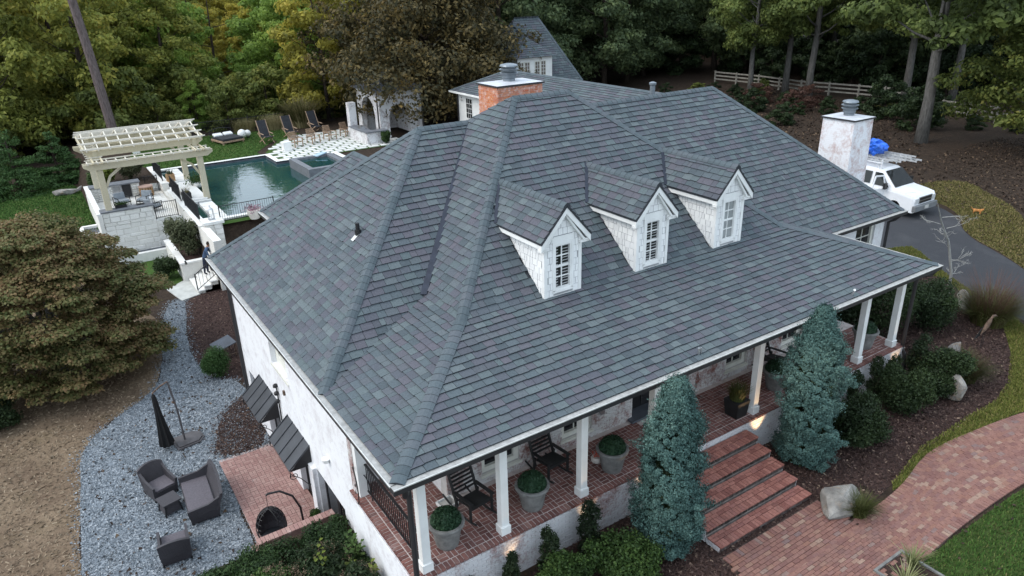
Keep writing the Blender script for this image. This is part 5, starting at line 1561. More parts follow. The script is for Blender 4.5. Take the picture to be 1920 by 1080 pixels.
m.build('stem', M_BARKD, hg, local=True)
mix = [((-.75, 3.1, -4.4), .6, .8, L_SHD, L_TAN, 'shrub with dry tan flower heads on the bank below the porch wall'),
       ((-1.9, 3.2, -4.45), .6, .7, L_SHR, L_TAN, 'shrub with dry tan flower heads nearest the gravel yard, lower left of the hedge'),
       ((-.3, 2.1, -4.35), .5, .75, L_SHD, L_TAN, 'brownish flowering shrub closest to the corner of the porch'),
       ((-2.75, 3.3, -4.55), .55, .6, L_SHR, L_TAN, 'low shrub with dry flower heads at the bottom edge of the gravel')]
for i, (p, r, h, mt, fl, lab) in enumerate(mix):
    t = shrub('flowering_shrub', lab, 'shrub', p, r, h * 1.15, mt, 3600, .085, 70 + i, 'flowering shrubs on the bank')
    P, d = lobes_points(rs, [(0, 0, h * .55, r, r, h * .55)], 130, .9); P = P[P[:, 2] > h * .5]
    P = np.repeat(P, 14, 0) + rs.normal(0, .035, (len(P) * 14, 3))
    add_foliage('flower_heads', fl, t, leaf_cloud(P, .03, rs))
def big_leaf_plant(label, loc, h, n, mat, seed):
    r_ = random.Random(seed); t = thing('broadleaf_plant', label, 'plant', loc, 'broadleaf plants on the bank'); st_ = MB()
    for k in range(n):
        a = r_.uniform(0, 6.28); q = r_.uniform(.05, .3); hh = h * r_.uniform(.6, 1)
        top = Vector((q * math.cos(a), q * math.sin(a), hh)); st_.tube([(q * .3 * math.cos(a), q * .3 * math.sin(a), -.1), top], [.012, .006], 5)
        lm = MB()
        for j in range(9):
            b_ = j * 2.4; z = hh * (.45 + .55 * j / 8); L = .16 * r_.uniform(.7, 1.2); p = Vector((q * math.cos(a), q * math.sin(a), z)); dv = Vector((math.cos(b_), math.sin(b_), .35)).normalized(); sd = dv.cross(Vector((0, 0, 1))).normalized()
            lm.add([p, p + dv * L * .5 + sd * L * .28, p + dv * L * .9 - Vector((0, 0, .03)), p + dv * L * .5 - sd * L * .28, p + dv * L * .5 + Vector((0, 0, -.012))], [(0, 4, 1), (1, 4, 2), (2, 4, 3), (3, 4, 0)])
        lm.build('leaf_spray', mat, t, local=True)
    st_.build('stem', M_BARKD, t, local=True)
big_leaf_plant('tall yellow-green leafy spike with pale flowers, tallest plant on the bank', (-.95, 2.95, -4.3), 1.15, 5, L_LIME, 1)
big_leaf_plant('yellow-green broadleaf plant beside the porch side wall', (-.15, 2.35, -4.35), .85, 7, L_LIME, 2)
big_leaf_plant('bright green broadleaf plant in front of the painted porch side', (.05, 3.2, -4.4), .8, 8, L_SHR, 3)
big_leaf_plant('lime broadleaf plant at the lower left end of the bank', (-3.3, 3.9, -4.7), .7, 6, L_LIME, 4)
# ornamental grasses
def grass_clump(label, loc, n, r, h, lean, mat, w=.01, seed=1, plume=None, group='ornamental grass clumps'):
    t = thing('grass_clump', label, 'grass clump', loc, group)
    v, f = blades(n, r, h, lean, random.Random(seed), w, droop=.55, segs=4); o = bpy.data.objects.new('blades', mesh_from('blades', v, f, [mat])); link(o, t)
    if plume:
        v, f = blades(n // 3, r, h * 1.35, lean * .9, random.Random(seed + 9), w * .7, droop=.35, segs=4); o = bpy.data.objects.new('seed_heads', mesh_from('seed_heads', v, f, [plume])); link(o, t)
    return t
grass_clump('olive grass tuft growing in front of the white boulder by the walkway', (10.62, -2.98, FZ), 700, .16, .75, .75, L_GRASS, .008, 2)
grass_clump('big reddish ornamental grass by the bend of the driveway', (24.1, .5, FZ), 2200, .55, 1.5, .8, L_GRASS, .012, 3, L_REDB)
grass_clump('smaller green ornamental grass beside the two upright boulders', (19.2, -1.15, FZ), 1100, .3, 1.0, .8, L_GRASS, .009, 4, L_REDB)
grass_clump('plain low grass tuft behind the lower boulder', (20.0, -.6, FZ), 500, .2, .8, .8, L_GRASS, .009, 5)
def yucca(label, loc, seed):
    t = thing('yucca', label, 'yucca', loc, 'yuccas in the sunken planter')
    v, f = blades(70, .05, .62, .75, random.Random(seed), .022, droop=.25, segs=3); o = bpy.data.objects.new('leaf_rosette', mesh_from('leaf_rosette', v, f, [L_YUC])); link(o, t)
# square sunken planter cut in the walk at the bottom edge
sp = thing('ground_planter', 'square stone edged planter set in the brick walk at the bottom of the picture', 'planter', (9.75, -4.75, FZ + .03))
m = MB()
for c, d in (((0, .48, .01), (1.1, .06, .12)), ((0, -.48, .01), (1.1, .06, .12)), ((-.52, 0, .01), (.06, .899, .12)), ((.52, 0, .01), (.06, .899, .12))): m.box(c, d)
m.build('rim', M_POT, sp, local=True)
m = MB(); m.box((0, 0, .0), (.97, .895, .06)); m.build('soil', M_MULCH, sp, local=True)
yucca('spiky pale yucca in the right half of the square planter', (9.95, -4.68, FZ + .06), 1)
yucca('spiky yucca at the left end of the square planter, half out of frame', (9.3, -4.9, FZ + .06), 2)
# boulders
def boulder(label, loc, d, seed, rz=0.0):
    bm = bmesh.new(); bmesh.ops.create_icosphere(bm, subdivisions=3, radius=1.0)
    r_ = random.Random(seed); planes = []
    for i in range(15):
        n = Vector((r_.gauss(0, 1), r_.gauss(0, 1), r_.gauss(0, .8))).normalized(); planes.append((n, r_.uniform(.42, .72)))
    for v in bm.verts:
        for n, k in planes:
            q = v.co.dot(n)
            if q > k: v.co -= n * (q - k) * .92
        v.co += Vector((r_.uniform(-1, 1), r_.uniform(-1, 1), r_.uniform(-1, 1))) * .012
    ext = [max(abs(v.co[k]) for v in bm.verts) for k in range(3)]
    for v in bm.verts: v.co = Vector((v.co.x / ext[0] * d[0] / 2, v.co.y / ext[1] * d[1] / 2, v.co.z / ext[2] * d[2] / 2))
    me = bpy.data.meshes.new('boulder'); bm.to_mesh(me); bm.free(); me.materials.append(M_ROCK)
    o = bpy.data.objects.new('boulder', me); link(o); o.location = (loc[0], loc[1], loc[2] + d[2] * .32); o.rotation_euler = (0, 0, rz); tag(o, label, 'boulder', 'boulders in the mulch beds')
boulder('large flat white boulder beside the foot of the brick steps', (10.5, -2.5, FZ), (1.5, .95, .66), 11, .25)
boulder('jagged white boulder with a tan streak, lower of the two upright ones', (17.75, -1.55, FZ), (.75, .62, 1.05), 2, 1.0)
boulder('tall narrow white boulder beside a dark shrub, upper of the two upright ones', (19.9, -.35, FZ), (.62, .5, 1.15), 3, .2)
boulder('wide pale boulder in front of the reddish grass by the driveway', (24.5, 1.45, FZ), (1.25, .8, .95), 4, .5)
boulder('small pale stone next to the bare sapling', (25.0, 2.75, FZ), (.35, .3, .3), 5)
boulder('small grey and black stone in the mulch below the bare sapling', (22.9, 2.0, FZ), (.5, .3, .2), 6)
boulder('grey boulder at the right edge of the woods', (37.6, 4.4, FZ), (1.2, .9, .8), 7)
boulder('long pale rock edging the bed under the left conifers', (-3.0, 48.0, -4.7), (1.9, .7, .6), 8)
boulder('pale rock beside the long one under the right conifer', (-1.6, 48.9, -4.7), (1.5, .7, .55), 9)
# bare sapling
sp = thing('bare_sapling', 'thin pale leafless sapling at the edge of the driveway', 'tree', (25.0, 2.45, FZ))
m = MB(); m.tube([(0, 0, -.1), (-.15, 0, 1.2), (-.7, .1, 2.6), (-1.6, .1, 3.6), (-2.4, 0, 4.5)], [.065, .055, .042, .028, .008], 7); m.build('trunk', M_BARKB, sp, local=True)
r_ = random.Random(12); m = MB()
def tw(p, d, L, r0, dep):
    q = p + d * L; mid = p + d * L * .5 + Vector((r_.uniform(-.06, .06), r_.uniform(-.06, .06), r_.uniform(-.05, .05)))
    m.tube([p, mid, q], [r0, r0 * .7, r0 * .35], 4, cap=False)
    if dep:
        for k in range(4): tw(p.lerp(q, r_.uniform(.3, .95)), (d + Vector((r_.uniform(-.9, .9), r_.uniform(-.9, .9), r_.uniform(-.3, .5)))).normalized(), L * r_.uniform(.3, .55), r0 * .55, dep - 1)
bp = [Vector((-.15, 0, 1.2)), Vector((-.4, .05, 1.9)), Vector((-.7, .1, 2.6)), Vector((-1.1, .1, 3.05)), Vector((-1.6, .1, 3.6))]
for i in range(11):
    p = bp[i % 5] + Vector((0, 0, r_.uniform(-.2, .2))); tw(p, Vector((r_.uniform(-1, 1), r_.uniform(-1, 1), r_.uniform(-.1, .5))).normalized(), r_.uniform(.4, .9), .014, 2)
m.build('branches', M_BARKB, sp, local=True)
# rusty garden bird
gb = thing('garden_bird', 'rusty metal heron ornament on a thin rod in the mulch bed', 'garden ornament', (21.75, -.38, FZ))
m = MB(); m.tube([(0, 0, 0), (0, 0, .95)], .014, 6); m.tube([(.12, 0, 0), (.1, 0, .9)], .012, 6); m.build('leg_rod', M_BLACK, gb, local=True)
m = MB(); m.tube([(-.18, 0, .72), (-.05, 0, .88), (.1, 0, 1.05), (.22, 0, 1.28), (.3, 0, 1.42)], [.01, .06, .10, .075, .03], 10); m.tube([(.26, 0, 1.36), (.36, 0, 1.46), (.5, 0, 1.46), (.66, 0, 1.38)], [.045, .055, .035, .006], 8); m.build('bird_body', M_RUST, gb, local=True)
m = MB()
for k in range(6): m.bar((.05 - k * .03, .07, 1.05 - k * .03), (-.12 - k * .05, .08, .62 - k * .02), .03, .05)
m.build('wing', M_BLACK, gb, local=True)
gb.rotation_euler = (0, 0, -.2); gb.scale = (.8, .8, .85)
# ================================================================== GRAVEL YARD FURNITURE
def wicker_chair(w, d, name, cat, lab, loc, rz, back=.92):
    t = thing(name, lab, cat, loc, 'dark wicker lounge furniture on the gravel', rz)
    hw, hd = w / 2, d / 2
    m = MB()                                   # flared body
    m.add([(-hw * .92, -hd * .9, .06), (hw * .92, -hd * .9, .06), (hw * .92, hd * .86, .06), (-hw * .92, hd * .86, .06), (-hw * .97, -hd, .34), (hw * .97, -hd, .34), (hw * .97, hd, .34), (-hw * .97, hd, .34)], BOXF6)
    m.build('base', M_WICK, t, local=True)
    m = MB(); n = 12                           # curved back
    for i in range(n):
        u0 = -1 + 2 * i / n; u1 = -1 + 2 * (i + 1) / n
        def bp_(u, zz, off): return Vector((hw * u, hd - .10 * u * u * .6 + off + (zz - .34) * .28, zz - .10 * u * u * (zz > .5)))
        z0, z1 = .34, back
        q = [bp_(u0, z0, -.05), bp_(u1, z0, -.05), bp_(u1, z1, -.05), bp_(u0, z1, -.05), bp_(u0, z0, .03), bp_(u1, z0, .03), bp_(u1, z1, .03), bp_(u0, z1, .03)]
        m.add(q, BOXF6)
    m.build('backrest', M_WICK, t, local=True)
    for s in (-1, 1):
        m = MB(); x0, x1 = s * hw * .97, s * (hw * .97 - .07)
        m.extr([(x0, -hd, .34), (x0, hd, .34), (x0 * 1.02, hd + .06, .76), (x0 * 1.02, hd * .3, .60), (x0 * 1.02, -hd - .02, .55)], (x1 - x0, 0, 0)); m.build('arm', M_WICK, t, local=True)
    m = MB(); m.box((0, -.03, .365), (w - .16, d - .12, .05)); m.build('seat', M_SEAT, t, local=True, bevel=.015)
    for sx in (-1, 1):
        for sy in (-1, 1):
            m = MB(); m.bar((sx * hw * .88, sy * hd * .86, 0), (sx * hw * .9, sy * hd * .88, .1), .045, .045); m.build('leg', M_BLACK, t, local=True)
    return t
wicker_chair(.78, .76, 'wicker_armchair', 'armchair', 'dark wicker armchair beside the small wicker table', (-3.28, 11.25, LZ), .3)
wicker_chair(1.95, .86, 'wicker_loveseat', 'loveseat', 'dark wicker two-seat sofa nearest the brick patio', (-2.38, 9.95, LZ), -1.62, .95)
wicker_chair(.80, .95, 'wicker_armchair', 'armchair', 'dark wicker armchair seen from behind at the bottom of the gravel yard', (-3.42, 8.15, LZ), 3.05, .95)
tb = thing('wicker_table', 'small square dark wicker side table between armchair and sofa', 'side table', (-3.2, 10.2, LZ), rz=.25)
m = MB(); m.box((0, 0, .42), (.55, .55, .05)); m.build('table_top', M_WICK, tb, local=True)
m = MB(); m.add([(-.24, -.24, .08), (.24, -.24, .08), (.24, .24, .08), (-.24, .24, .08), (-.19, -.19, .395), (.19, -.19, .395), (.19, .19, .395), (-.19, .19, .395)], BOXF6); m.build('apron', M_WICK, tb, local=True)
for sx in (-1, 1):
    for sy in (-1, 1): m = MB(); m.bar((sx * .25, sy * .25, 0), (sx * .2, sy * .2, .395), .04, .04); m.build('leg', M_BLACK, tb, local=True)
um = thing('cantilever_umbrella', 'closed black cantilever umbrella on a grey base standing on the gravel', 'umbrella', (-2.02, 13.75, LZ), rz=.15)
m = MB(); m.prism([(-.45, -.42), (.3, -.42), (.52, -.2), (.52, .2), (.3, .42), (-.45, .42)], 0, .07); m.prism([(-.38, -.36), (.27, -.36), (.45, -.17), (.45, .17), (.27, .36), (-.38, .36)], .071, .11); m.build('base', M_PLASTIC, um, local=True)
m = MB(); m.tube([(-.08, 0, .1), (-.1, 0, 1.3), (-.2, 0, 2.45)], .032, 10); m.build('pole', M_PLASTIC, um, local=True)
m = MB(); m.tube([(-.2, 0, 2.45), (-.45, 0, 2.38), (-.74, -.02, 2.22)], .026, 8); m.tube([(-.12, 0, 1.6), (-.2, 0, 1.66)], .04, 8); m.build('arm', M_RUST, um, local=True)
m = MB(); prof = [(.02, 2.2), (.06, 2.12), (.075, 1.9), (.085, 1.5), (.12, 1.0), (.17, .5), (.2, .22), (.15, .16)]
v_ = []; f_ = []; S = 24
for i, (r, z) in enumerate(prof):
    for k in range(S):
        a = 2 * math.pi * k / S; rr = r * (1 + (.28 if k % 3 == 0 else -.12) * min(1, i / 4)); v_.append((-.72 + rr * math.cos(a) + (2.2 - z) * .03, -.02 + rr * math.sin(a), z))
for i in range(len(prof) - 1):
    for k in range(S): f_.append((i * S + k, i * S + (k + 1) % S, (i + 1) * S + (k + 1) % S, (i + 1) * S + k))
f_.append(tuple(reversed(range((len(prof) - 1) * S, len(prof) * S))))
m.add(v_, [tuple(reversed(f)) for f in f_]); m.build('canopy', M_UMB, um, local=True)
# hanging egg chair
ec = thing('egg_chair', 'dark wicker hanging egg chair on a curved steel stand on the brick patio', 'hanging chair', (-.95, 6.45, LZ + .05), rz=-.35)
m = MB(); pts = []
for i in range(20):
    t = i / 19; a = -.35 + t * 2.3; pts.append((.62 + .0 - .75 * (1 - math.cos(a)) * .75, .35, .05 + 1.0 + 1.0 * math.sin(a - .75) * 1.0 if i else .05))
m.tube([(.55, .25, .02), (.62, .25, .6), (.6, .25, 1.2), (.45, .22, 1.65), (.15, .18, 1.9), (-.15, .12, 1.92), (-.2, .1, 1.9)], .03, 8)
m.tube([(.55 * math.cos(a), .1 + .55 * math.sin(a), .02) for a in [i * 2 * math.pi / 24 for i in range(25)]], .025, 6)
m.build('stand', M_BLACK, ec, local=True)
m = MB(); m.tube([(-.2, .1, 1.9), (-.2, .08, 1.45)], .008, 5); m.build('chain', M_BLACK, ec, local=True)
m = MB(); rx, ry, rz_ = .40, .42, .58; cz = .88
for i in range(15):
    th = 2 * math.pi * i / 15
    pts = []
    for j in range(11):
        ph = -math.pi / 2 + math.pi * j / 10; pts.append((-.2 + rx * math.cos(ph) * math.cos(th), .08 + ry * math.cos(ph) * math.sin(th), cz + rz_ * math.sin(ph)))
    if -1 < math.sin(th) < -.75: continue
    m.tube(pts, .012, 5, cap=False)
for j in range(1, 12):
    ph = -math.pi / 2 + math.pi * j / 12; rr = math.cos(ph)
    pts = [(-.2 + rx * rr * math.cos(a), .08 + ry * rr * math.sin(a), cz + rz_ * math.sin(ph)) for a in [(-.30 + i / 24 * 1.60) * math.pi for i in range(25)]]
    m.tube(pts, .008, 4, cap=False)
m.build('basket', M_BLACK, ec, local=True)
m = MB(); v_ = []; f_ = []
for i in range(9):
    for j in range(9):
        th = math.pi * (.02 + .96 * j / 8); ph = -1.3 + 2.75 * i / 8; v_.append((-.2 + rx * .97 * math.cos(ph) * math.cos(th), .08 + ry * .97 * math.cos(ph) * math.sin(th), cz + rz_ * .97 * math.sin(ph)))
for i in range(8):
    for j in range(8): f_.append((i * 9 + j, i * 9 + j + 1, (i + 1) * 9 + j + 1, (i + 1) * 9 + j))
m.add(v_, f_); m.build('woven_back', M_WICK, ec, local=True)
m = MB(); m.lathe([(.05, 0), (.3, .02), (.34, .08), (.3, .14), (.05, .15)], (-.2, .05, .46), 14); m.build('cushion', M_DKFAB, ec, local=True)
# slate topped stand by the corner
ss = thing('log_rack', 'low rack with a slate top leaning by the back corner of the side wall', 'rack', (.62, 19.4, LZ), rz=.2)
m = MB(); m.box((0, 0, .62), (.85, .75, .04), tilt=(.12, -.18)); m.build('slate_top', M_SLATE, ss, local=True)
for sx in (-.36, .36):
    for sy in (-.3, .3): m = MB(); m.bar((sx, sy, 0), (sx, sy, .58), .035, .035); m.build('leg', M_RUST, ss, local=True)
m = MB(); m.bar((-.36, -.3, .15), (.36, -.3, .15), .03, .03); m.bar((-.36, .3, .15), (.36, .3, .15), .03, .03); m.build('rail', M_RUST, ss, local=True)

# ================================================================== POOL AND PERGOLA TERRACE
DK, TZ, WZ = -3.3, -4.0, -3.52
m = MB()                                       # basin with two rooms
bp = [(3.3, 30.8), (14.5, 30.8), (14.5, 42.3), (10.2, 42.3), (10.2, 45.0), (3.3, 45.0)]
m.add([(x, y, -5.2) for x, y in bp] + [(x, y, DK - .02) for x, y in bp], [tuple(range(6))] + [(i, 6 + i, 6 + (i + 1) % 6, (i + 1) % 6) for i in range(6)])
pool = m.build('pool_basin', M_SLATE); pool['kind'] = 'structure'
mw, nt, b = newmat('pool_water')
b.inputs['Base Color'].default_value = (.012, .05, .052, 1); b.inputs['Roughness'].default_value = .03; b.inputs['Specular IOR Level'].default_value = .5; b.inputs['IOR'].default_value = 1.7
p_ = pos(nt); bump(nt, b, mth(nt, 'ADD', noise(nt, p_, 1.6, 3, .5), mth(nt, 'MULTIPLY', noise(nt, p_, 6, 2, .5), .25)), .10, .08)
m = MB(); m.add([(x, y, WZ) for x, y in [(3.29, 30.79), (14.51, 30.79), (14.51, 42.31), (10.21, 42.31), (10.21, 45.01), (3.29, 45.01)]], [tuple(range(6))])
w_ = m.build('pool_water', mw); w_['kind'] = 'structure'
cop = thing('pool_coping', 'white stone coping around the swimming pool', 'coping', (8, 45, DK))
def coping(x0, x1, y0, y1, seg=.9, z=DK):
    L = max(x1 - x0, y1 - y0); n = max(1, round(L / seg))
    for i in range(n):
        q = MB()
        if x1 - x0 > y1 - y0: q.bx(x0 + L * i / n + .004, x0 + L * (i + 1) / n - .004, y0, y1, z - .09, z)
        else: q.bx(x0, x1, y0 + L * i / n + .004, y0 + L * (i + 1) / n - .004, z - .09, z)
        q.build('coping_stone', M_COPE, cop)
    q = MB(); q.bx(x0 + .03, x1 - .03, y0 + .03, y1 - .03, z - .9, z - .092); q.build('coping_bed', M_SLATE, cop)
coping(2.72, 10.55, 45.0, 45.36); coping(10.2, 10.56, 42.66, 44.99); coping(10.2, 14.9, 42.3, 42.65); coping(14.51, 14.88, 30.8, 42.29); coping(3.3, 5.4, 30.42, 30.79)
m = MB(); m.bx(5.4, 14.5, 30.42, 30.79, DK - .1, DK - .02); m.build('slate_edge', M_SLATE, cop)
# spa
sp = thing('raised_spa', 'raised square spa of dark grey stone at the right end of the pool', 'spa', (12.2, 38.7, -3.5))
X0, X1, Y0, Y1, ZS = 10.72, 13.75, 36.7, 40.85, -2.9
for i, (a, b_, c, d) in enumerate(((X0, X1, Y0, Y0 + .4), (X0, X1, Y1 - .4, Y1), (X0, X0 + .4, Y0 + .4, Y1 - .4), (X1 - .4, X1, Y0 + .4, Y1 - .4))):
    q = MB(); q.bx(a, b_, c, d, -5.2, ZS); q.build('spa_wall', M_COUNTER, sp)
q = MB(); q.bx(X0 + .4, X1 - .4, Y0 + .4, Y1 - .4, -3.3, -3.06); q.build('spa_water', mw, sp)
fl = MB(); fl.box((12.9, 40.6, ZS + .05), (.9, .5, .1), rz=.3, tilt=(0, -.15)); o = fl.build('pool_float', simple('pale_blue_float', (.35, .47, .56), .6), bevel=.04); tag(o, 'pale blue float lying on the far rim of the spa', 'pool float')
# terrace floor of large pale stones
ter = thing('terrace', 'sunken pale stone terrace under the pergola', 'terrace', (.3, 38.5, TZ))
m = MB(); m.bx(-1.8, 2.31, 35.05, 42.6, -6.1, TZ - .03); m.build('terrace_base', M_STONEW, ter)
its = []; r_ = random.Random(8); y = 35.1
while y < 42.4:
    h = r_.choice((.55, .7, .8)); x = -1.75
    while x < 2.25:
        w = r_.choice((.6, .8, 1.0)); x1 = min(x + w, 2.29); y1 = min(y + h, 42.58)
        if x1 - x > .1: its.append((((x + x1) / 2, (y + y1) / 2, TZ - .015 + r_.uniform(-.002, .003)), (x1 - x - .02, y1 - y - .02, .04), 0, 0, 0))
        x += w
    y += h
boxpieces(ter, 'paving_stone', its, M_STONEW, 200)
# stone wall under the front counter and gate
sw = thing('stone_wall', 'cream rough stone retaining wall below the pergola counter', 'wall', (.2, 35, -5.6))
def stones(x0, x1, z0, z1, at, th, axis='y', seed=1, parent=None, mat=M_STONEW, hs=(.2, .26, .32), ws=(.35, .5, .65, .8)):
    r_ = random.Random(seed); its = []; z = z0
    while z < z1 - .04:
        h = min(r_.choice(hs), z1 - z); x = x0
        while x < x1 - .03:
            w = min(r_.choice(ws), x1 - x)
            d = th + r_.uniform(0, .03)
            a0, a1, c0, c1 = x + .006, x + w - .006, z + .006, z + h - .006
            if a1 - a0 > .03 and c1 - c0 > .02:
                e = .02; jj = lambda: r_.uniform(-.012, .012)
                fr = [(a0 + jj() * .3, c0), (a1, c0 + jj() * .3), (a1 + jj() * .3, c1), (a0, c1)]
                bk = [(a0 + e, c0 + e), (a1 - e, c0 + e), (a1 - e, c1 - e), (a0 + e, c1 - e)]
                if axis == 'y': V = [(u, at, v) for u, v in fr] + [(u + jj(), at - d, v + jj()) for u, v in bk]
                else: V = [(at, u, v) for u, v in fr] + [(at - d, u + jj(), v + jj()) for u, v in bk]
                F = [(4, 5, 6, 7), (0, 1, 5, 4), (1, 2, 6, 5), (2, 3, 7, 6), (3, 0, 4, 7)]
                if axis == 'x': F = [f[::-1] for f in F]
                its.append((V, F))
            x += w
        z += h
    pieces(parent, 'stone', its, mat, 300)
m = MB(); m.bx(-1.75, .86, 35.08, 35.6, -6.1, -3.12); m.bx(.86, 2.3, 35.08, 35.4, -6.1, TZ - .08); m.build('wall_core', M_COPE, sw)
stones(-1.78, .87, -5.75, -3.13, 35.08, .04, seed=2, parent=sw); stones(.88, 2.3, -5.75, TZ - .09, 35.08, .04, seed=3, parent=sw)
m = MB(); m.bx(.87, 2.3, 35.02, 35.42, TZ - .075, TZ + .0); m.build('wall_cap', M_COPE, sw)
ct = thing('outdoor_counter', 'grey stone counter top on the wall along the front of the pergola', 'counter', (-.4, 35.4, -3.1))
m = MB(); m.bx(-1.85, .95, 34.98, 35.72, -3.115, -3.05); m.build('counter_top', M_COUNTER, ct)
m = MB(); m.box((.28, 35.5, -3.03), (.42, .3, .03)); m.tube([(.3, 35.62, -3.04), (.3, 35.62, -2.82), (.3, 35.5, -2.8)], .02, 6); m.build('sink_tap', M_BLACK, ct)
cp = thing('counter_planter', 'black trough of small plants standing on the front counter by a pergola post', 'planter', (-.72, 35.5, -3.05))
m = MB(); m.box((0, 0, .08), (.6, .22, .16)); m.build('trough', M_BLACK, cp, local=True)
P = nr.normal(0, 1, (500, 3)) * np.array([.2, .06, .06]) + np.array([0, 0, .22]); add_foliage('foliage', L_SHR, cp, leaf_cloud(P, .06, nr))
sd = thing('terrace_side_wall', 'white rendered wall along the left side of the pergola terrace', 'wall', (-1.9, 38.7, -4.6))
m = MB(); m.bx(-2.0, -1.8, 35.0, 42.6, -6.0, -3.2); m.build('wall_body', M_STONEW, sd); m = MB(); m.bx(-2.04, -1.76, 35.0, 42.6, -3.198, -3.12); m.build('coping', M_COPE, sd)
bc = thing('grill_counter', 'rear stone counter with grey top and grill under the pergola', 'counter', (-.2, 41.8, TZ))
m = MB(); m.bx(-1.78, 1.05, 41.52, 42.2, TZ, -3.12); m.build('counter_body', M_WMORT, bc)
stones(-1.78, -.55, TZ + .02, -3.13, 41.52, .03, seed=6, parent=bc, hs=(.12, .16), ws=(.2, .3, .4)); stones(.55, 1.05, TZ + .02, -3.13, 41.52, .03, seed=7, parent=bc, hs=(.12, .16), ws=(.2, .3))
m = MB(); m.bx(-1.8, 1.12, 41.42, 42.3, -3.115, -3.04); m.build('counter_top', M_COUNTER, bc)
m = MB(); m.bx(-.5, -.18, 41.47, 41.519, TZ + .05, -3.2); m.bx(-.15, .0, 41.47, 41.519, TZ + .05, -3.2); m.build('cabinet_door', M_STEEL, bc)
m = MB(); m.bx(.03, .52, 41.42, 41.519, TZ + .08, -3.15); m.build('grill', M_BLACK, bc)
# seating
def cushion_chair(name, cat, w, d, lab, loc, rz):
    t = thing(name, lab, cat, loc, 'grey cushioned seats under the pergola', rz)
    m = MB(); m.box((0, 0, .24), (w, d, .05)); m.build('frame', M_BLACK, t, local=True)
    for sx in (-1, 1):
        m = MB()
        for sy in (-1, 1): m.bar((sx * (w / 2 - .02), sy * (d / 2 - .02), 0), (sx * (w / 2 - .02), sy * (d / 2 - .02), .56), .035, .035)
        m.bar((sx * (w / 2 - .02), -d / 2, .56), (sx * (w / 2 - .02), d / 2, .56), .05, .03); m.build('arm', M_BLACK, t, local=True)
    m = MB(); m.box((0, -.03, .34), (w - .1, d - .12, .15)); m.build('seat_cushion', M_CUSH, t, local=True, bevel=.03)
    m = MB(); m.box((0, d / 2 - .1, .58), (w - .1, .15, .42), tilt=(-.2, 0)); m.build('back_cushion', M_CUSH, t, local=True, bevel=.03)
cushion_chair('outdoor_sofa', 'sofa', 1.7, .8, 'grey cushioned sofa behind the front counter', (-.15, 36.6, TZ), math.pi)
cushion_chair('outdoor_armchair', 'armchair', .75, .75, 'grey cushioned armchair right of the sofa, nearest the gate', (1.1, 37.2, TZ), 2.2)
cushion_chair('outdoor_armchair', 'armchair', .75, .75, 'grey cushioned armchair in front of the grill', (.95, 39.2, TZ), -.7)
cushion_chair('outdoor_armchair', 'armchair', .75, .75, 'grey cushioned armchair in front of the stone part of the rear counter', (-.3, 39.6, TZ), .3)
# barrel
br = thing('slatted_barrel', 'round slatted wooden tub near the rear railing of the terrace', 'tub', (1.35, 41.2, TZ))
for k in range(16):
    a = 2 * math.pi * k / 16; MB().box((.4 * math.cos(a), .4 * math.sin(a), .33), (.03, .10, .62), rz=a).build('slat', M_TEAKB, br, local=True)
m = MB(); m.lathe([(.03, .6), (.43, .6), (.44, .63), (.43, .66), (.03, .66)], (0, 0, 0), 20); m.build('lid', simple('pink_lid', (.38, .25, .2), .8), br, local=True)
# railings and gates (black pickets)
def rail(name, lab, p, q, h, n, cat='railing', group=None, z2=None):
    p = Vector(p); q = Vector(q)
    t = thing(name, lab, cat, tuple(p), group)
    U = Vector((0, 0, 1))
    m = MB(); m.bar(p + U * h, q + U * h, .045, .03); m.build('top_rail', M_BLACK, t); m = MB(); m.bar(p + U * .08, q + U * .08, .035, .025); m.build('bottom_rail', M_BLACK, t)
    for e in (p, q): m = MB(); m.bar(e, e + U * (h + .05), .05, .05); m.build('post', M_BLACK, t)
    for i in range(1, n):
        e = p.lerp(q, i / n); m = MB(); m.bar(e + U * .08, e + U * h, .016, .016); m.build('picket', M_BLACK, t)
    return t
rail('picket_gate', 'black picket gate in front of the pergola terrace beside the counter', (.93, 35.2, TZ), (2.12, 35.2, TZ), .95, 11, 'gate')
rail('terrace_railing', 'black picket railing behind the slatted tub', (1.5, 42.45, TZ), (2.25, 42.45, TZ), .95, 8)
rail('pool_railing', 'black railing on the pool wall nearest the stone pier', (2.48, 30.5, DK + .02), (2.48, 34.4, DK + .02), .95, 34, group='black railings along the pool wall')
rail('pool_railing', 'black railing on the pool wall beside the long white bench', (2.48, 35.6, DK + .02), (2.48, 38.3, DK + .02), .95, 24, group='black railings along the pool wall')
rail('pool_railing', 'black railing on the far end of the pool wall by the stepping slabs', (2.48, 41.6, DK + .02), (2.48, 45.0, DK + .02), .95, 30, group='black railings along the pool wall')
rail('pool_railing', 'black railing right of the stone pier with the lantern', (3.45, 30.1, DK - .1), (6.4, 30.1, DK - .1), .9, 24)
sr = rail('stair_railing', 'black handrail of the white stairs where the man stands', (1.2, 27.25, -5.9), (3.3, 27.25, -4.55), .9, 12)
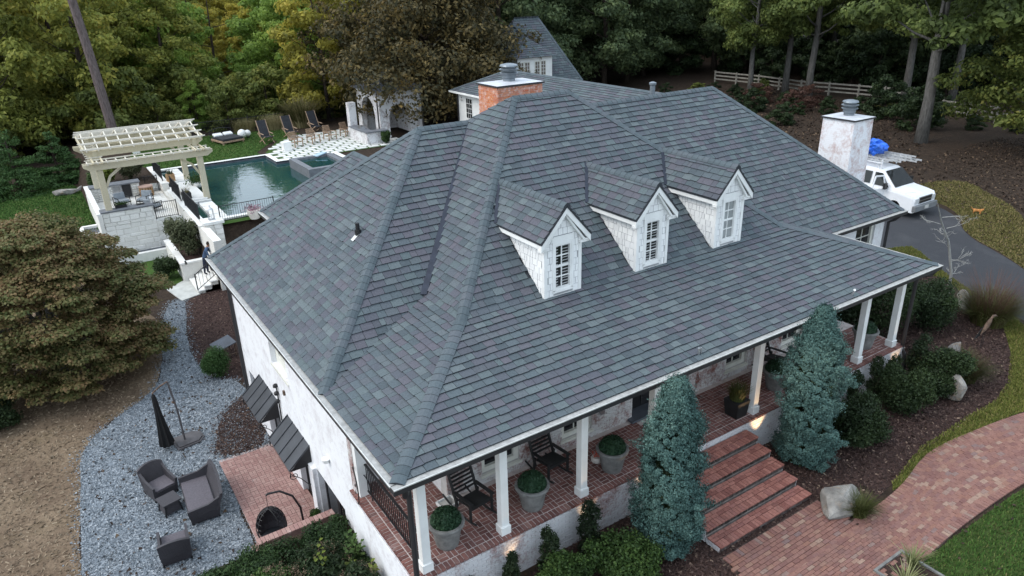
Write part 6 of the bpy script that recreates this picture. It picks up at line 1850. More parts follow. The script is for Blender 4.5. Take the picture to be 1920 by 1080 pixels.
# pool wall, bench, steps, slabs
pw = thing('pool_wall', 'long white stone wall between terrace and pool', 'wall', (2.5, 37, -4))
m = MB(); m.bx(2.31, 2.7, 26.9, 38.95, -6.1, DK - .06); m.bx(2.31, 2.7, 40.9, 46.6, -6.1, DK - .06); m.build('wall_body', M_STONEW, pw)
for y0, y1 in ((29.8, 32.4), (32.41, 34.99), (35.0, 38.99), (40.87, 43.6), (43.61, 46.65)): m = MB(); m.bx(2.26, 2.74, y0, y1, DK - .058, DK + .01); m.build('coping', M_COPE, pw)
m = MB(); m.bx(2.75, 3.25, 30.8, 34.9, -4.2, DK - .22); m.bx(2.75, 3.25, 41.2, 44.98, -4.2, DK - .22); m.build('trough_bed', M_SLATE, pw)
m = MB(); m.bx(2.76, 3.24, 30.9, 34.8, DK - .219, DK - .16); m.bx(2.76, 3.24, 41.3, 44.9, DK - .219, DK - .16); m.build('trough_water', mw, pw)
for y0, n in ((30.9, 4), (41.25, 4)):
    for k in range(n): m = MB(); m.bx(3.26, 4.0, y0 + k * .93, y0 + k * .93 + .86, -4.4, DK - .02); m.build('stepping_slab', M_PAVW, pw)
m = MB(); m.bx(2.95, 3.85, 35.2, 40.05, -4.4, -3.28); m.build('bench_body', M_STONEW, pw); m = MB(); m.bx(2.9, 3.9, 35.15, 40.1, -3.279, -3.2); m.build('bench_top', M_COPE, pw)
for k in range(3): m = MB(); m.bx(2.31 + k * .38, 3.9, 39.0 + 1.11 * (k == 9), 40.86, TZ - .1, TZ + .2 * (k + 1) + .03 * (k == 2)); m.build('step', M_STONEW, pw) if k == 0 else m.build('step', M_COPE, pw)
m = MB(); m.bx(2.9, 4.05, 34.95, 35.14, -4.4, DK + .005); m.bx(2.9, 4.05, 40.87, 41.2, -4.4, DK + .005); m.build('cross_wall', M_COPE, pw)
for i, (x, y, lab) in enumerate(((2.85, 35.75, 'black box planter with grass by the middle railing of the pool wall'), (2.95, 41.35, 'dark brown box planter by the far railing of the pool wall'))):
    t = thing('box_planter', lab, 'planter', (x, y, DK)); m = MB(); m.box((0, 0, .2), (.5, .5, .5)); m.build('box', M_BLACK if i == 0 else M_TEAKB, t, local=True)
    v, f = blades(90, .18, .5, .6, random.Random(i), .01, (0, 0, .4)); o = bpy.data.objects.new('foliage', mesh_from('foliage', v, f, [L_STRAW if i == 0 else L_SHD])); link(o, t)
wb_ = thing('water_bowl', 'pale stone bowl of green plants on the pool edge by the pergola', 'bowl', (4.15, 38.4, DK - .1))
m = MB(); m.lathe([(.15, 0), (.3, .1), (.36, .24), (.33, .25), (.2, .14), (.02, .12)], (0, 0, .1), 16); m.build('bowl', M_COPE, wb_, local=True); P = nr.normal(0, 1, (700, 3)) * np.array([.28, .28, .2]) + np.array([0, .5, .5]); add_foliage('foliage', L_SHR, wb_, leaf_cloud(P, .11, nr))
# stone pier with lantern
pr = thing('stone_pier', 'white stone pier with cap at the near corner of the pool', 'pier', (3.0, 29.95, -5)); m = MB(); m.bx(2.55, 3.4, 29.55, 30.35, -6.1, -3.25); m.build('pier_body', M_WMORT, pr)
stones(2.55, 3.4, -5.6, -3.26, 29.55, .03, seed=9, parent=pr, hs=(.25, .3), ws=(.4, .45)); m = MB(); m.bx(2.45, 3.5, 29.45, 30.45, -3.249, -3.1); m.build('pier_cap', M_COPE, pr)
def lantern(lab, loc, s=1.0):
    t = thing('lantern', lab, 'lantern', loc); m = MB()
    for sx in (-.13, .13):
        for sy in (-.13, .13): m.bar((sx * s, sy * s, 0), (sx * s * .8, sy * s * .8, .5 * s), .025, .025)
    m.box((0, 0, .012), (.3 * s, .3 * s, .024)); m.build('frame', M_STEEL, t, local=True)
    m = MB(); m.lathe([(.15 * s, 0), (.11 * s, .06), (.03 * s, .14), (.02 * s, .2), (.05 * s, .22), (.01, .26)], (0, 0, .5 * s), 8); m.build('roof_cap', M_STEEL, t, local=True)
    m = MB(); m.lathe([(.05, 0), (.05, .22), (.02, .23)], (0, 0, .03), 10); m.build('candle', M_PILLOW, t, local=True)
lantern('tall metal lantern standing on the white stone pier', (2.98, 29.95, -3.1), 1.1)
lantern('small metal lantern on the end of the front counter', (.86, 35.3, -3.05), .6)
bt = thing('flower_tub', 'white tub of purple flowers below the railing right of the pier', 'flower tub', (5.2, 29.85, -3.44)); m = MB(); m.lathe([(.25, 0), (.36, .3), (.4, .5), (.36, .5), (.05, .46)], (0, 0, 0), 16); m.build('tub', M_POTW, bt, local=True)
P = nr.normal(0, 1, (300, 3)) * np.array([.25, .25, .1]) + np.array([0, 0, .58]); add_foliage('flowers', simple('purple_flower', (.28, .16, .2), .8), bt, leaf_cloud(P, .1, nr))
# stairs the man stands on, planter and slab
stc = thing('stone_stairs', 'white stone stairs climbing behind the house to the pool level', 'stairs', (2.4, 28.2, LZ))
for k in range(14):
    m = MB(); m.bx(1.2 + k * .34, 6.2, 27.2, 29.3, LZ - .1, LZ + .185 * (k + 1) - .05); m.build('step_block', M_STONEW, stc)
    m = MB(); m.bx(1.17 + k * .34, 1.53 + k * .34 if k < 13 else 6.2, 27.15, 29.3, LZ + .185 * (k + 1) - .049, LZ + .185 * (k + 1)); m.build('tread', M_COPE, stc)
plw = thing('stone_planter', 'white stone planter bed left of the man on the stairs', 'planter', (1.6, 31.7, -5.5))
for a, b_, c, d in ((.95, 1.2, 29.4, 34.1), (1.2, 2.3, 29.4, 29.65)): m = MB(); m.bx(a, b_, c, d, LZ - .1, -5.08); m.build('planter_wall', M_STONEW, plw); m = MB(); m.bx(a - .05, b_ + .04, c - .05, d + .02, -5.078, -4.98); m.build('coping', M_COPE, plw)
m = MB(); m.bx(1.2, 2.3, 29.65, 34.3, LZ - .1, -5.15); m.build('soil', M_MULCH, plw)
m = MB(); m.add([(-.05, 28.8, LZ + .05), (.3, 26.75, LZ + .05), (1.25, 27.1, LZ + .05), (1.2, 29.8, LZ + .05), (-.05, 28.8, LZ - .1), (.3, 26.75, LZ - .1), (1.25, 27.1, LZ - .1), (1.2, 29.8, LZ - .1)], [(0, 1, 2, 3), (0, 4, 5, 1), (1, 5, 6, 2), (2, 6, 7, 3), (3, 7, 4, 0)]); o = m.build('landing_slab', M_SLAB); tag(o, 'pale grey stone slab at the foot of the white stairs', 'slab')
shrub('olive_bush', 'grey green bush with pale leaves growing in the white planter by the man', 'shrub', (1.65, 31.0, -5.2), .95, 2.3, L_OLIVE, 3800, .11, 81, lob=12)
shrub('rounded_shrub', 'dark shrub between the planter bed and the gravel path', 'shrub', (.35, 30.6, -5.95), .85, 1.2, L_SHD, 3200, .09, 82)
shrub('olive_bush', 'leafy dark bush with white blossom behind the rear counter of the pergola', 'shrub', (.9, 44.2, -3.45), 1.0, 1.5, L_OLIVE, 2600, .13, 83)
shrub('feathery_bush', 'yellow green feathery bush behind the pergola grill', 'shrub', (-.6, 44.0, -3.5), .8, 1.5, L_LIME, 2000, .13, 84)
shrub('feathery_bush', 'green bush behind the left rear pergola post', 'shrub', (-1.3, 43.8, -3.6), .6, 1.2, L_SHR, 1600, .13, 85)
tr_ = thing('water_trough', 'dark water trough with white coping along the foot of the cream stone wall', 'trough', (.3, 34.6, -5.5)); m = MB(); m.bx(-1.2, 2.2, 34.35, 35.03, -6, -5.62); m.build('basin', M_SLATE, tr_)
m = MB(); m.bx(-1.3, 2.2, 34.05, 34.35, -6.05, -5.5); m.build('coping', M_COPE, tr_)
tr_ = thing('corner_trough', 'small square dark trough with white coping on the lawn left of the pergola wall', 'trough', (-2.5, 37.2, -4.7))
for a, b_, c, d in ((-3.0, -2.02, 36.1, 36.35), (-3.0, -2.75, 36.35, 38.3), (-2.75, -2.02, 38.05, 38.3)): m = MB(); m.bx(a, b_, c, d, -5.6, -4.5); m.build('coping', M_COPE, tr_)
m = MB(); m.bx(-2.75, -2.02, 36.35, 38.05, -5.6, -4.66); m.build('basin', M_SLATE, tr_)
# ---- pergola
pg = thing('pergola', 'large pale tan wooden pergola with a pitched lattice top beside the pool', 'pergola', (1.3, 38.3, TZ))
PX0, PX1, PY0, PY1, BZ = -1.35, 3.92, 35.4, 41.2, -.55
for x, y, zb in ((PX0, PY0, -3.05), (PX1, PY0, DK), (PX0, PY1, -3.04), (PX1, PY1, DK)):
    m = MB(); m.bx(x - .16, x + .16, y - .16, y + .16, zb + .001, BZ + .1); po = m.build('post', M_PWOOD, pg)
    m = MB(); m.lathe([(.02, 0), (.09, .005), (.09, .03), (.02, .03)], (0, 0, 0), 10); m.v = [(x + v[0], y - .16 - v[2], BZ - .15 + v[1]) for v in m.v]; m.build('post_disc', M_PWOODT, po)
def beam(p, q, w, h, mat=M_PWOOD, name='beam', tail=.0):
    p = Vector(p); q = Vector(q); d = (q - p).normalized(); m = MB()
    L = (q - p).length; s = d.cross(Vector((0, 0, 1))).normalized() * w / 2
    prof = [(0, h / 2), (L, h / 2), (L, .05 * h), (L - .18, -.25 * h), (L - .3, -h / 2), (.3, -h / 2), (.18, -.25 * h), (0, .05 * h)]
    V = [p + d * a + Vector((0, 0, b_)) - s for a, b_ in prof]; m.extr(V, s * 2); return m.build(name, mat, pg)
for y in (PY0 - .22, PY0 + .22, PY1 - .22, PY1 + .22): beam((PX0 - .75, y, BZ), (PX1 + .75, y, BZ), .09, .36)
for x in (PX0 - .23, PX0 + .23, PX1 - .23, PX1 + .23): beam((x, PY0 - .8, BZ + .26), (x, PY1 + .8, BZ + .26), .08, .16, name='cross_beam')
for k in range(14):
    y = PY0 - .45; x = PX0 - .5 + (PX1 - PX0 + 1.0) * k / 13
    m = MB(); m.bx(x - .03, x + .03, PY0 - .5, PY0 + .45, BZ + .182, BZ + .24); m.build('stub_rafter', M_PWOODT, pg)
beam((PX0 - .6, PY0 - .45, BZ + .27), (PX1 + .6, PY0 - .45, BZ + .27), .07, .06, M_PWOODT, 'edge_slat'); beam((PX0 - .6, PY0 + .42, BZ + .27), (PX1 + .6, PY0 + .42, BZ + .27), .07, .06, M_PWOODT, 'edge_slat')
for k in range(9):
    y = PY0 + .7 + k * .6; m = MB(); m.bx(PX0 - .5, PX0 + .35, y - .03, y + .03, BZ + .342, BZ + .39); m.build('stub_rafter', M_PWOODT, pg)
YR, ZF, ZR = 38.3, .25, .88
for y in (36.2, 40.4):
    beam((PX0 - .5, y, ZF - .25), (PX1 + .5, y, ZF - .25), .09, .34)
    for x in (PX0, PX1): m = MB(); m.bx(x - .12, x + .12, y - .12, y + .12, BZ + .1, ZF - .1); m.build('king_post', M_PWOOD, pg)
def rz_(y): return ZR - (ZR - ZF) * abs(y - YR) / 2.3
for k, y in enumerate((36.0, 36.75, 37.5, 38.3, 39.1, 39.85, 40.6)):
    beam((PX0 - .65, y, rz_(y) + .03), (PX1 + .65, y, rz_(y) + .03), .085, .085, M_PWOODT, 'lattice_bar')
for k in range(11):
    x = PX0 - .35 + (PX1 - PX0 + .7) * k / 10
    m = MB(); m.bar((x, 35.95, rz_(35.95) - .055), (x, YR, ZR - .055), .06, .08); m.bar((x, YR, ZR - .055), (x, 40.65, rz_(40.65) - .055), .06, .08); m.build('rafter', M_PWOODT, pg)
for x in (PX0 - .5, PX1 + .5): beam((x, 36.0, ZF + .0), (x, 40.6, ZF), .07, .2, name='gable_beam')
for (x, y, sx, sy) in ((PX0, PY0, 1, 0), (PX1, PY1, -1, 0), (PX1, PY0, -1, 0), (PX1, PY0, 0, 1), (PX0, PY1, 1, 0)):
    m = MB(); pts = [(x + sx * .16, y + sy * .16, -1.75), (x + sx * .45, y + sy * .45, -1.2), (x + sx * 1.05, y + sy * 1.05, -.78)]
    for a, b_ in zip(pts, pts[1:]): m.bar(a, b_, .09, .13, up=(0, 0, 1))
    m.build('brace', M_PWOOD, pg)
# ---- pavers and furniture beyond the pool
pv = thing('stepping_pavers', 'white rectangular stepping pavers with grass joints beyond the pool', 'pavers', (14, 46, -3.4))
its = []; row = 0; y = 42.85
while y < 51.5:
    x = 10.65 + (.5 if row % 2 else 0)
    while x < 20.5:
        if x > 10.6 + max(0, (y - 46.2)) * .55: its.append(((x + .42, y + .22, hgt(x, y) + .045), (.82, .44, .07), 0, 0, 0))
        x += 1.0
    y += .62; row += 1
boxpieces(pv, 'paver', its, M_PAVW, 300)
patch('paver_grass', [(10.57, 42.66), (20.8, 42.66), (20.8, 51.6), (13.4, 51.6), (10.57, 46.3)], .03, M_LAWN, res=1.0, it=0, jitter=0)
def gz(x, y): return hgt(x, y) + .03
db = thing('daybed', 'low wooden daybed with dark mattress and two white pillows on the lawn', 'daybed', (9.35, 52.6, gz(9.3, 52.6)), rz=.22)
m = MB(); m.box((0, 0, .22), (1.9, 2.1, .14)); m.build('frame', M_TEAK, db, local=True)
for sx in (-.85, .85):
    for sy in (-.95, .95): m = MB(); m.box((sx, sy, .075), (.1, .1, .15)); m.build('leg', M_TEAK, db, local=True)
m = MB(); m.box((0, -.05, .38), (1.75, 1.95, .18)); m.build('mattress', M_DKFAB, db, local=True, bevel=.04)
for sx in (-.45, .42): m = MB(); m.box((sx, .72, .56), (.75, .42, .18), tilt=(.35, 0)); m.build('pillow', M_PILLOW, db, local=True, bevel=.06)
m = MB(); m.tube([(-.95, 1.0, .1), (-.95, 1.15, .9), (0, 1.25, 1.05), (.95, 1.15, .9), (.95, 1.0, .1)], .03, 6); m.build('headboard', M_BLACK, db, local=True)
for i, (x, y, r, lab) in enumerate(((10.62, 52.9, .36, 'larger white globe lamp on the lawn beside the daybed'), (11.2, 53.4, .27, 'smaller white globe lamp on the lawn right of the larger one'))):
    t = thing('globe_lamp', lab, 'garden lamp', (x, y, gz(x, y)), 'white globes by the daybed'); m = MB(); m.lathe([(r * math.sin(a), r - r * math.cos(a)) for a in [.05 + i * (math.pi - .1) / 14 for i in range(15)]], (0, 0, .12), 20); m.build('globe', M_GLOBE, t, local=True, smooth=True); m = MB(); m.lathe([(.12, 0), (.12, .13)], (0, 0, 0), 12); m.build('base', M_BLACK, t, local=True)
def recliner():
    t = thing('recliner_chair', '', 'lounge chair')
    for sx in (-.33, .33):
        m = MB(); m.bar((sx, -.5, .0), (sx, .55, .62), .04, .05); m.build('leg', M_TEAK, t, local=True)
        m = MB(); m.bar((sx * .92, .5, 0), (sx * .92, -.55, .5), .04, .05); m.build('leg', M_TEAK, t, local=True)
        m = MB(); m.bar((sx, .12, .38), (sx, .62, 1.45), .045, .05); m.build('back_post', M_TEAK, t, local=True); m = MB(); m.bar((sx, -.4, .62), (sx, .4, .66), .07, .03); m.build('armrest', M_TEAK, t, local=True)
    m = MB(); m.bar((0, .13, .40), (0, .6, 1.43), .6, .03, up=(0, -1, .4)); m.build('back_sling', M_DKFAB, t, local=True)
    m = MB(); m.bar((0, .15, .40), (0, -.6, .46), .6, .03); m.build('seat_sling', M_DKFAB, t, local=True)
    return t
rc = recliner()
for i, (x, y, rz, lab) in enumerate(((11.85, 50.2, .12, 'black sling recliner closest to the daybed'), (14.1, 51.0, .12, 'middle black sling recliner, behind the teak chairs'), (16.6, 51.9, .15, 'black sling recliner in front of the dry grass, farthest from the daybed'))):
    o = rc if i == 0 else copy_tree(rc); o.location = (x, y, gz(x, y)); o.rotation_euler = (0, 0, rz); o.scale = (1.2, 1.2, 1.2); o['label'] = lab; o['group'] = 'black recliners on the pool lawn'
def teak_chair():
    t = thing('teak_chair', '', 'armchair')
    for k in range(6): m = MB(); m.box((0, -.33 + k * .1, .34 - k * .015), (.56, .08, .025)); m.build('seat_slat', M_TEAK, t, local=True)
    for k in range(6): m = MB(); m.box((0, .27 + k * .03, .42 + k * .095), (.56, .025, .08), tilt=(.3, 0)); m.build('back_slat', M_TEAK, t, local=True)
    for sx in (-.31, .31):
        m = MB(); m.bar((sx, -.34, 0), (sx, -.34, .55), .05, .06); m.build('leg', M_TEAK, t, local=True); m = MB(); m.bar((sx, .34, 0), (sx, .26, .55), .05, .06); m.build('leg', M_TEAK, t, local=True); m = MB(); m.bar((sx, -.42, .56), (sx, .38, .54), .09, .03); m.build('armrest', M_TEAK, t, local=True)
    return t
tc = teak_chair()
for i, (x, y, lab) in enumerate(((13.2, 46.9, 'leftmost teak armchair, right behind the white cube table'), (14.75, 47.3, 'second teak armchair from the white cube table'), (16.3, 47.75, 'third teak armchair from the white cube table'), (17.9, 48.2, 'teak armchair nearest the arched pavilion'))):
    o = tc if i == 0 else copy_tree(tc); o.location = (x, y, gz(x, y) + .06); o.rotation_euler = (0, 0, .25); o.scale = (1.15, 1.15, 1.15); o['label'] = lab; o['group'] = 'teak armchairs on the pavers'
o = MB().box((12.15, 45.95, gz(12, 46) + .39), (.6, .6, .66)).build('cube_table', M_GLOBE, bevel=.02); tag(o, 'white cube side table on the pavers beside the leftmost teak armchair', 'side table')
def adirondack():
    t = thing('white_garden_chair', '', 'armchair')
    for k in range(5): m = MB(); m.box((-.22 + k * .11, .3, .68), (.095, .03, .82 - abs(k - 2) * .07), tilt=(-.35, 0)); m.build('back_slat', M_WHITE, t, local=True)
    m = MB(); m.box((0, 0, .36), (.55, .55, .04), tilt=(-.15, 0)); m.build('seat', M_WHITE, t, local=True)
    for sx in (-.32, .32): m = MB(); m.bar((sx, -.35, 0), (sx, -.35, .55), .05, .08); m.bar((sx, .35, 0), (sx, .3, .55), .05, .08); m.bar((sx, -.42, .56), (sx, .42, .56), .12, .03); m.build('arm', M_WHITE, t, local=True)
    return t
ad = adirondack()
for i, (x, y, lab) in enumerate(((4.4, 54.2, 'white slatted garden chair seen through the pergola, nearer the white pillar'), (6.0, 54.6, 'white slatted garden chair seen through the pergola, right of its twin'))):
    o = ad if i == 0 else copy_tree(ad); o.location = (x, y, gz(x, y)); o.rotation_euler = (0, 0, .1); o['label'] = lab; o['group'] = 'white garden chairs behind the pergola'
t = thing('white_pillar', 'short white stone pillar seen through the pergola left of the white garden chairs', 'pillar', (2.5, 53, gz(2.5, 53)))
m = MB(); m.box((0, 0, .4), (.5, .5, .8)); m.build('shaft', M_STONEW, t, local=True); m = MB(); m.box((0, 0, .85), (.62, .62, .1)); m.build('cap', M_COPE, t, local=True)
t = thing('plume_grass', 'big straw coloured plume grass behind the black recliners', 'ornamental grass', (16.6, 55.5, gz(16.6, 55.5)))
v, f = blades(1500, .7, 2.6, .62, random.Random(71), .02, droop=.5, segs=4); o = bpy.data.objects.new('blades', mesh_from('blades', v, f, [L_GRASS])); link(o, t)
v, f = blades(500, .8, 2.9, .6, random.Random(72), .05, droop=.45, segs=4); o = bpy.data.objects.new('plumes', mesh_from('plumes', v, f, [L_STRAW])); link(o, t)
grass_clump('dry grass clump along the fence left of the plume grass', (14.2, 56.2, gz(14.2, 56.2)), 700, .9, 1.5, .5, L_STRAW, .02, 8, group='dry grasses along the pool fence')
grass_clump('dry grass clump along the fence behind the daybed', (11.8, 56.8, gz(11.8, 56.8)), 700, .9, 1.3, .5, L_STRAW, .02, 9, group='dry grasses along the pool fence')
fe = thing('iron_fence', 'thin black iron fence behind the pool lawn', 'fence', (12, 58, -3.8))
zf = -3.75; pts = [(3.0, 58.6), (8.0, 58.2), (12.5, 58.0), (17, 58.2), (20.5, 57.5)]
for i, (a, b_) in enumerate(zip(pts, pts[1:])):
    p = Vector((*a, zf)); q = Vector((*b_, zf)); L = (q - p).length; m = MB(); m.bar(p + Vector((0, 0, 1.25)), q + Vector((0, 0, 1.25)), .05, .05); m.bar(p + Vector((0, 0, .15)), q + Vector((0, 0, .15)), .04, .04); m.build('rail', M_BLACK, fe)
    m = MB()
    for k in range(int(L / .14)): e = p.lerp(q, k / int(L / .14)); m.bar(e, e + Vector((0, 0, 1.3)), .025, .025)
    m.build('pickets', M_BLACK, fe)['kind'] = 'stuff'
    m = MB(); m.bar(p - Vector((0, 0, .3)), p + Vector((0, 0, 1.45)), .09, .09); m.build('post', M_BLACK, fe)
# ---- arched pavilion
pa = thing('arched_pavilion', 'whitewashed brick pavilion with round arches under the copper tree', 'pavilion', (21.5, 46.5, -3.45))
def arch_wall(axis, at, th, u0, u1, z0, z1, arches, name='arch_wall'):
    """wall sheet with round-headed openings, thickness th"""
    m = MB(); cols = [u0]
    for c, w, zs in arches: cols += [c - w / 2 + w * i / 10 for i in range(11)]
    cols.append(u1)
    def top(u):
        for c, w, zs in arches:
            if abs(u - c) <= w / 2 + 1e-6: return zs + math.sqrt(max(0, (w / 2) ** 2 - (u - c) ** 2))
        return None
    for a, b_ in zip(cols, cols[1:]):
        if b_ - a < 1e-6: continue
        mid = top((a + b_) / 2)
        za, zb_ = (top(a), top(b_)) if mid is not None else (z0, z0)
        q = [(a, za), (b_, zb_), (b_, z1), (a, z1)]
        P = lambda d: [((u, at + d, z) if axis == 'y' else (at + d, u, z)) for u, z in q]
        m.add(P(0) + P(th), [(0, 1, 2, 3), (7, 6, 5, 4), (0, 4, 5, 1), (2, 6, 7, 3), (0, 3, 7, 4), (1, 5, 6, 2)])
    return m.build(name, M_PAV, pa)
GZ = -3.5
arch_wall('y', 45.2, .45, 19.75, 23.5, GZ, .3, [(21.5, 1.9, -1.75)])
arch_wall('x', 19.75, .45, 45.65, 49.6, GZ, .3, [(47.6, 2.8, -1.7)])
m = MB(); m.bx(19.8, 23.5, 49.6, 49.9, GZ, .3); m.build('back_wall', M_PAV, pa); m = MB(); m.bx(23.2, 23.5, 45.65, 49.6, GZ, .3); m.build('end_wall', M_PAV, pa)
m = MB(); m.add([(19.4, 44.8, .3), (23.9, 44.8, .3), (23.9, 50.2, .3), (19.4, 50.2, .3), (21.6, 46.8, 1.5), (21.6, 48.2, 1.5)], [(0, 1, 4), (1, 2, 5, 4), (2, 3, 5), (3, 0, 4, 5), (3, 2, 1, 0)]); m.build('roof', M_SH, pa)
m = MB(); m.tube([(19.55, 45.1, .2), (19.55, 45.1, GZ)], .06, 8); m.tube([(23.55, 45.1, .2), (23.55, 45.1, GZ)], .06, 8); m.build('downspout', M_BRONZE, pa)
bb = thing('brick_grill_bar', 'whitewashed brick bar with dark counter beside the arched pavilion', 'bar', (18.4, 45.2, -3.45))
m = MB(); m.bx(17.9, 19.6, 43.8, 44.4, GZ, -2.5); m.bx(17.9, 18.5, 44.4, 47.2, GZ, -2.5); m.build('bar_body', M_PAV, bb); m = MB(); m.bx(17.8, 19.7, 43.7, 44.5, -2.499, -2.42); m.bx(17.8, 18.6, 44.5, 47.3, -2.499, -2.42); m.build('counter_top', M_COUNTER, bb)
m = MB(); m.bx(18.0, 18.6, 47.31, 47.9, GZ, -.6); m.build('chimney', M_PAV, bb)
m = MB(); m.bx(18.0, 18.4, 45.2, 45.9, -2.419, -2.2); m.build('grill_hood', M_STEEL, bb)
shrub('potted_fern', 'green fern hanging by the pavilion downspout', 'plant', (19.3, 43.3, -3.4), .5, 1.0, L_SHR, 1200, .14, 88)
# ================================================================== THE MAN ON THE STAIRS
pe = thing('person', 'man in a blue shirt and dark jeans leaning forward on the white stairs', 'person', (1.98, 28.35, LZ + .555), rz=1.2)
def skin_mesh(name, nodes, edges, radii, root, sub=2):
    me = bpy.data.meshes.new(name); me.from_pydata(nodes, edges, []); o = bpy.data.objects.new(name, me); COL.objects.link(o)
    sk = o.modifiers.new('skin', 'SKIN'); sk.use_smooth_shade = True
    ss_ = o.modifiers.new('sub', 'SUBSURF'); ss_.levels = sub; ss_.render_levels = sub
    for i, r in enumerate(radii): me.skin_vertices[0].data[i].radius = r if hasattr(r, '__len__') else (r, r)
    me.skin_vertices[0].data[root].use_root = True
    dg = bpy.context.evaluated_depsgraph_get(); ev = o.evaluated_get(dg); nm = bpy.data.meshes.new_from_object(ev, depsgraph=dg)
    bpy.data.objects.remove(o); return nm
N_ = [(0, 0, .92), (0, -.06, 1.12), (0, -.16, 1.32), (0, -.22, 1.45), (0, -.28, 1.53), (0, -.33, 1.62), (0, -.36, 1.70),
      (.09, .01, .86), (.11, -.06, .5), (.11, .0, .1), (.11, -.13, .045), (-.09, .01, .86), (-.11, .06, .5), (-.12, .1, .1), (-.12, -.03, .045),
      (.19, -.19, 1.40), (.25, -.28, 1.12), (.2, -.48, .98), (.18, -.56, .95), (-.19, -.19, 1.40), (-.26, -.26, 1.12), (-.2, -.46, .98), (-.18, -.54, .95)]
E_ = [(0, 1), (1, 2), (2, 3), (3, 4), (4, 5), (5, 6), (0, 7), (7, 8), (8, 9), (9, 10), (0, 11), (11, 12), (12, 13), (13, 14), (2, 15), (15, 16), (16, 17), (17, 18), (2, 19), (19, 20), (20, 21), (21, 22)]
R_ = [(.15, .11), (.14, .10), (.17, .11), (.08, .08), (.055, .055), (.085, .1), (.07, .08), .10, .07, .05, .04, .10, .07, .05, .04, .07, .052, .036, .028, .07, .052, .036, .028]
bm_ = skin_mesh('body', N_, E_, R_, 0)
for m_ in (M_SHIRT, M_JEANS, M_SKIN, M_BLACK): bm_.materials.append(m_)
for p in bm_.polygons:
    c = p.center; p.use_smooth = True
    arm = abs(c.x) > .15 and c.y < -.3
    p.material_index = 3 if c.z < .1 else 1 if (c.z < .98 and not arm) else 2 if (c.z > 1.5 or (arm and c.y < -.42)) else 0
# fingers rooted in the palms, joined into the same body mesh
b2 = bmesh.new(); b2.from_mesh(bm_)
for s, hx, hy, hz in ((1, .18, -.57, .95), (-1, -.18, -.55, .95)):
    for k in range(5):
        fm = MB()
        if k < 4:
            ox = hx + (k - 1.5) * .02; L = (.07, .085, .08, .06)[k]; fm.tube([(ox, hy - .0, hz), (ox, hy - L * .55, hz - .005), (ox, hy - L * .9, hz - .035)], [.011, .010, .007], 6)
        else: fm.tube([(hx - s * .025, hy + .04, hz), (hx - s * .055, hy, hz - .01), (hx - s * .06, hy - .035, hz - .025)], [.012, .010, .008], 6)
        vs2 = [b2.verts.new(v) for v in fm.v]
        for f in fm.f:
            fc = b2.faces.new([vs2[i] for i in f]); fc.material_index = 2; fc.smooth = True
b2.to_mesh(bm_); b2.free()
o = bpy.data.objects.new('body', bm_); link(o, pe)
m = MB(); m.lathe([(.005, .125), (.06, .11), (.10, .06), (.108, 0), (.095, -.05), (.06, -.06)], (0, 0, 0), 14); m.v = [(v[0], v[1] - .325, v[2] + 1.66) for v in m.v]; m.build('hair', M_HAIR, pe, local=True, smooth=True)
m = MB()
for sx in (-.03, .03): m.box((sx, -.45, 1.655), (.022, .008, .01))
m.build('eyes', M_HAIR, pe, local=True); m = MB(); m.tube([(0, -.44, 1.65), (0, -.468, 1.622)], [.01, .014], 6); m.build('nose', M_SKIN, pe, local=True)
m = MB(); m.box((0, -.437, 1.588), (.045, .008, .008)); m.build('mouth', M_RUST, pe, local=True)
m = MB()
for sx in (-.1, .1): m.box((sx, -.335, 1.635), (.018, .045, .06))
m.build('ears', M_SKIN, pe, local=True)

# ================================================================== BUILDINGS BEHIND
rb = thing('rear_building', 'white sided rear building with long grey roof behind the brick chimney', 'building', (28, 33, -3.6))
EX, RX, EZ, RZ_ = 24.7, 27.7, .3, 1.9
P_ = [(EX, 42.2, EZ), (EX, 20, EZ), (RX, 20, RZ_), (RX, 38.4, RZ_)]
Q_ = [(RX * 2 - EX, 42.2, EZ), (RX * 2 - EX, 20, EZ)]
m = MB()
m.add([Vector(p) - Vector((0, 0, .02)) for p in P_ + Q_], [(0, 1, 2, 3)[::-1], (4, 5, 2, 3), (0, 3, 4), (1, 5, 2), (0, 4, 5, 1)])
rr = m.build('roof', M_EDGE, rb); rng2 = random.Random(17)
pieces(rr, 'shingle', shingle_items(P_, (P_[0], P_[1]), rng2, expo=.22, wmin=.3, wmax=.6), [M_SH, M_EDGE], 120, rest='shingle_courses')
na = nrm_of(*P_[:3]); nb2 = nrm_of(P_[2], P_[3], Q_[0])
pieces(rr, 'ridge_cap', cap_items(P_[3], P_[2], rng2, na, nb2, expo=.3, half=.18) + cap_items(P_[0], P_[3], rng2, na, nrm_of(P_[0], P_[3], Q_[0]), expo=.3, half=.18), [M_CAP, M_EDGE], 60)
m = MB(); m.bx(EX - .13, EX - .01, 20, 42.3, EZ - .14, EZ - .01); m.build('gutter', M_WHITE, rb)
m = MB(); m.bx(EX + .4, EX + .6, 20.2, 41.8, -4, EZ - .02); m.build('wall', M_WHITE, rb); m = MB(); m.bx(EX + .6, Q_[0][0] - .4, 41.6, 41.8, -4, EZ - .02); m.bx(Q_[0][0] - .6, Q_[0][0] - .4, 20.2, 41.6, -4, EZ - .02); m.build('back_wall', M_WHITE, rb)
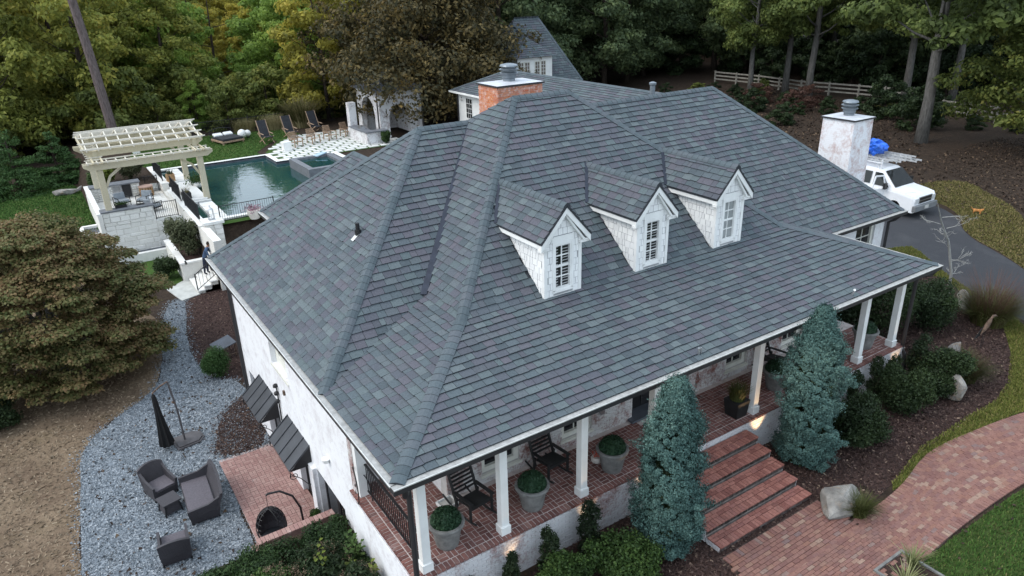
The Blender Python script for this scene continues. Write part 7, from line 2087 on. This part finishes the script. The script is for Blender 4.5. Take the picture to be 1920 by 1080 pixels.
for y in (40.0, 37.2): 
    m = MB(); m.bx(EX + .36, EX + .399, y - .5, y + .5, -1.75, -.1); f = m.build('window', M_WHITE, rb); m = MB(); m.bx(EX + .345, EX + .359, y - .42, y + .42, -1.67, -.18); m.build('pane', M_GLASS, f)
    m = MB()
    for k in (-.14, .14): m.bx(EX + .335, EX + .344, y + k - .015, y + k + .015, -1.67, -.18)
    for k in range(1, 4): m.bx(EX + .335, EX + .344, y - .42, y + .42, -1.67 + k * .37, -1.64 + k * .37)
    m.build('muntin', M_WHITE, f)
m = MB(); m.tube([(EX + .33, 41.7, EZ - .2), (EX + .33, 41.7, -3.6)], .06, 6); m.build('downspout', M_BRONZE, rb)
tw_ = thing('steep_roofed_cottage', 'white cottage with very steep slate roof and hipped dormer in front of the woods', 'building', (37, 47, -4))
def sx_(p): return p
# steep hip roof
A_ = [(31.8, 45.0, -.6), (40.4, 45.0, -.6), (40.4, 52.5, -.6), (31.8, 52.5, -.6)]; RA, RB = (35.2, 48.7, 4.9), (38.0, 48.7, 4.9)
m = MB(); m.add(A_ + [RA, RB], [(0, 1, 5, 4), (1, 2, 5), (2, 3, 4, 5), (3, 0, 4), (3, 2, 1, 0)]); tr2 = m.build('roof', M_EDGE, tw_)
its = shingle_items([A_[0], A_[1], RB, RA], (A_[0], A_[1]), rng2, expo=.24, wmin=.3, wmax=.6) + shingle_items([A_[3], A_[0], RA], (A_[3], A_[0]), rng2, expo=.24, wmin=.3, wmax=.6) + shingle_items([A_[1], A_[2], RB], (A_[1], A_[2]), rng2, expo=.24, wmin=.3, wmax=.6)
pieces(tr2, 'shingle', its, [M_SH, M_EDGE], 120, rest='shingle_courses')
pieces(tr2, 'ridge_cap', cap_items(RA, RB, rng2, nrm_of(A_[0], A_[1], RB), nrm_of(A_[2], A_[3], RA), expo=.35, half=.2) + cap_items(A_[1], RB, rng2, nrm_of(A_[0], A_[1], RB), nrm_of(A_[1], A_[2], RB), expo=.35, half=.2), [M_CAP, M_EDGE], 40)
m = MB(); m.bx(32.2, 40.0, 45.4, 52.1, -4.5, -.62); m.build('wall', M_WHITE, tw_)
# dormer of the cottage
m = MB(); m.bx(33.0, 36.75, 44.9, 47.4, -.55, 1.95); dd = m.build('dormer', M_WHITE, tw_)
D_ = [(32.5, 44.55, 1.9), (37.2, 44.55, 1.9), (37.2, 48.2, 1.9), (32.5, 48.2, 1.9)]; da, db2 = (34.9, 46.3, 3.5), (34.9, 48.2, 3.5)
m = MB(); m.add(D_ + [da, db2], [(0, 1, 4), (1, 2, 5, 4), (3, 0, 4, 5), (3, 2, 1, 0)]); m.build('dormer_roof', M_EDGE, dd)
its = shingle_items([D_[0], D_[1], da], (D_[0], D_[1]), rng2, expo=.24, wmin=.3, wmax=.6) + shingle_items([D_[1], D_[2], db2, da], (D_[1], D_[2]), rng2, expo=.24, wmin=.3, wmax=.6) + shingle_items([D_[3], D_[0], da, db2], (D_[3], D_[0]), rng2, expo=.24, wmin=.3, wmax=.6)
pieces(dd, 'shingle', its, [M_SH, M_EDGE], 60, rest='shingle_courses')
for cx in (33.35, 34.0, 35.1, 35.75):
    m = MB(); m.bx(cx - .29, cx + .29, 44.86, 44.899, .25, 1.55); m.build('window_frame', M_CREAM, dd); m = MB(); m.bx(cx - .22, cx + .22, 44.845, 44.859, .33, 1.48); m.build('pane', simple('curtained_glass', (.16, .14, .12), .3), dd)
    m = MB(); m.bx(cx - .015, cx + .015, 44.83, 44.844, .33, 1.48)
    for k in (1, 2, 3): m.bx(cx - .22, cx + .22, 44.83, 44.844, .33 + k * .29 - .015, .33 + k * .29 + .015)
    m.build('muntin', M_WHITE, dd)

# ================================================================== VAN WITH LADDERS
vn_ = thing('white_van', 'white work van with a ladder rack parked on the driveway, front towards the viewer', 'van', (34.75, 12.0, FZ))
VL0, VW = -2.95, 1.0                           # local: front at y = -2.95, half width 1
def vprof(y):                                  # top profile heights at the centre line
    pts = [(-2.95, .95), (-2.85, 1.08), (-1.95, 1.24), (-1.80, 1.28), (-1.05, 1.92), (-.85, 2.0), (.5, 2.06), (2.6, 2.06), (2.75, 1.9)]
    for (a, h), (b_, k) in zip(pts, pts[1:]):
        if a <= y <= b_: return h + (k - h) * (y - a) / (b_ - a)
    return pts[-1][1]
ys = [-2.95, -2.85, -2.5, -1.95, -1.80, -1.4, -1.05, -.85, -.2, .5, 1.6, 2.6, 2.75]
m = MB(); V = []; F = []
for y in ys:
    h = vprof(y); taper = .93 if y < -2.9 else .98 if y < -2.6 else 1.0
    belt = min(h, 1.22)
    tum = .0 if h <= 1.3 else .17 * (h - 1.25) / .8
    ring = [(-VW * taper, .32), (-VW * taper, belt - .12), (-VW * taper * .97, belt), (-VW * taper * .95 + tum, max(belt, h - .08)), (-VW * taper * .85 + tum, h), (0, h + .03), (VW * taper * .85 - tum, h), (VW * taper * .95 - tum, max(belt, h - .08)), (VW * taper * .97, belt), (VW * taper, belt - .12), (VW * taper, .32)]
    V += [(x, y, z) for x, z in ring]
n = 11
for i in range(len(ys) - 1):
    for k in range(n - 1): F.append((i * n + k, i * n + k + 1, (i + 1) * n + k + 1, (i + 1) * n + k))
    F.append((i * n + n - 1, i * n, (i + 1) * n, (i + 1) * n + n - 1))
F.append(tuple(range(n))); F.append(tuple(reversed(range((len(ys) - 1) * n, len(ys) * n))))
F = [f[::-1] for f in F]
m.add(V, F); m.build('body', M_VANW, vn_, local=True)
m = MB(); m.add([(-.86, -1.79, 1.30), (.86, -1.79, 1.30), (.72, -1.07, 1.93), (-.72, -1.07, 1.93)], [(0, 1, 2, 3)]); m.v = [(x, y - .02, z + .012) for x, y, z in m.v]; m.extr([Vector(v) for v in m.v], (0, .015, .012)); m.build('windshield', M_VANG, vn_, local=True)
for s in (-1, 1):
    m = MB(); q = [(s * .965, -1.5, 1.28), (s * .965, -.62, 1.28), (s * .84, -.62, 1.86), (s * .86, -1.02, 1.86)]
    m.extr(q, (s * .02, 0, 0)); m.build('side_window', M_VANG, vn_, local=True)
    m = MB(); m.extr([(s * .97, -.45, 1.3), (s * .97, .75, 1.3), (s * .845, .75, 1.86), (s * .845, -.45, 1.86)], (s * .02, 0, 0)); m.build('side_window', M_VANG, vn_, local=True)
    m = MB(); m.box((s * 1.16, -1.42, 1.35), (.22, .12, .28)); m.bar((s * .98, -1.38, 1.28), (s * 1.1, -1.4, 1.3), .06, .06); m.build('mirror', M_BLACK, vn_, local=True)
    m = MB(); m.box((s * .73, -2.955, .86), (.34, .05, .22)); m.build('headlight', M_HEADL, vn_, local=True)
    for y in (-1.95, 1.6):
        m = MB(); m.lathe([(.2, -.12), (.36, -.12), (.39, -.07), (.39, .07), (.36, .12), (.2, .12)], (0, 0, 0), 22); m.v = [(s * .88 + v[2], y + v[0], .39 + v[1]) for v in m.v]; w = m.build('wheel', M_TYRE, vn_, local=True)
        m = MB(); m.lathe([(.02, 0), (.2, .0), (.22, .02), (.02, .03)], (0, 0, 0), 16); m.v = [(s * (.88 + .121) + s * v[2], y + v[0], .39 + v[1]) for v in m.v]; m.build('rim', M_STEEL, w, local=True)
m = MB(); m.bx(-.55, .55, -2.985, -2.95, .72, .99); m.build('grille', M_BLACK, vn_, local=True); m = MB(); m.bx(-.58, .58, -3.0, -2.986, .83, .87); m.bx(-.58, .58, -3.0, -2.951, .99, 1.02); m.build('grille_bar', M_CHROME, vn_, local=True)
m = MB(); m.bx(-1.0, 1.0, -3.1, -2.9, .38, .66); m.build('bumper', M_BUMP, vn_, local=True, bevel=.03)
m = MB(); m.bar((-.95, -2.4, 1.17), (-.3, -2.6, 1.16), .01, .01); m.box((0, -3.105, .52), (.36, .02, .15)); m.build('licence_plate', M_TRAY, vn_, local=True)
vn_.scale = (1.06, 1.04, 1.14)
# open driver's side door
m = MB(); m.extr([(-1.0, -1.35, .5), (-1.75, -1.05, .5), (-1.75, -1.05, 1.2), (-1.0, -1.35, 1.2)], (.03, .07, 0)); d_ = m.build('door', M_VANW, vn_, local=True)
m = MB(); a, b_, c, d = Vector((-.98, -1.36, 1.2)), Vector((-1.72, -1.06, 1.2)), Vector((-1.6, -1.1, 1.83)), Vector((-1.2, -1.27, 1.83))
for p, q in ((a, d), (d, c), (c, b_)): m.bar(p, q, .06, .06)
m.build('window_frame', M_VANW, d_, local=True)
m = MB()
for y in (-.7, .5, 1.7):
    m.bar((-.8, y, 2.05), (-.8, y, 2.28), .05, .05); m.bar((.8, y, 2.05), (.8, y, 2.28), .05, .05); m.bar((-.95, y, 2.3), (.95, y, 2.3), .05, .05)
m.bar((-.92, -.9, 2.32), (-.92, 2.4, 2.32), .05, .05); m.bar((.92, -.9, 2.32), (.92, 2.4, 2.32), .05, .05); m.bar((-.95, -.95, 2.06), (-1.0, -.95, 2.5), .06, .06)
m.build('roof_rack', M_VANW, vn_, local=True)
def ladder(lab, x0, z, y0, y1, w=.42, dz=0.0):
    t = thing('ladder', lab, 'ladder', (34.75 + x0, 12.0, FZ + z), 'ladders on the van roof')
    m = MB(); m.bar((-w / 2, y0, 0), (-w / 2, y1, dz), .035, .085); m.bar((w / 2, y0, 0), (w / 2, y1, dz), .035, .085); m.build('side_rail', M_ALU, t, local=True)
    m = MB(); k = y0 + .15
    while k < y1: m.bar((-w / 2, k, dz * (k - y0) / (y1 - y0)), (w / 2, k, dz * (k - y0) / (y1 - y0)), .035, .035); k += .3
    m.build('rungs', M_ALU, t, local=True)
ladder('aluminium ladder on the left of the van rack', -.62, 2.72, -1.2, 2.9); ladder('aluminium ladder in the middle of the van rack', -.1, 2.74, -1.6, 2.6, .45)
ladder('long aluminium ladder stacked on the right of the van rack, reaching over the hood', .55, 2.75, -2.1, 2.7, .5); ladder('upper aluminium ladder lying on the long one at the right of the rack', .5, 2.90, -1.8, 2.6, .42)
tp = thing('blue_tarp', 'crumpled blue tarp bundle strapped on the van roof', 'tarp', (34.75, 12.3, FZ + 2.85))
bm = bmesh.new(); bmesh.ops.create_icosphere(bm, subdivisions=3, radius=1); r_ = random.Random(4)
for v in bm.verts:
    k = .5 + .09 * math.sin(v.co.x * 9 + 2 * v.co.z) + .07 * math.sin(v.co.y * 11 + v.co.x * 4) + r_.uniform(-.02, .02); v.co = Vector((v.co.x * k * 1.1, v.co.y * k * 1.5, v.co.z * k * .8 + .38))
me = bpy.data.meshes.new('bundle'); bm.to_mesh(me); bm.free(); me.materials.append(M_TARP); link(bpy.data.objects.new('bundle', me), tp)
m = MB(); m.tube([(-.56, .1, .1), (-.4, .1, .72), (.0, .1, .86), (.4, .1, .72), (.56, .1, .1)], .02, 5); m.build('strap', M_BLACK, tp, local=True)
# ---- orange cat on the grass
ca = thing('cat', 'small orange cat walking on the yellow grass beyond the driveway', 'cat', (37.3, 7.35, FZ + .01), rz=.25)
N_ = [(0, .2, .27), (0, 0, .26), (0, -.2, .28), (0, -.3, .36), (0, -.4, .38), (0, .32, .32), (0, .45, .44), (.06, -.2, .15), (.06, -.22, .02), (-.06, -.2, .15), (-.06, -.16, .02), (.06, .2, .16), (.06, .25, .1), (.06, .22, .02), (-.06, .2, .16), (-.06, .22, .1), (-.06, .18, .02)]
E_ = [(0, 1), (1, 2), (2, 3), (3, 4), (0, 5), (5, 6), (2, 7), (7, 8), (2, 9), (9, 10), (0, 11), (11, 12), (12, 13), (0, 14), (14, 15), (15, 16)]
R_ = [(.085, .1), (.08, .095), (.085, .1), .06, .065, .03, .022, .038, .026, .038, .026, .05, .028, .025, .05, .028, .025]
bm_ = skin_mesh('body', N_, E_, R_, 1); bm_.materials.append(M_FUR); link(bpy.data.objects.new('body', bm_), ca)
m = MB()
for s in (-.035, .035): m.add([(s - .02, -.38, .43), (s + .02, -.38, .43), (s, -.37, .49), (s, -.35, .43)], [(0, 1, 2), (1, 3, 2), (3, 0, 2)])
m.build('ears', M_FUR, ca, local=True)
ca.scale = (.85, .75, .85)

# ================================================================== TREES
def limb_pts(p, d, L, r_, n=5, droop=0.0, wob=.12):
    pts = [Vector(p)]; d = Vector(d).normalized()
    for i in range(n):
        d = (d + Vector((r_.uniform(-wob, wob), r_.uniform(-wob, wob), r_.uniform(-wob, wob) - droop))).normalized(); pts.append(pts[-1] + d * L / n)
    return pts
def make_tree(kind, seed, h, crown_r, base_frac, n_leaf, leaf, mat, bark, tr=.25, lobes_n=26, flat=.6, up=.35, skirt=1.0):
    """returns (trunk mesh, crown mesh): tapered trunk with limbs; crown of leaf clumps at the limb ends, with gaps between"""
    r_ = random.Random(seed); rs = np.random.default_rng(seed)
    m = MB(); tp_ = [Vector((0, 0, -.4))]
    for i in range(1, 8): tp_.append(Vector((r_.uniform(-.12, .12) * i * .5, r_.uniform(-.12, .12) * i * .5, h * .93 * i / 7)))
    m.tube(tp_, [tr * 1.35, tr * 1.0, tr * .88, tr * .75, tr * .6, tr * .42, tr * .26, tr * .08], 9)
    lob = []
    for i in range(lobes_n):
        f = base_frac + (1 - base_frac) * (i + .5) / lobes_n
        g_ = (f - base_frac) / (1 - base_frac)
        R_ = crown_r * (math.sin(math.pi * min(1, (.16 + .84 * g_) ** skirt)) ** .75 if g_ < 1 else .2) + .3
        a = i * 2.399 + r_.uniform(-.5, .5); q = R_ * r_.uniform(.45, .92)
        k = f * 7; i0 = min(6, int(k)); s = tp_[i0].lerp(tp_[i0 + 1], k - i0) if i0 < 7 else tp_[-1]
        s = Vector((s.x, s.y, max(h * base_frac * .8, s.z - q * .45)))
        e = Vector((q * math.cos(a), q * math.sin(a), h * f * .97))
        pts = [s, s.lerp(e, .4) + Vector((0, 0, -.05 * q)), s.lerp(e, .75), e]; m.tube(pts, [tr * .32 * (1.1 - g_ * .7), tr * .2 * (1.1 - g_ * .7), tr * .12, .015], 5, cap=False)
        k = crown_r * r_.uniform(.26, .44) * (1.05 - .3 * g_); lob.append((e.x, e.y, e.z, k, k, k * flat * r_.uniform(.8, 1.2)))
        for j in range(2):
            b_ = r_.uniform(0, 6.28); kk = k * r_.uniform(.4, .7); lob.append((e.x + k * 1.0 * math.cos(b_), e.y + k * 1.0 * math.sin(b_), e.z + r_.uniform(-.5, .4) * k, kk, kk, kk * flat))
    trunk = mesh_from('trunk', m.v, m.f, [bark], smooth=True)
    P, d = lobes_points(rs, lob, n_leaf, .35)
    crown = leaf_mesh('crown', leaf_cloud(P, leaf, rs, up=up, out=d), mat)
    return trunk, crown
PROTO = {}
PH = {}
def plant_tree(proto, name, label, cat, loc, s=1.0, rz=0.0, group=None, sz=None, lean=(0, 0), mat=None):
    tk, cr = PROTO[proto]
    t = thing(name, label, cat, loc, group, rz); t.scale = (s, s, sz or s); t.rotation_euler = (lean[0], lean[1], rz)
    o = bpy.data.objects.new('trunk', tk); link(o, t)
    c = bpy.data.objects.new('crown', cr); link(c, t)
    return t
for k in range(3):
    PROTO['hard%d' % k] = make_tree('hard', 100 + k, 17, 4.6, .10, 15000, .40, L_HARD, M_BARKD, .24, 30)
    PROTO['green%d' % k] = make_tree('green', 120 + k, 13, 4.2, .06, 15000, .38, L_GREEN, M_BARKD, .2, 28)
    PROTO['yel%d' % k] = make_tree('yel', 140 + k, 14, 4.0, .12, 12000, .38, L_YEL, M_BARKD, .18, 26)
    PROTO['dark%d' % k] = make_tree('dark', 160 + k, 20, 5.4, .12, 20000, .42, L_DARK, M_BARKD, .3, 30)
    PROTO['tall%d' % k] = make_tree('tall', 180 + k, 22, 5.2, .33, 20000, .40, L_SIDE, M_BARKG, .34, 26)
PROTO['copper'] = make_tree('copper', 200, 15.5, 8.8, .12, 60000, .36, L_COPPER, M_BARKD, .55, 60, .55, skirt=.8)
PROTO['under'] = make_tree('under', 220, 4.2, 2.4, .05, 6000, .26, L_SHD, M_BARKD, .08, 14)
PROTO['underg'] = make_tree('underg', 222, 4.5, 2.6, .05, 7000, .28, L_UND, M_BARKD, .08, 15)
PROTO['redbush'] = make_tree('redbush', 221, 3.2, 2.4, .1, 5000, .22, L_REDB, M_BARKD, .08, 12)
r_ = random.Random(77)
for k in PROTO: PH[k] = max(v.co.z for v in PROTO[k][1].vertices)
# woods behind the pool: two rows of clear trees, then a deeper screen
def px_x(x, y):
    d = Vector((x, y, -3)) - CAM
    return 960 + FPX * d.dot(r2) / d.dot(FWD)
def cap_of(x, y):
    """the woods beyond the pool open up towards the field: trees there stay low near the pool and grow taller further off"""
    p = px_x(x, y); k = 1 - min(1, max(0, (abs(p - 428) - 62) / 25))
    return 99 if k <= 0 else max(2.2, .20 * (y - 41)) / max(k, .5)
def scatter(names, label, cat, group, n, xr, yr, smin, smax, seed, mind=3.2, okf=None):
    r_ = random.Random(seed); placed = []; tries = 0
    while len(placed) < n and tries < 4000:
        tries += 1; x = r_.uniform(*xr); y = r_.uniform(*yr)
        if okf and not okf(x, y): continue
        if any((x - a) ** 2 + (y - b_) ** 2 < mind * mind for a, b_ in placed): continue
        placed.append((x, y)); nm_ = r_.choice(names); s = min(r_.uniform(smin, smax), cap_of(x, y) / PH[nm_])
        plant_tree(nm_, cat.replace(' ', '_'), label, cat, (x, y, hgt(x, y) - .1), s, r_.uniform(0, 6.28), group, s * r_.uniform(.9, 1.15))
# line of sight to the gap where the pool mirrors the sky is left a little open
def behind_pool(x, y): return y > 60 + .25 * max(0, x - 10) and y > 62 - .5 * (x + 5) * (x < -5)
scatter(['hard0', 'hard1', 'hard2'], 'olive green hardwood tree in the woods behind the pergola', 'hardwood tree', 'olive hardwoods behind the pergola', 26, (-22, 9), (60, 98), .85, 1.15, 1, 4.2, behind_pool)
scatter(['green0', 'green1', 'green2'], 'bright green leafy tree in the woods behind the pool lawn', 'leafy tree', 'bright green trees behind the pool', 18, (6, 27), (62, 88), .8, 1.15, 2, 3.6, behind_pool)
scatter(['yel0', 'yel1', 'yel2'], 'yellowing autumn tree among the woods on the left', 'autumn tree', 'yellowing trees in the woods', 24, (2, 30), (78, 112), .9, 1.3, 3, 4.0)
scatter(['hard0', 'hard1', 'yel1', 'hard2'], 'tall mixed tree deep in the woods on the left', 'forest tree', 'deep woods on the left', 34, (-30, 45), (100, 150), 1.15, 1.6, 4, 5.0)
scatter(['dark0', 'dark1', 'dark2'], 'dark green tall tree in the woods behind the steep roofed cottage', 'forest tree', 'dark trees behind the cottage', 22, (36, 62), (56, 92), .85, 1.1, 5, 4.6)
scatter(['dark0', 'dark1', 'dark2', 'tall1'], 'dark tall tree deep in the woods on the right', 'forest tree', 'deep dark woods on the right', 70, (60, 135), (8, 115), .95, 1.25, 6, 4.6, lambda x, y: (x - 74) + (y - 40) * .42 > 1)
scatter(['under'], 'low dark understorey bush in the woods on the right', 'bush', 'understorey bushes on the right', 46, (56, 92), (8, 74), .8, 1.5, 7, 2.4, lambda x, y: (x - 72) + (y - 40) * .2 > 1)
scatter(['underg'], 'low leafy understorey bush in the woods behind the pool', 'bush', 'understorey bushes behind the pool', 34, (-18, 30), (60, 74), .8, 1.4, 8, 2.6)
scatter(['under', 'under', 'underg'], 'low bush in the bed below the board fence', 'bush', 'bushes below the board fence', 26, (54, 65), (12, 50), .22, .42, 17, 2.0, lambda x, y: (x - 63) + (y - 40) * .18 < 1.5 and (x - 56) + (y - 30) * .22 > 0)
# named trees
plant_tree('copper', 'copper_tree', 'large copper brown tree spreading over the arched pavilion', 'tree', (27.2, 51.0, -3.8), 1.0, .4)
plant_tree('yel0', 'golden_tree', 'golden brown tree beside the large copper tree', 'tree', (20.2, 58.5, -4.0), 1.0, 1.4)
for i, (x, y, h, s, lab) in enumerate(((64.4, 37.5, 0, 1.0, 'tall tree with the palest straight trunk behind the long board fence'), (65.7, 41.4, 0, .95, 'tall tree with a slim grey trunk left of the palest straight trunk'), (61.5, 42.7, 0, .8, 'slim tree rising in front of the board fence, nearest the roof ridge end'),
                                       (52.3, 18.8, 0, 1.15, 'big pale trunked tree standing in the bed behind the van'), (68.0, 29.3, 0, 1.0, 'tall tree with a grey trunk seen above the white chimney cap'), (73.0, 27.3, 0, 1.0, 'tall dark trunked tree right of the big pale trunk'))):
    t = plant_tree('tall%d' % (i % 3), 'grey_trunk_tree', lab, 'tree', (x, y, hgt(x, y) - .1), s, i * 1.3, 'grey trunked trees along the board fence')
PROTO['edge'] = make_tree('edge', 230, 11, 4.6, .18, 26000, .27, leafmat('leaf_oak_olive', [(0, (.035, .05, .014)), (.35, (.09, .12, .03)), (.65, (.16, .19, .048)), (1, (.28, .24, .06))], trans=.4), M_BARKG, .2, 34, .5)
plant_tree('edge', 'oak_tree', 'leafy olive green oak reaching in at the right edge of the picture', 'tree', (54.5, 11.8, -3.9), 1.15, .6)
for x, y, lab in ((61.5, 35.5, 'dull red shrub left of the white chimney, in front of the board fence'), (57.5, 34.0, 'dull red shrub just above the right roof hip'), (59.0, 39.5, 'reddish bush beside the slim fence tree')):
    plant_tree('redbush', 'red_shrub', lab, 'shrub', (x, y, hgt(x, y) - .1), .62, x, 'dull red shrubs by the board fence')
for x, y, s, lab in ((54.5, 36.5, .55, 'green bush beyond the right roof hip'), (57.0, 21.5, .9, 'dark bush around the foot of the big pale trunk'), (60.0, 26.5, .9, 'dark bush left of the big pale trunk'), (50.5, 30.0, .5, 'dark green shrub just left of the white chimney')):
    plant_tree('under', 'dark_bush', lab, 'shrub', (x, y, hgt(x, y) - .1), s, x)
# pine behind the pergola
pn = thing('pine_tree', 'tall bare pine trunk rising behind the pergola', 'pine', (-.4, 55.5, -4.6))
m = MB(); m.tube([(2.0, 0, -.3), (1.85, 0, 3), (1.55, 0, 8), (1.1, 0, 14), (.7, 0, 22)], [.42, .36, .33, .29, .2], 12); m.build('trunk', M_BARKP, pn, local=True, smooth=True)
P, d = lobes_points(np.random.default_rng(3), [(.7 + 2 * math.cos(i), 2 * math.sin(i), 19 + i * .5, 1.6, 1.6, .9) for i in range(9)], 6000); add_foliage('crown', L_CON, pn, leaf_cloud(P, .3, nr, up=.3))
for i, (x, y, hh, lean) in enumerate(((-8, 66, 16, .5), (-3.5, 72, 15, -.3), (14.5, 77, 12, .2), (12.8, 81, 12, .4))):
    t = thing('dead_tree', ('grey dead trunk leaning among the left woods, farthest left', 'grey dead trunk with broken limbs left of the pine', 'thin dark trunk among the yellowing trees', 'second thin dark trunk left of the first among the yellowing trees')[i], 'tree', (x, y, -4.8)); m = MB(); m.tube([(0, 0, -.2), (lean * .4, 0, hh * .4), (lean * 2, 0, hh)], [.24, .17, .05], 7)
    rr_ = random.Random(i)
    for k in range(7): z = hh * (.35 + .08 * k); a = rr_.uniform(0, 6.28); L = rr_.uniform(1, 2.6); m.tube([(lean * z / hh, 0, z), (lean * z / hh + L * .6 * math.cos(a), L * .6 * math.sin(a), z + .3), (lean * z / hh + L * math.cos(a), L * math.sin(a), z + rr_.uniform(.1, 1.2))], [.06, .04, .012], 5, cap=False)
    m.build('trunk', M_BARKG if i < 2 else M_BARKD, t, local=True)
# conifers at the left edge
def conifer(lab, loc, h, r, seed, grp):
    rs = np.random.default_rng(seed); t = thing('conifer', lab, 'conifer', loc, grp); lob = []
    for i in range(16):
        z = (i + .2) / 16; rr = r * (1 - z) ** .8 + .1
        for j in range(max(2, int(9 * (1 - z)))): a = rs.uniform(0, 6.28); q = rr * rs.uniform(.55, .95); lob.append((q * math.cos(a), q * math.sin(a), h * z * .97 + .25 - .12 * q, .34 * rr + .1, .34 * rr + .1, h * .045))
    P, d = lobes_points(rs, lob, 17000, .4); add_foliage('crown', L_CON, t, leaf_cloud(P, .16, rs, up=.2, out=d, asp=.4)); m = MB(); m.tube([(0, 0, -.2), (0, 0, h * .95)], [.14, .02], 7)
    for i in range(14): z = h * (.08 + .06 * i); a = i * 2.4; q = r * .7 * (1 - z / h); m.tube([(0, 0, z), (q * math.cos(a), q * math.sin(a), z + .05)], [.035, .01], 4, cap=False)
    m.build('trunk', M_BARKD, t, local=True)
conifer('broad dark green conifer at the left edge of the back lawn', (-5.6, 51.0, -4.75), 4.4, 2.5, 1, 'conifers beside the back lawn'); conifer('smaller conifer between the broad one and the pergola', (-3.0, 52.4, -4.75), 3.7, 1.8, 2, 'conifers beside the back lawn')
conifer('dark conifer partly out of frame at the far left', (-9.0, 49.5, -4.9), 4.6, 2.4, 3, 'conifers beside the back lawn')
shrub('edge_shrub', 'dark green shrub cut off by the left edge, beside the brown grass', 'shrub', (-7.75, 18.6, -6.1), 1.1, 1.3, L_SHD, 5600, .09, 91)
# the maple in the left foreground: layered, fan-like sprays
mp_ = thing('bronze_maple', 'large spreading maple with bronze green layered foliage in the left foreground', 'maple', (-5.1, 21.6, LZ))
r_ = random.Random(9); rs = np.random.default_rng(9); m = MB()
m.tube([(0, 0, -.3), (.05, 0, .6), (-.1, .1, 1.5)], [.34, .26, .2], 9); lob = []
for i in range(260):
    f = ((i + .5) / 260); z = .55 + 5.75 * f
    R0 = 3.65 * math.sin(math.pi * min(1, .26 + .72 * f) ** 1.05) ** .6
    a = i * 2.399 + r_.uniform(-.3, .3); q = R0 * r_.uniform(.25, 1.0) ** .5
    e = Vector((q * math.cos(a) * 1.05 - .15, q * math.sin(a), z - .17 * q + r_.uniform(-.2, .2) + .35))
    if i % 7 == 0:
        s = Vector((-.1, .1, 1.3 + .3 * f)); m.tube([s, s.lerp(e, .35) + Vector((0, 0, .25 * q * .3)), s.lerp(e, .7) + Vector((0, 0, .2)), e], [.11, .075, .04, .012], 6, cap=False)
    k = r_.uniform(.45, .8); lob.append((e.x, e.y, e.z, k, k, k * .42))
    for j in range(3): b_ = a + r_.uniform(-1.2, 1.2); kk = k * r_.uniform(.45, .7); lob.append((e.x + k * 1.15 * math.cos(b_), e.y + k * 1.15 * math.sin(b_), e.z - .14, kk, kk, kk * .32))
for i in range(46):
    f = r_.uniform(.05, .95); z = .55 + 5.75 * f; R0 = 3.65 * math.sin(math.pi * min(1, .26 + .72 * f) ** 1.05) ** .6 * r_.uniform(1.02, 1.2); a = r_.uniform(0, 6.28); k = r_.uniform(.28, .5)
    lob.append((R0 * 1.05 * math.cos(a) - .15, R0 * math.sin(a), z - .17 * R0 + .3, k, k, k * .35))
m.build('trunk', M_BARKG, mp_, local=True, smooth=True)
P, d = lobes_points(rs, lob, 170000, .3); P[:, 2] = np.maximum(P[:, 2], .7)
add_foliage('crown', L_MAPLE, mp_, leaf_cloud(P, .115, rs, up=1.1, out=d, asp=.75))
# ---- board fences on the right
def board_fence(label, pts, gate=False):
    t = thing('board_fence', label, 'fence', (pts[0][0], pts[0][1], hgt(*pts[0])), 'three board fences at the edge of the woods')
    for i, (a, b_) in enumerate(zip(pts, pts[1:])):
        L = math.hypot(b_[0] - a[0], b_[1] - a[1]); n = max(1, round(L / 2.6))
        for k in range(n):
            p = Vector((a[0] + (b_[0] - a[0]) * k / n, a[1] + (b_[1] - a[1]) * k / n, 0)); q = Vector((a[0] + (b_[0] - a[0]) * (k + 1) / n, a[1] + (b_[1] - a[1]) * (k + 1) / n, 0)); p.z = hgt(p.x, p.y); q.z = hgt(q.x, q.y)
            m = MB(); m.bar(p - Vector((0, 0, .3)), p + Vector((0, 0, 1.42)), .15, .15); m.build('post', M_FENCE, t)
            for z in (.45, .85, 1.25): m = MB(); m.bar(p + Vector((0, 0, z)), q + Vector((0, 0, z)), .05, .16); m.build('board', M_FENCE, t)
    q = pts[-1]; m = MB(); e = Vector((q[0], q[1], hgt(*q))); m.bar(e, e + Vector((0, 0, 1.42)), .15, .15); m.build('post', M_FENCE, t)
board_fence('grey three-board fence between the slim trunks and the white chimney', [(67.0, 52.5), (67.6, 46.5), (67.2, 40.5), (68.5, 34.5), (69.2, 29.2)])
board_fence('grey three-board fence right of the big pale trunk', [(64.5, 23.8), (64.0, 19.0), (63.0, 12.0)])
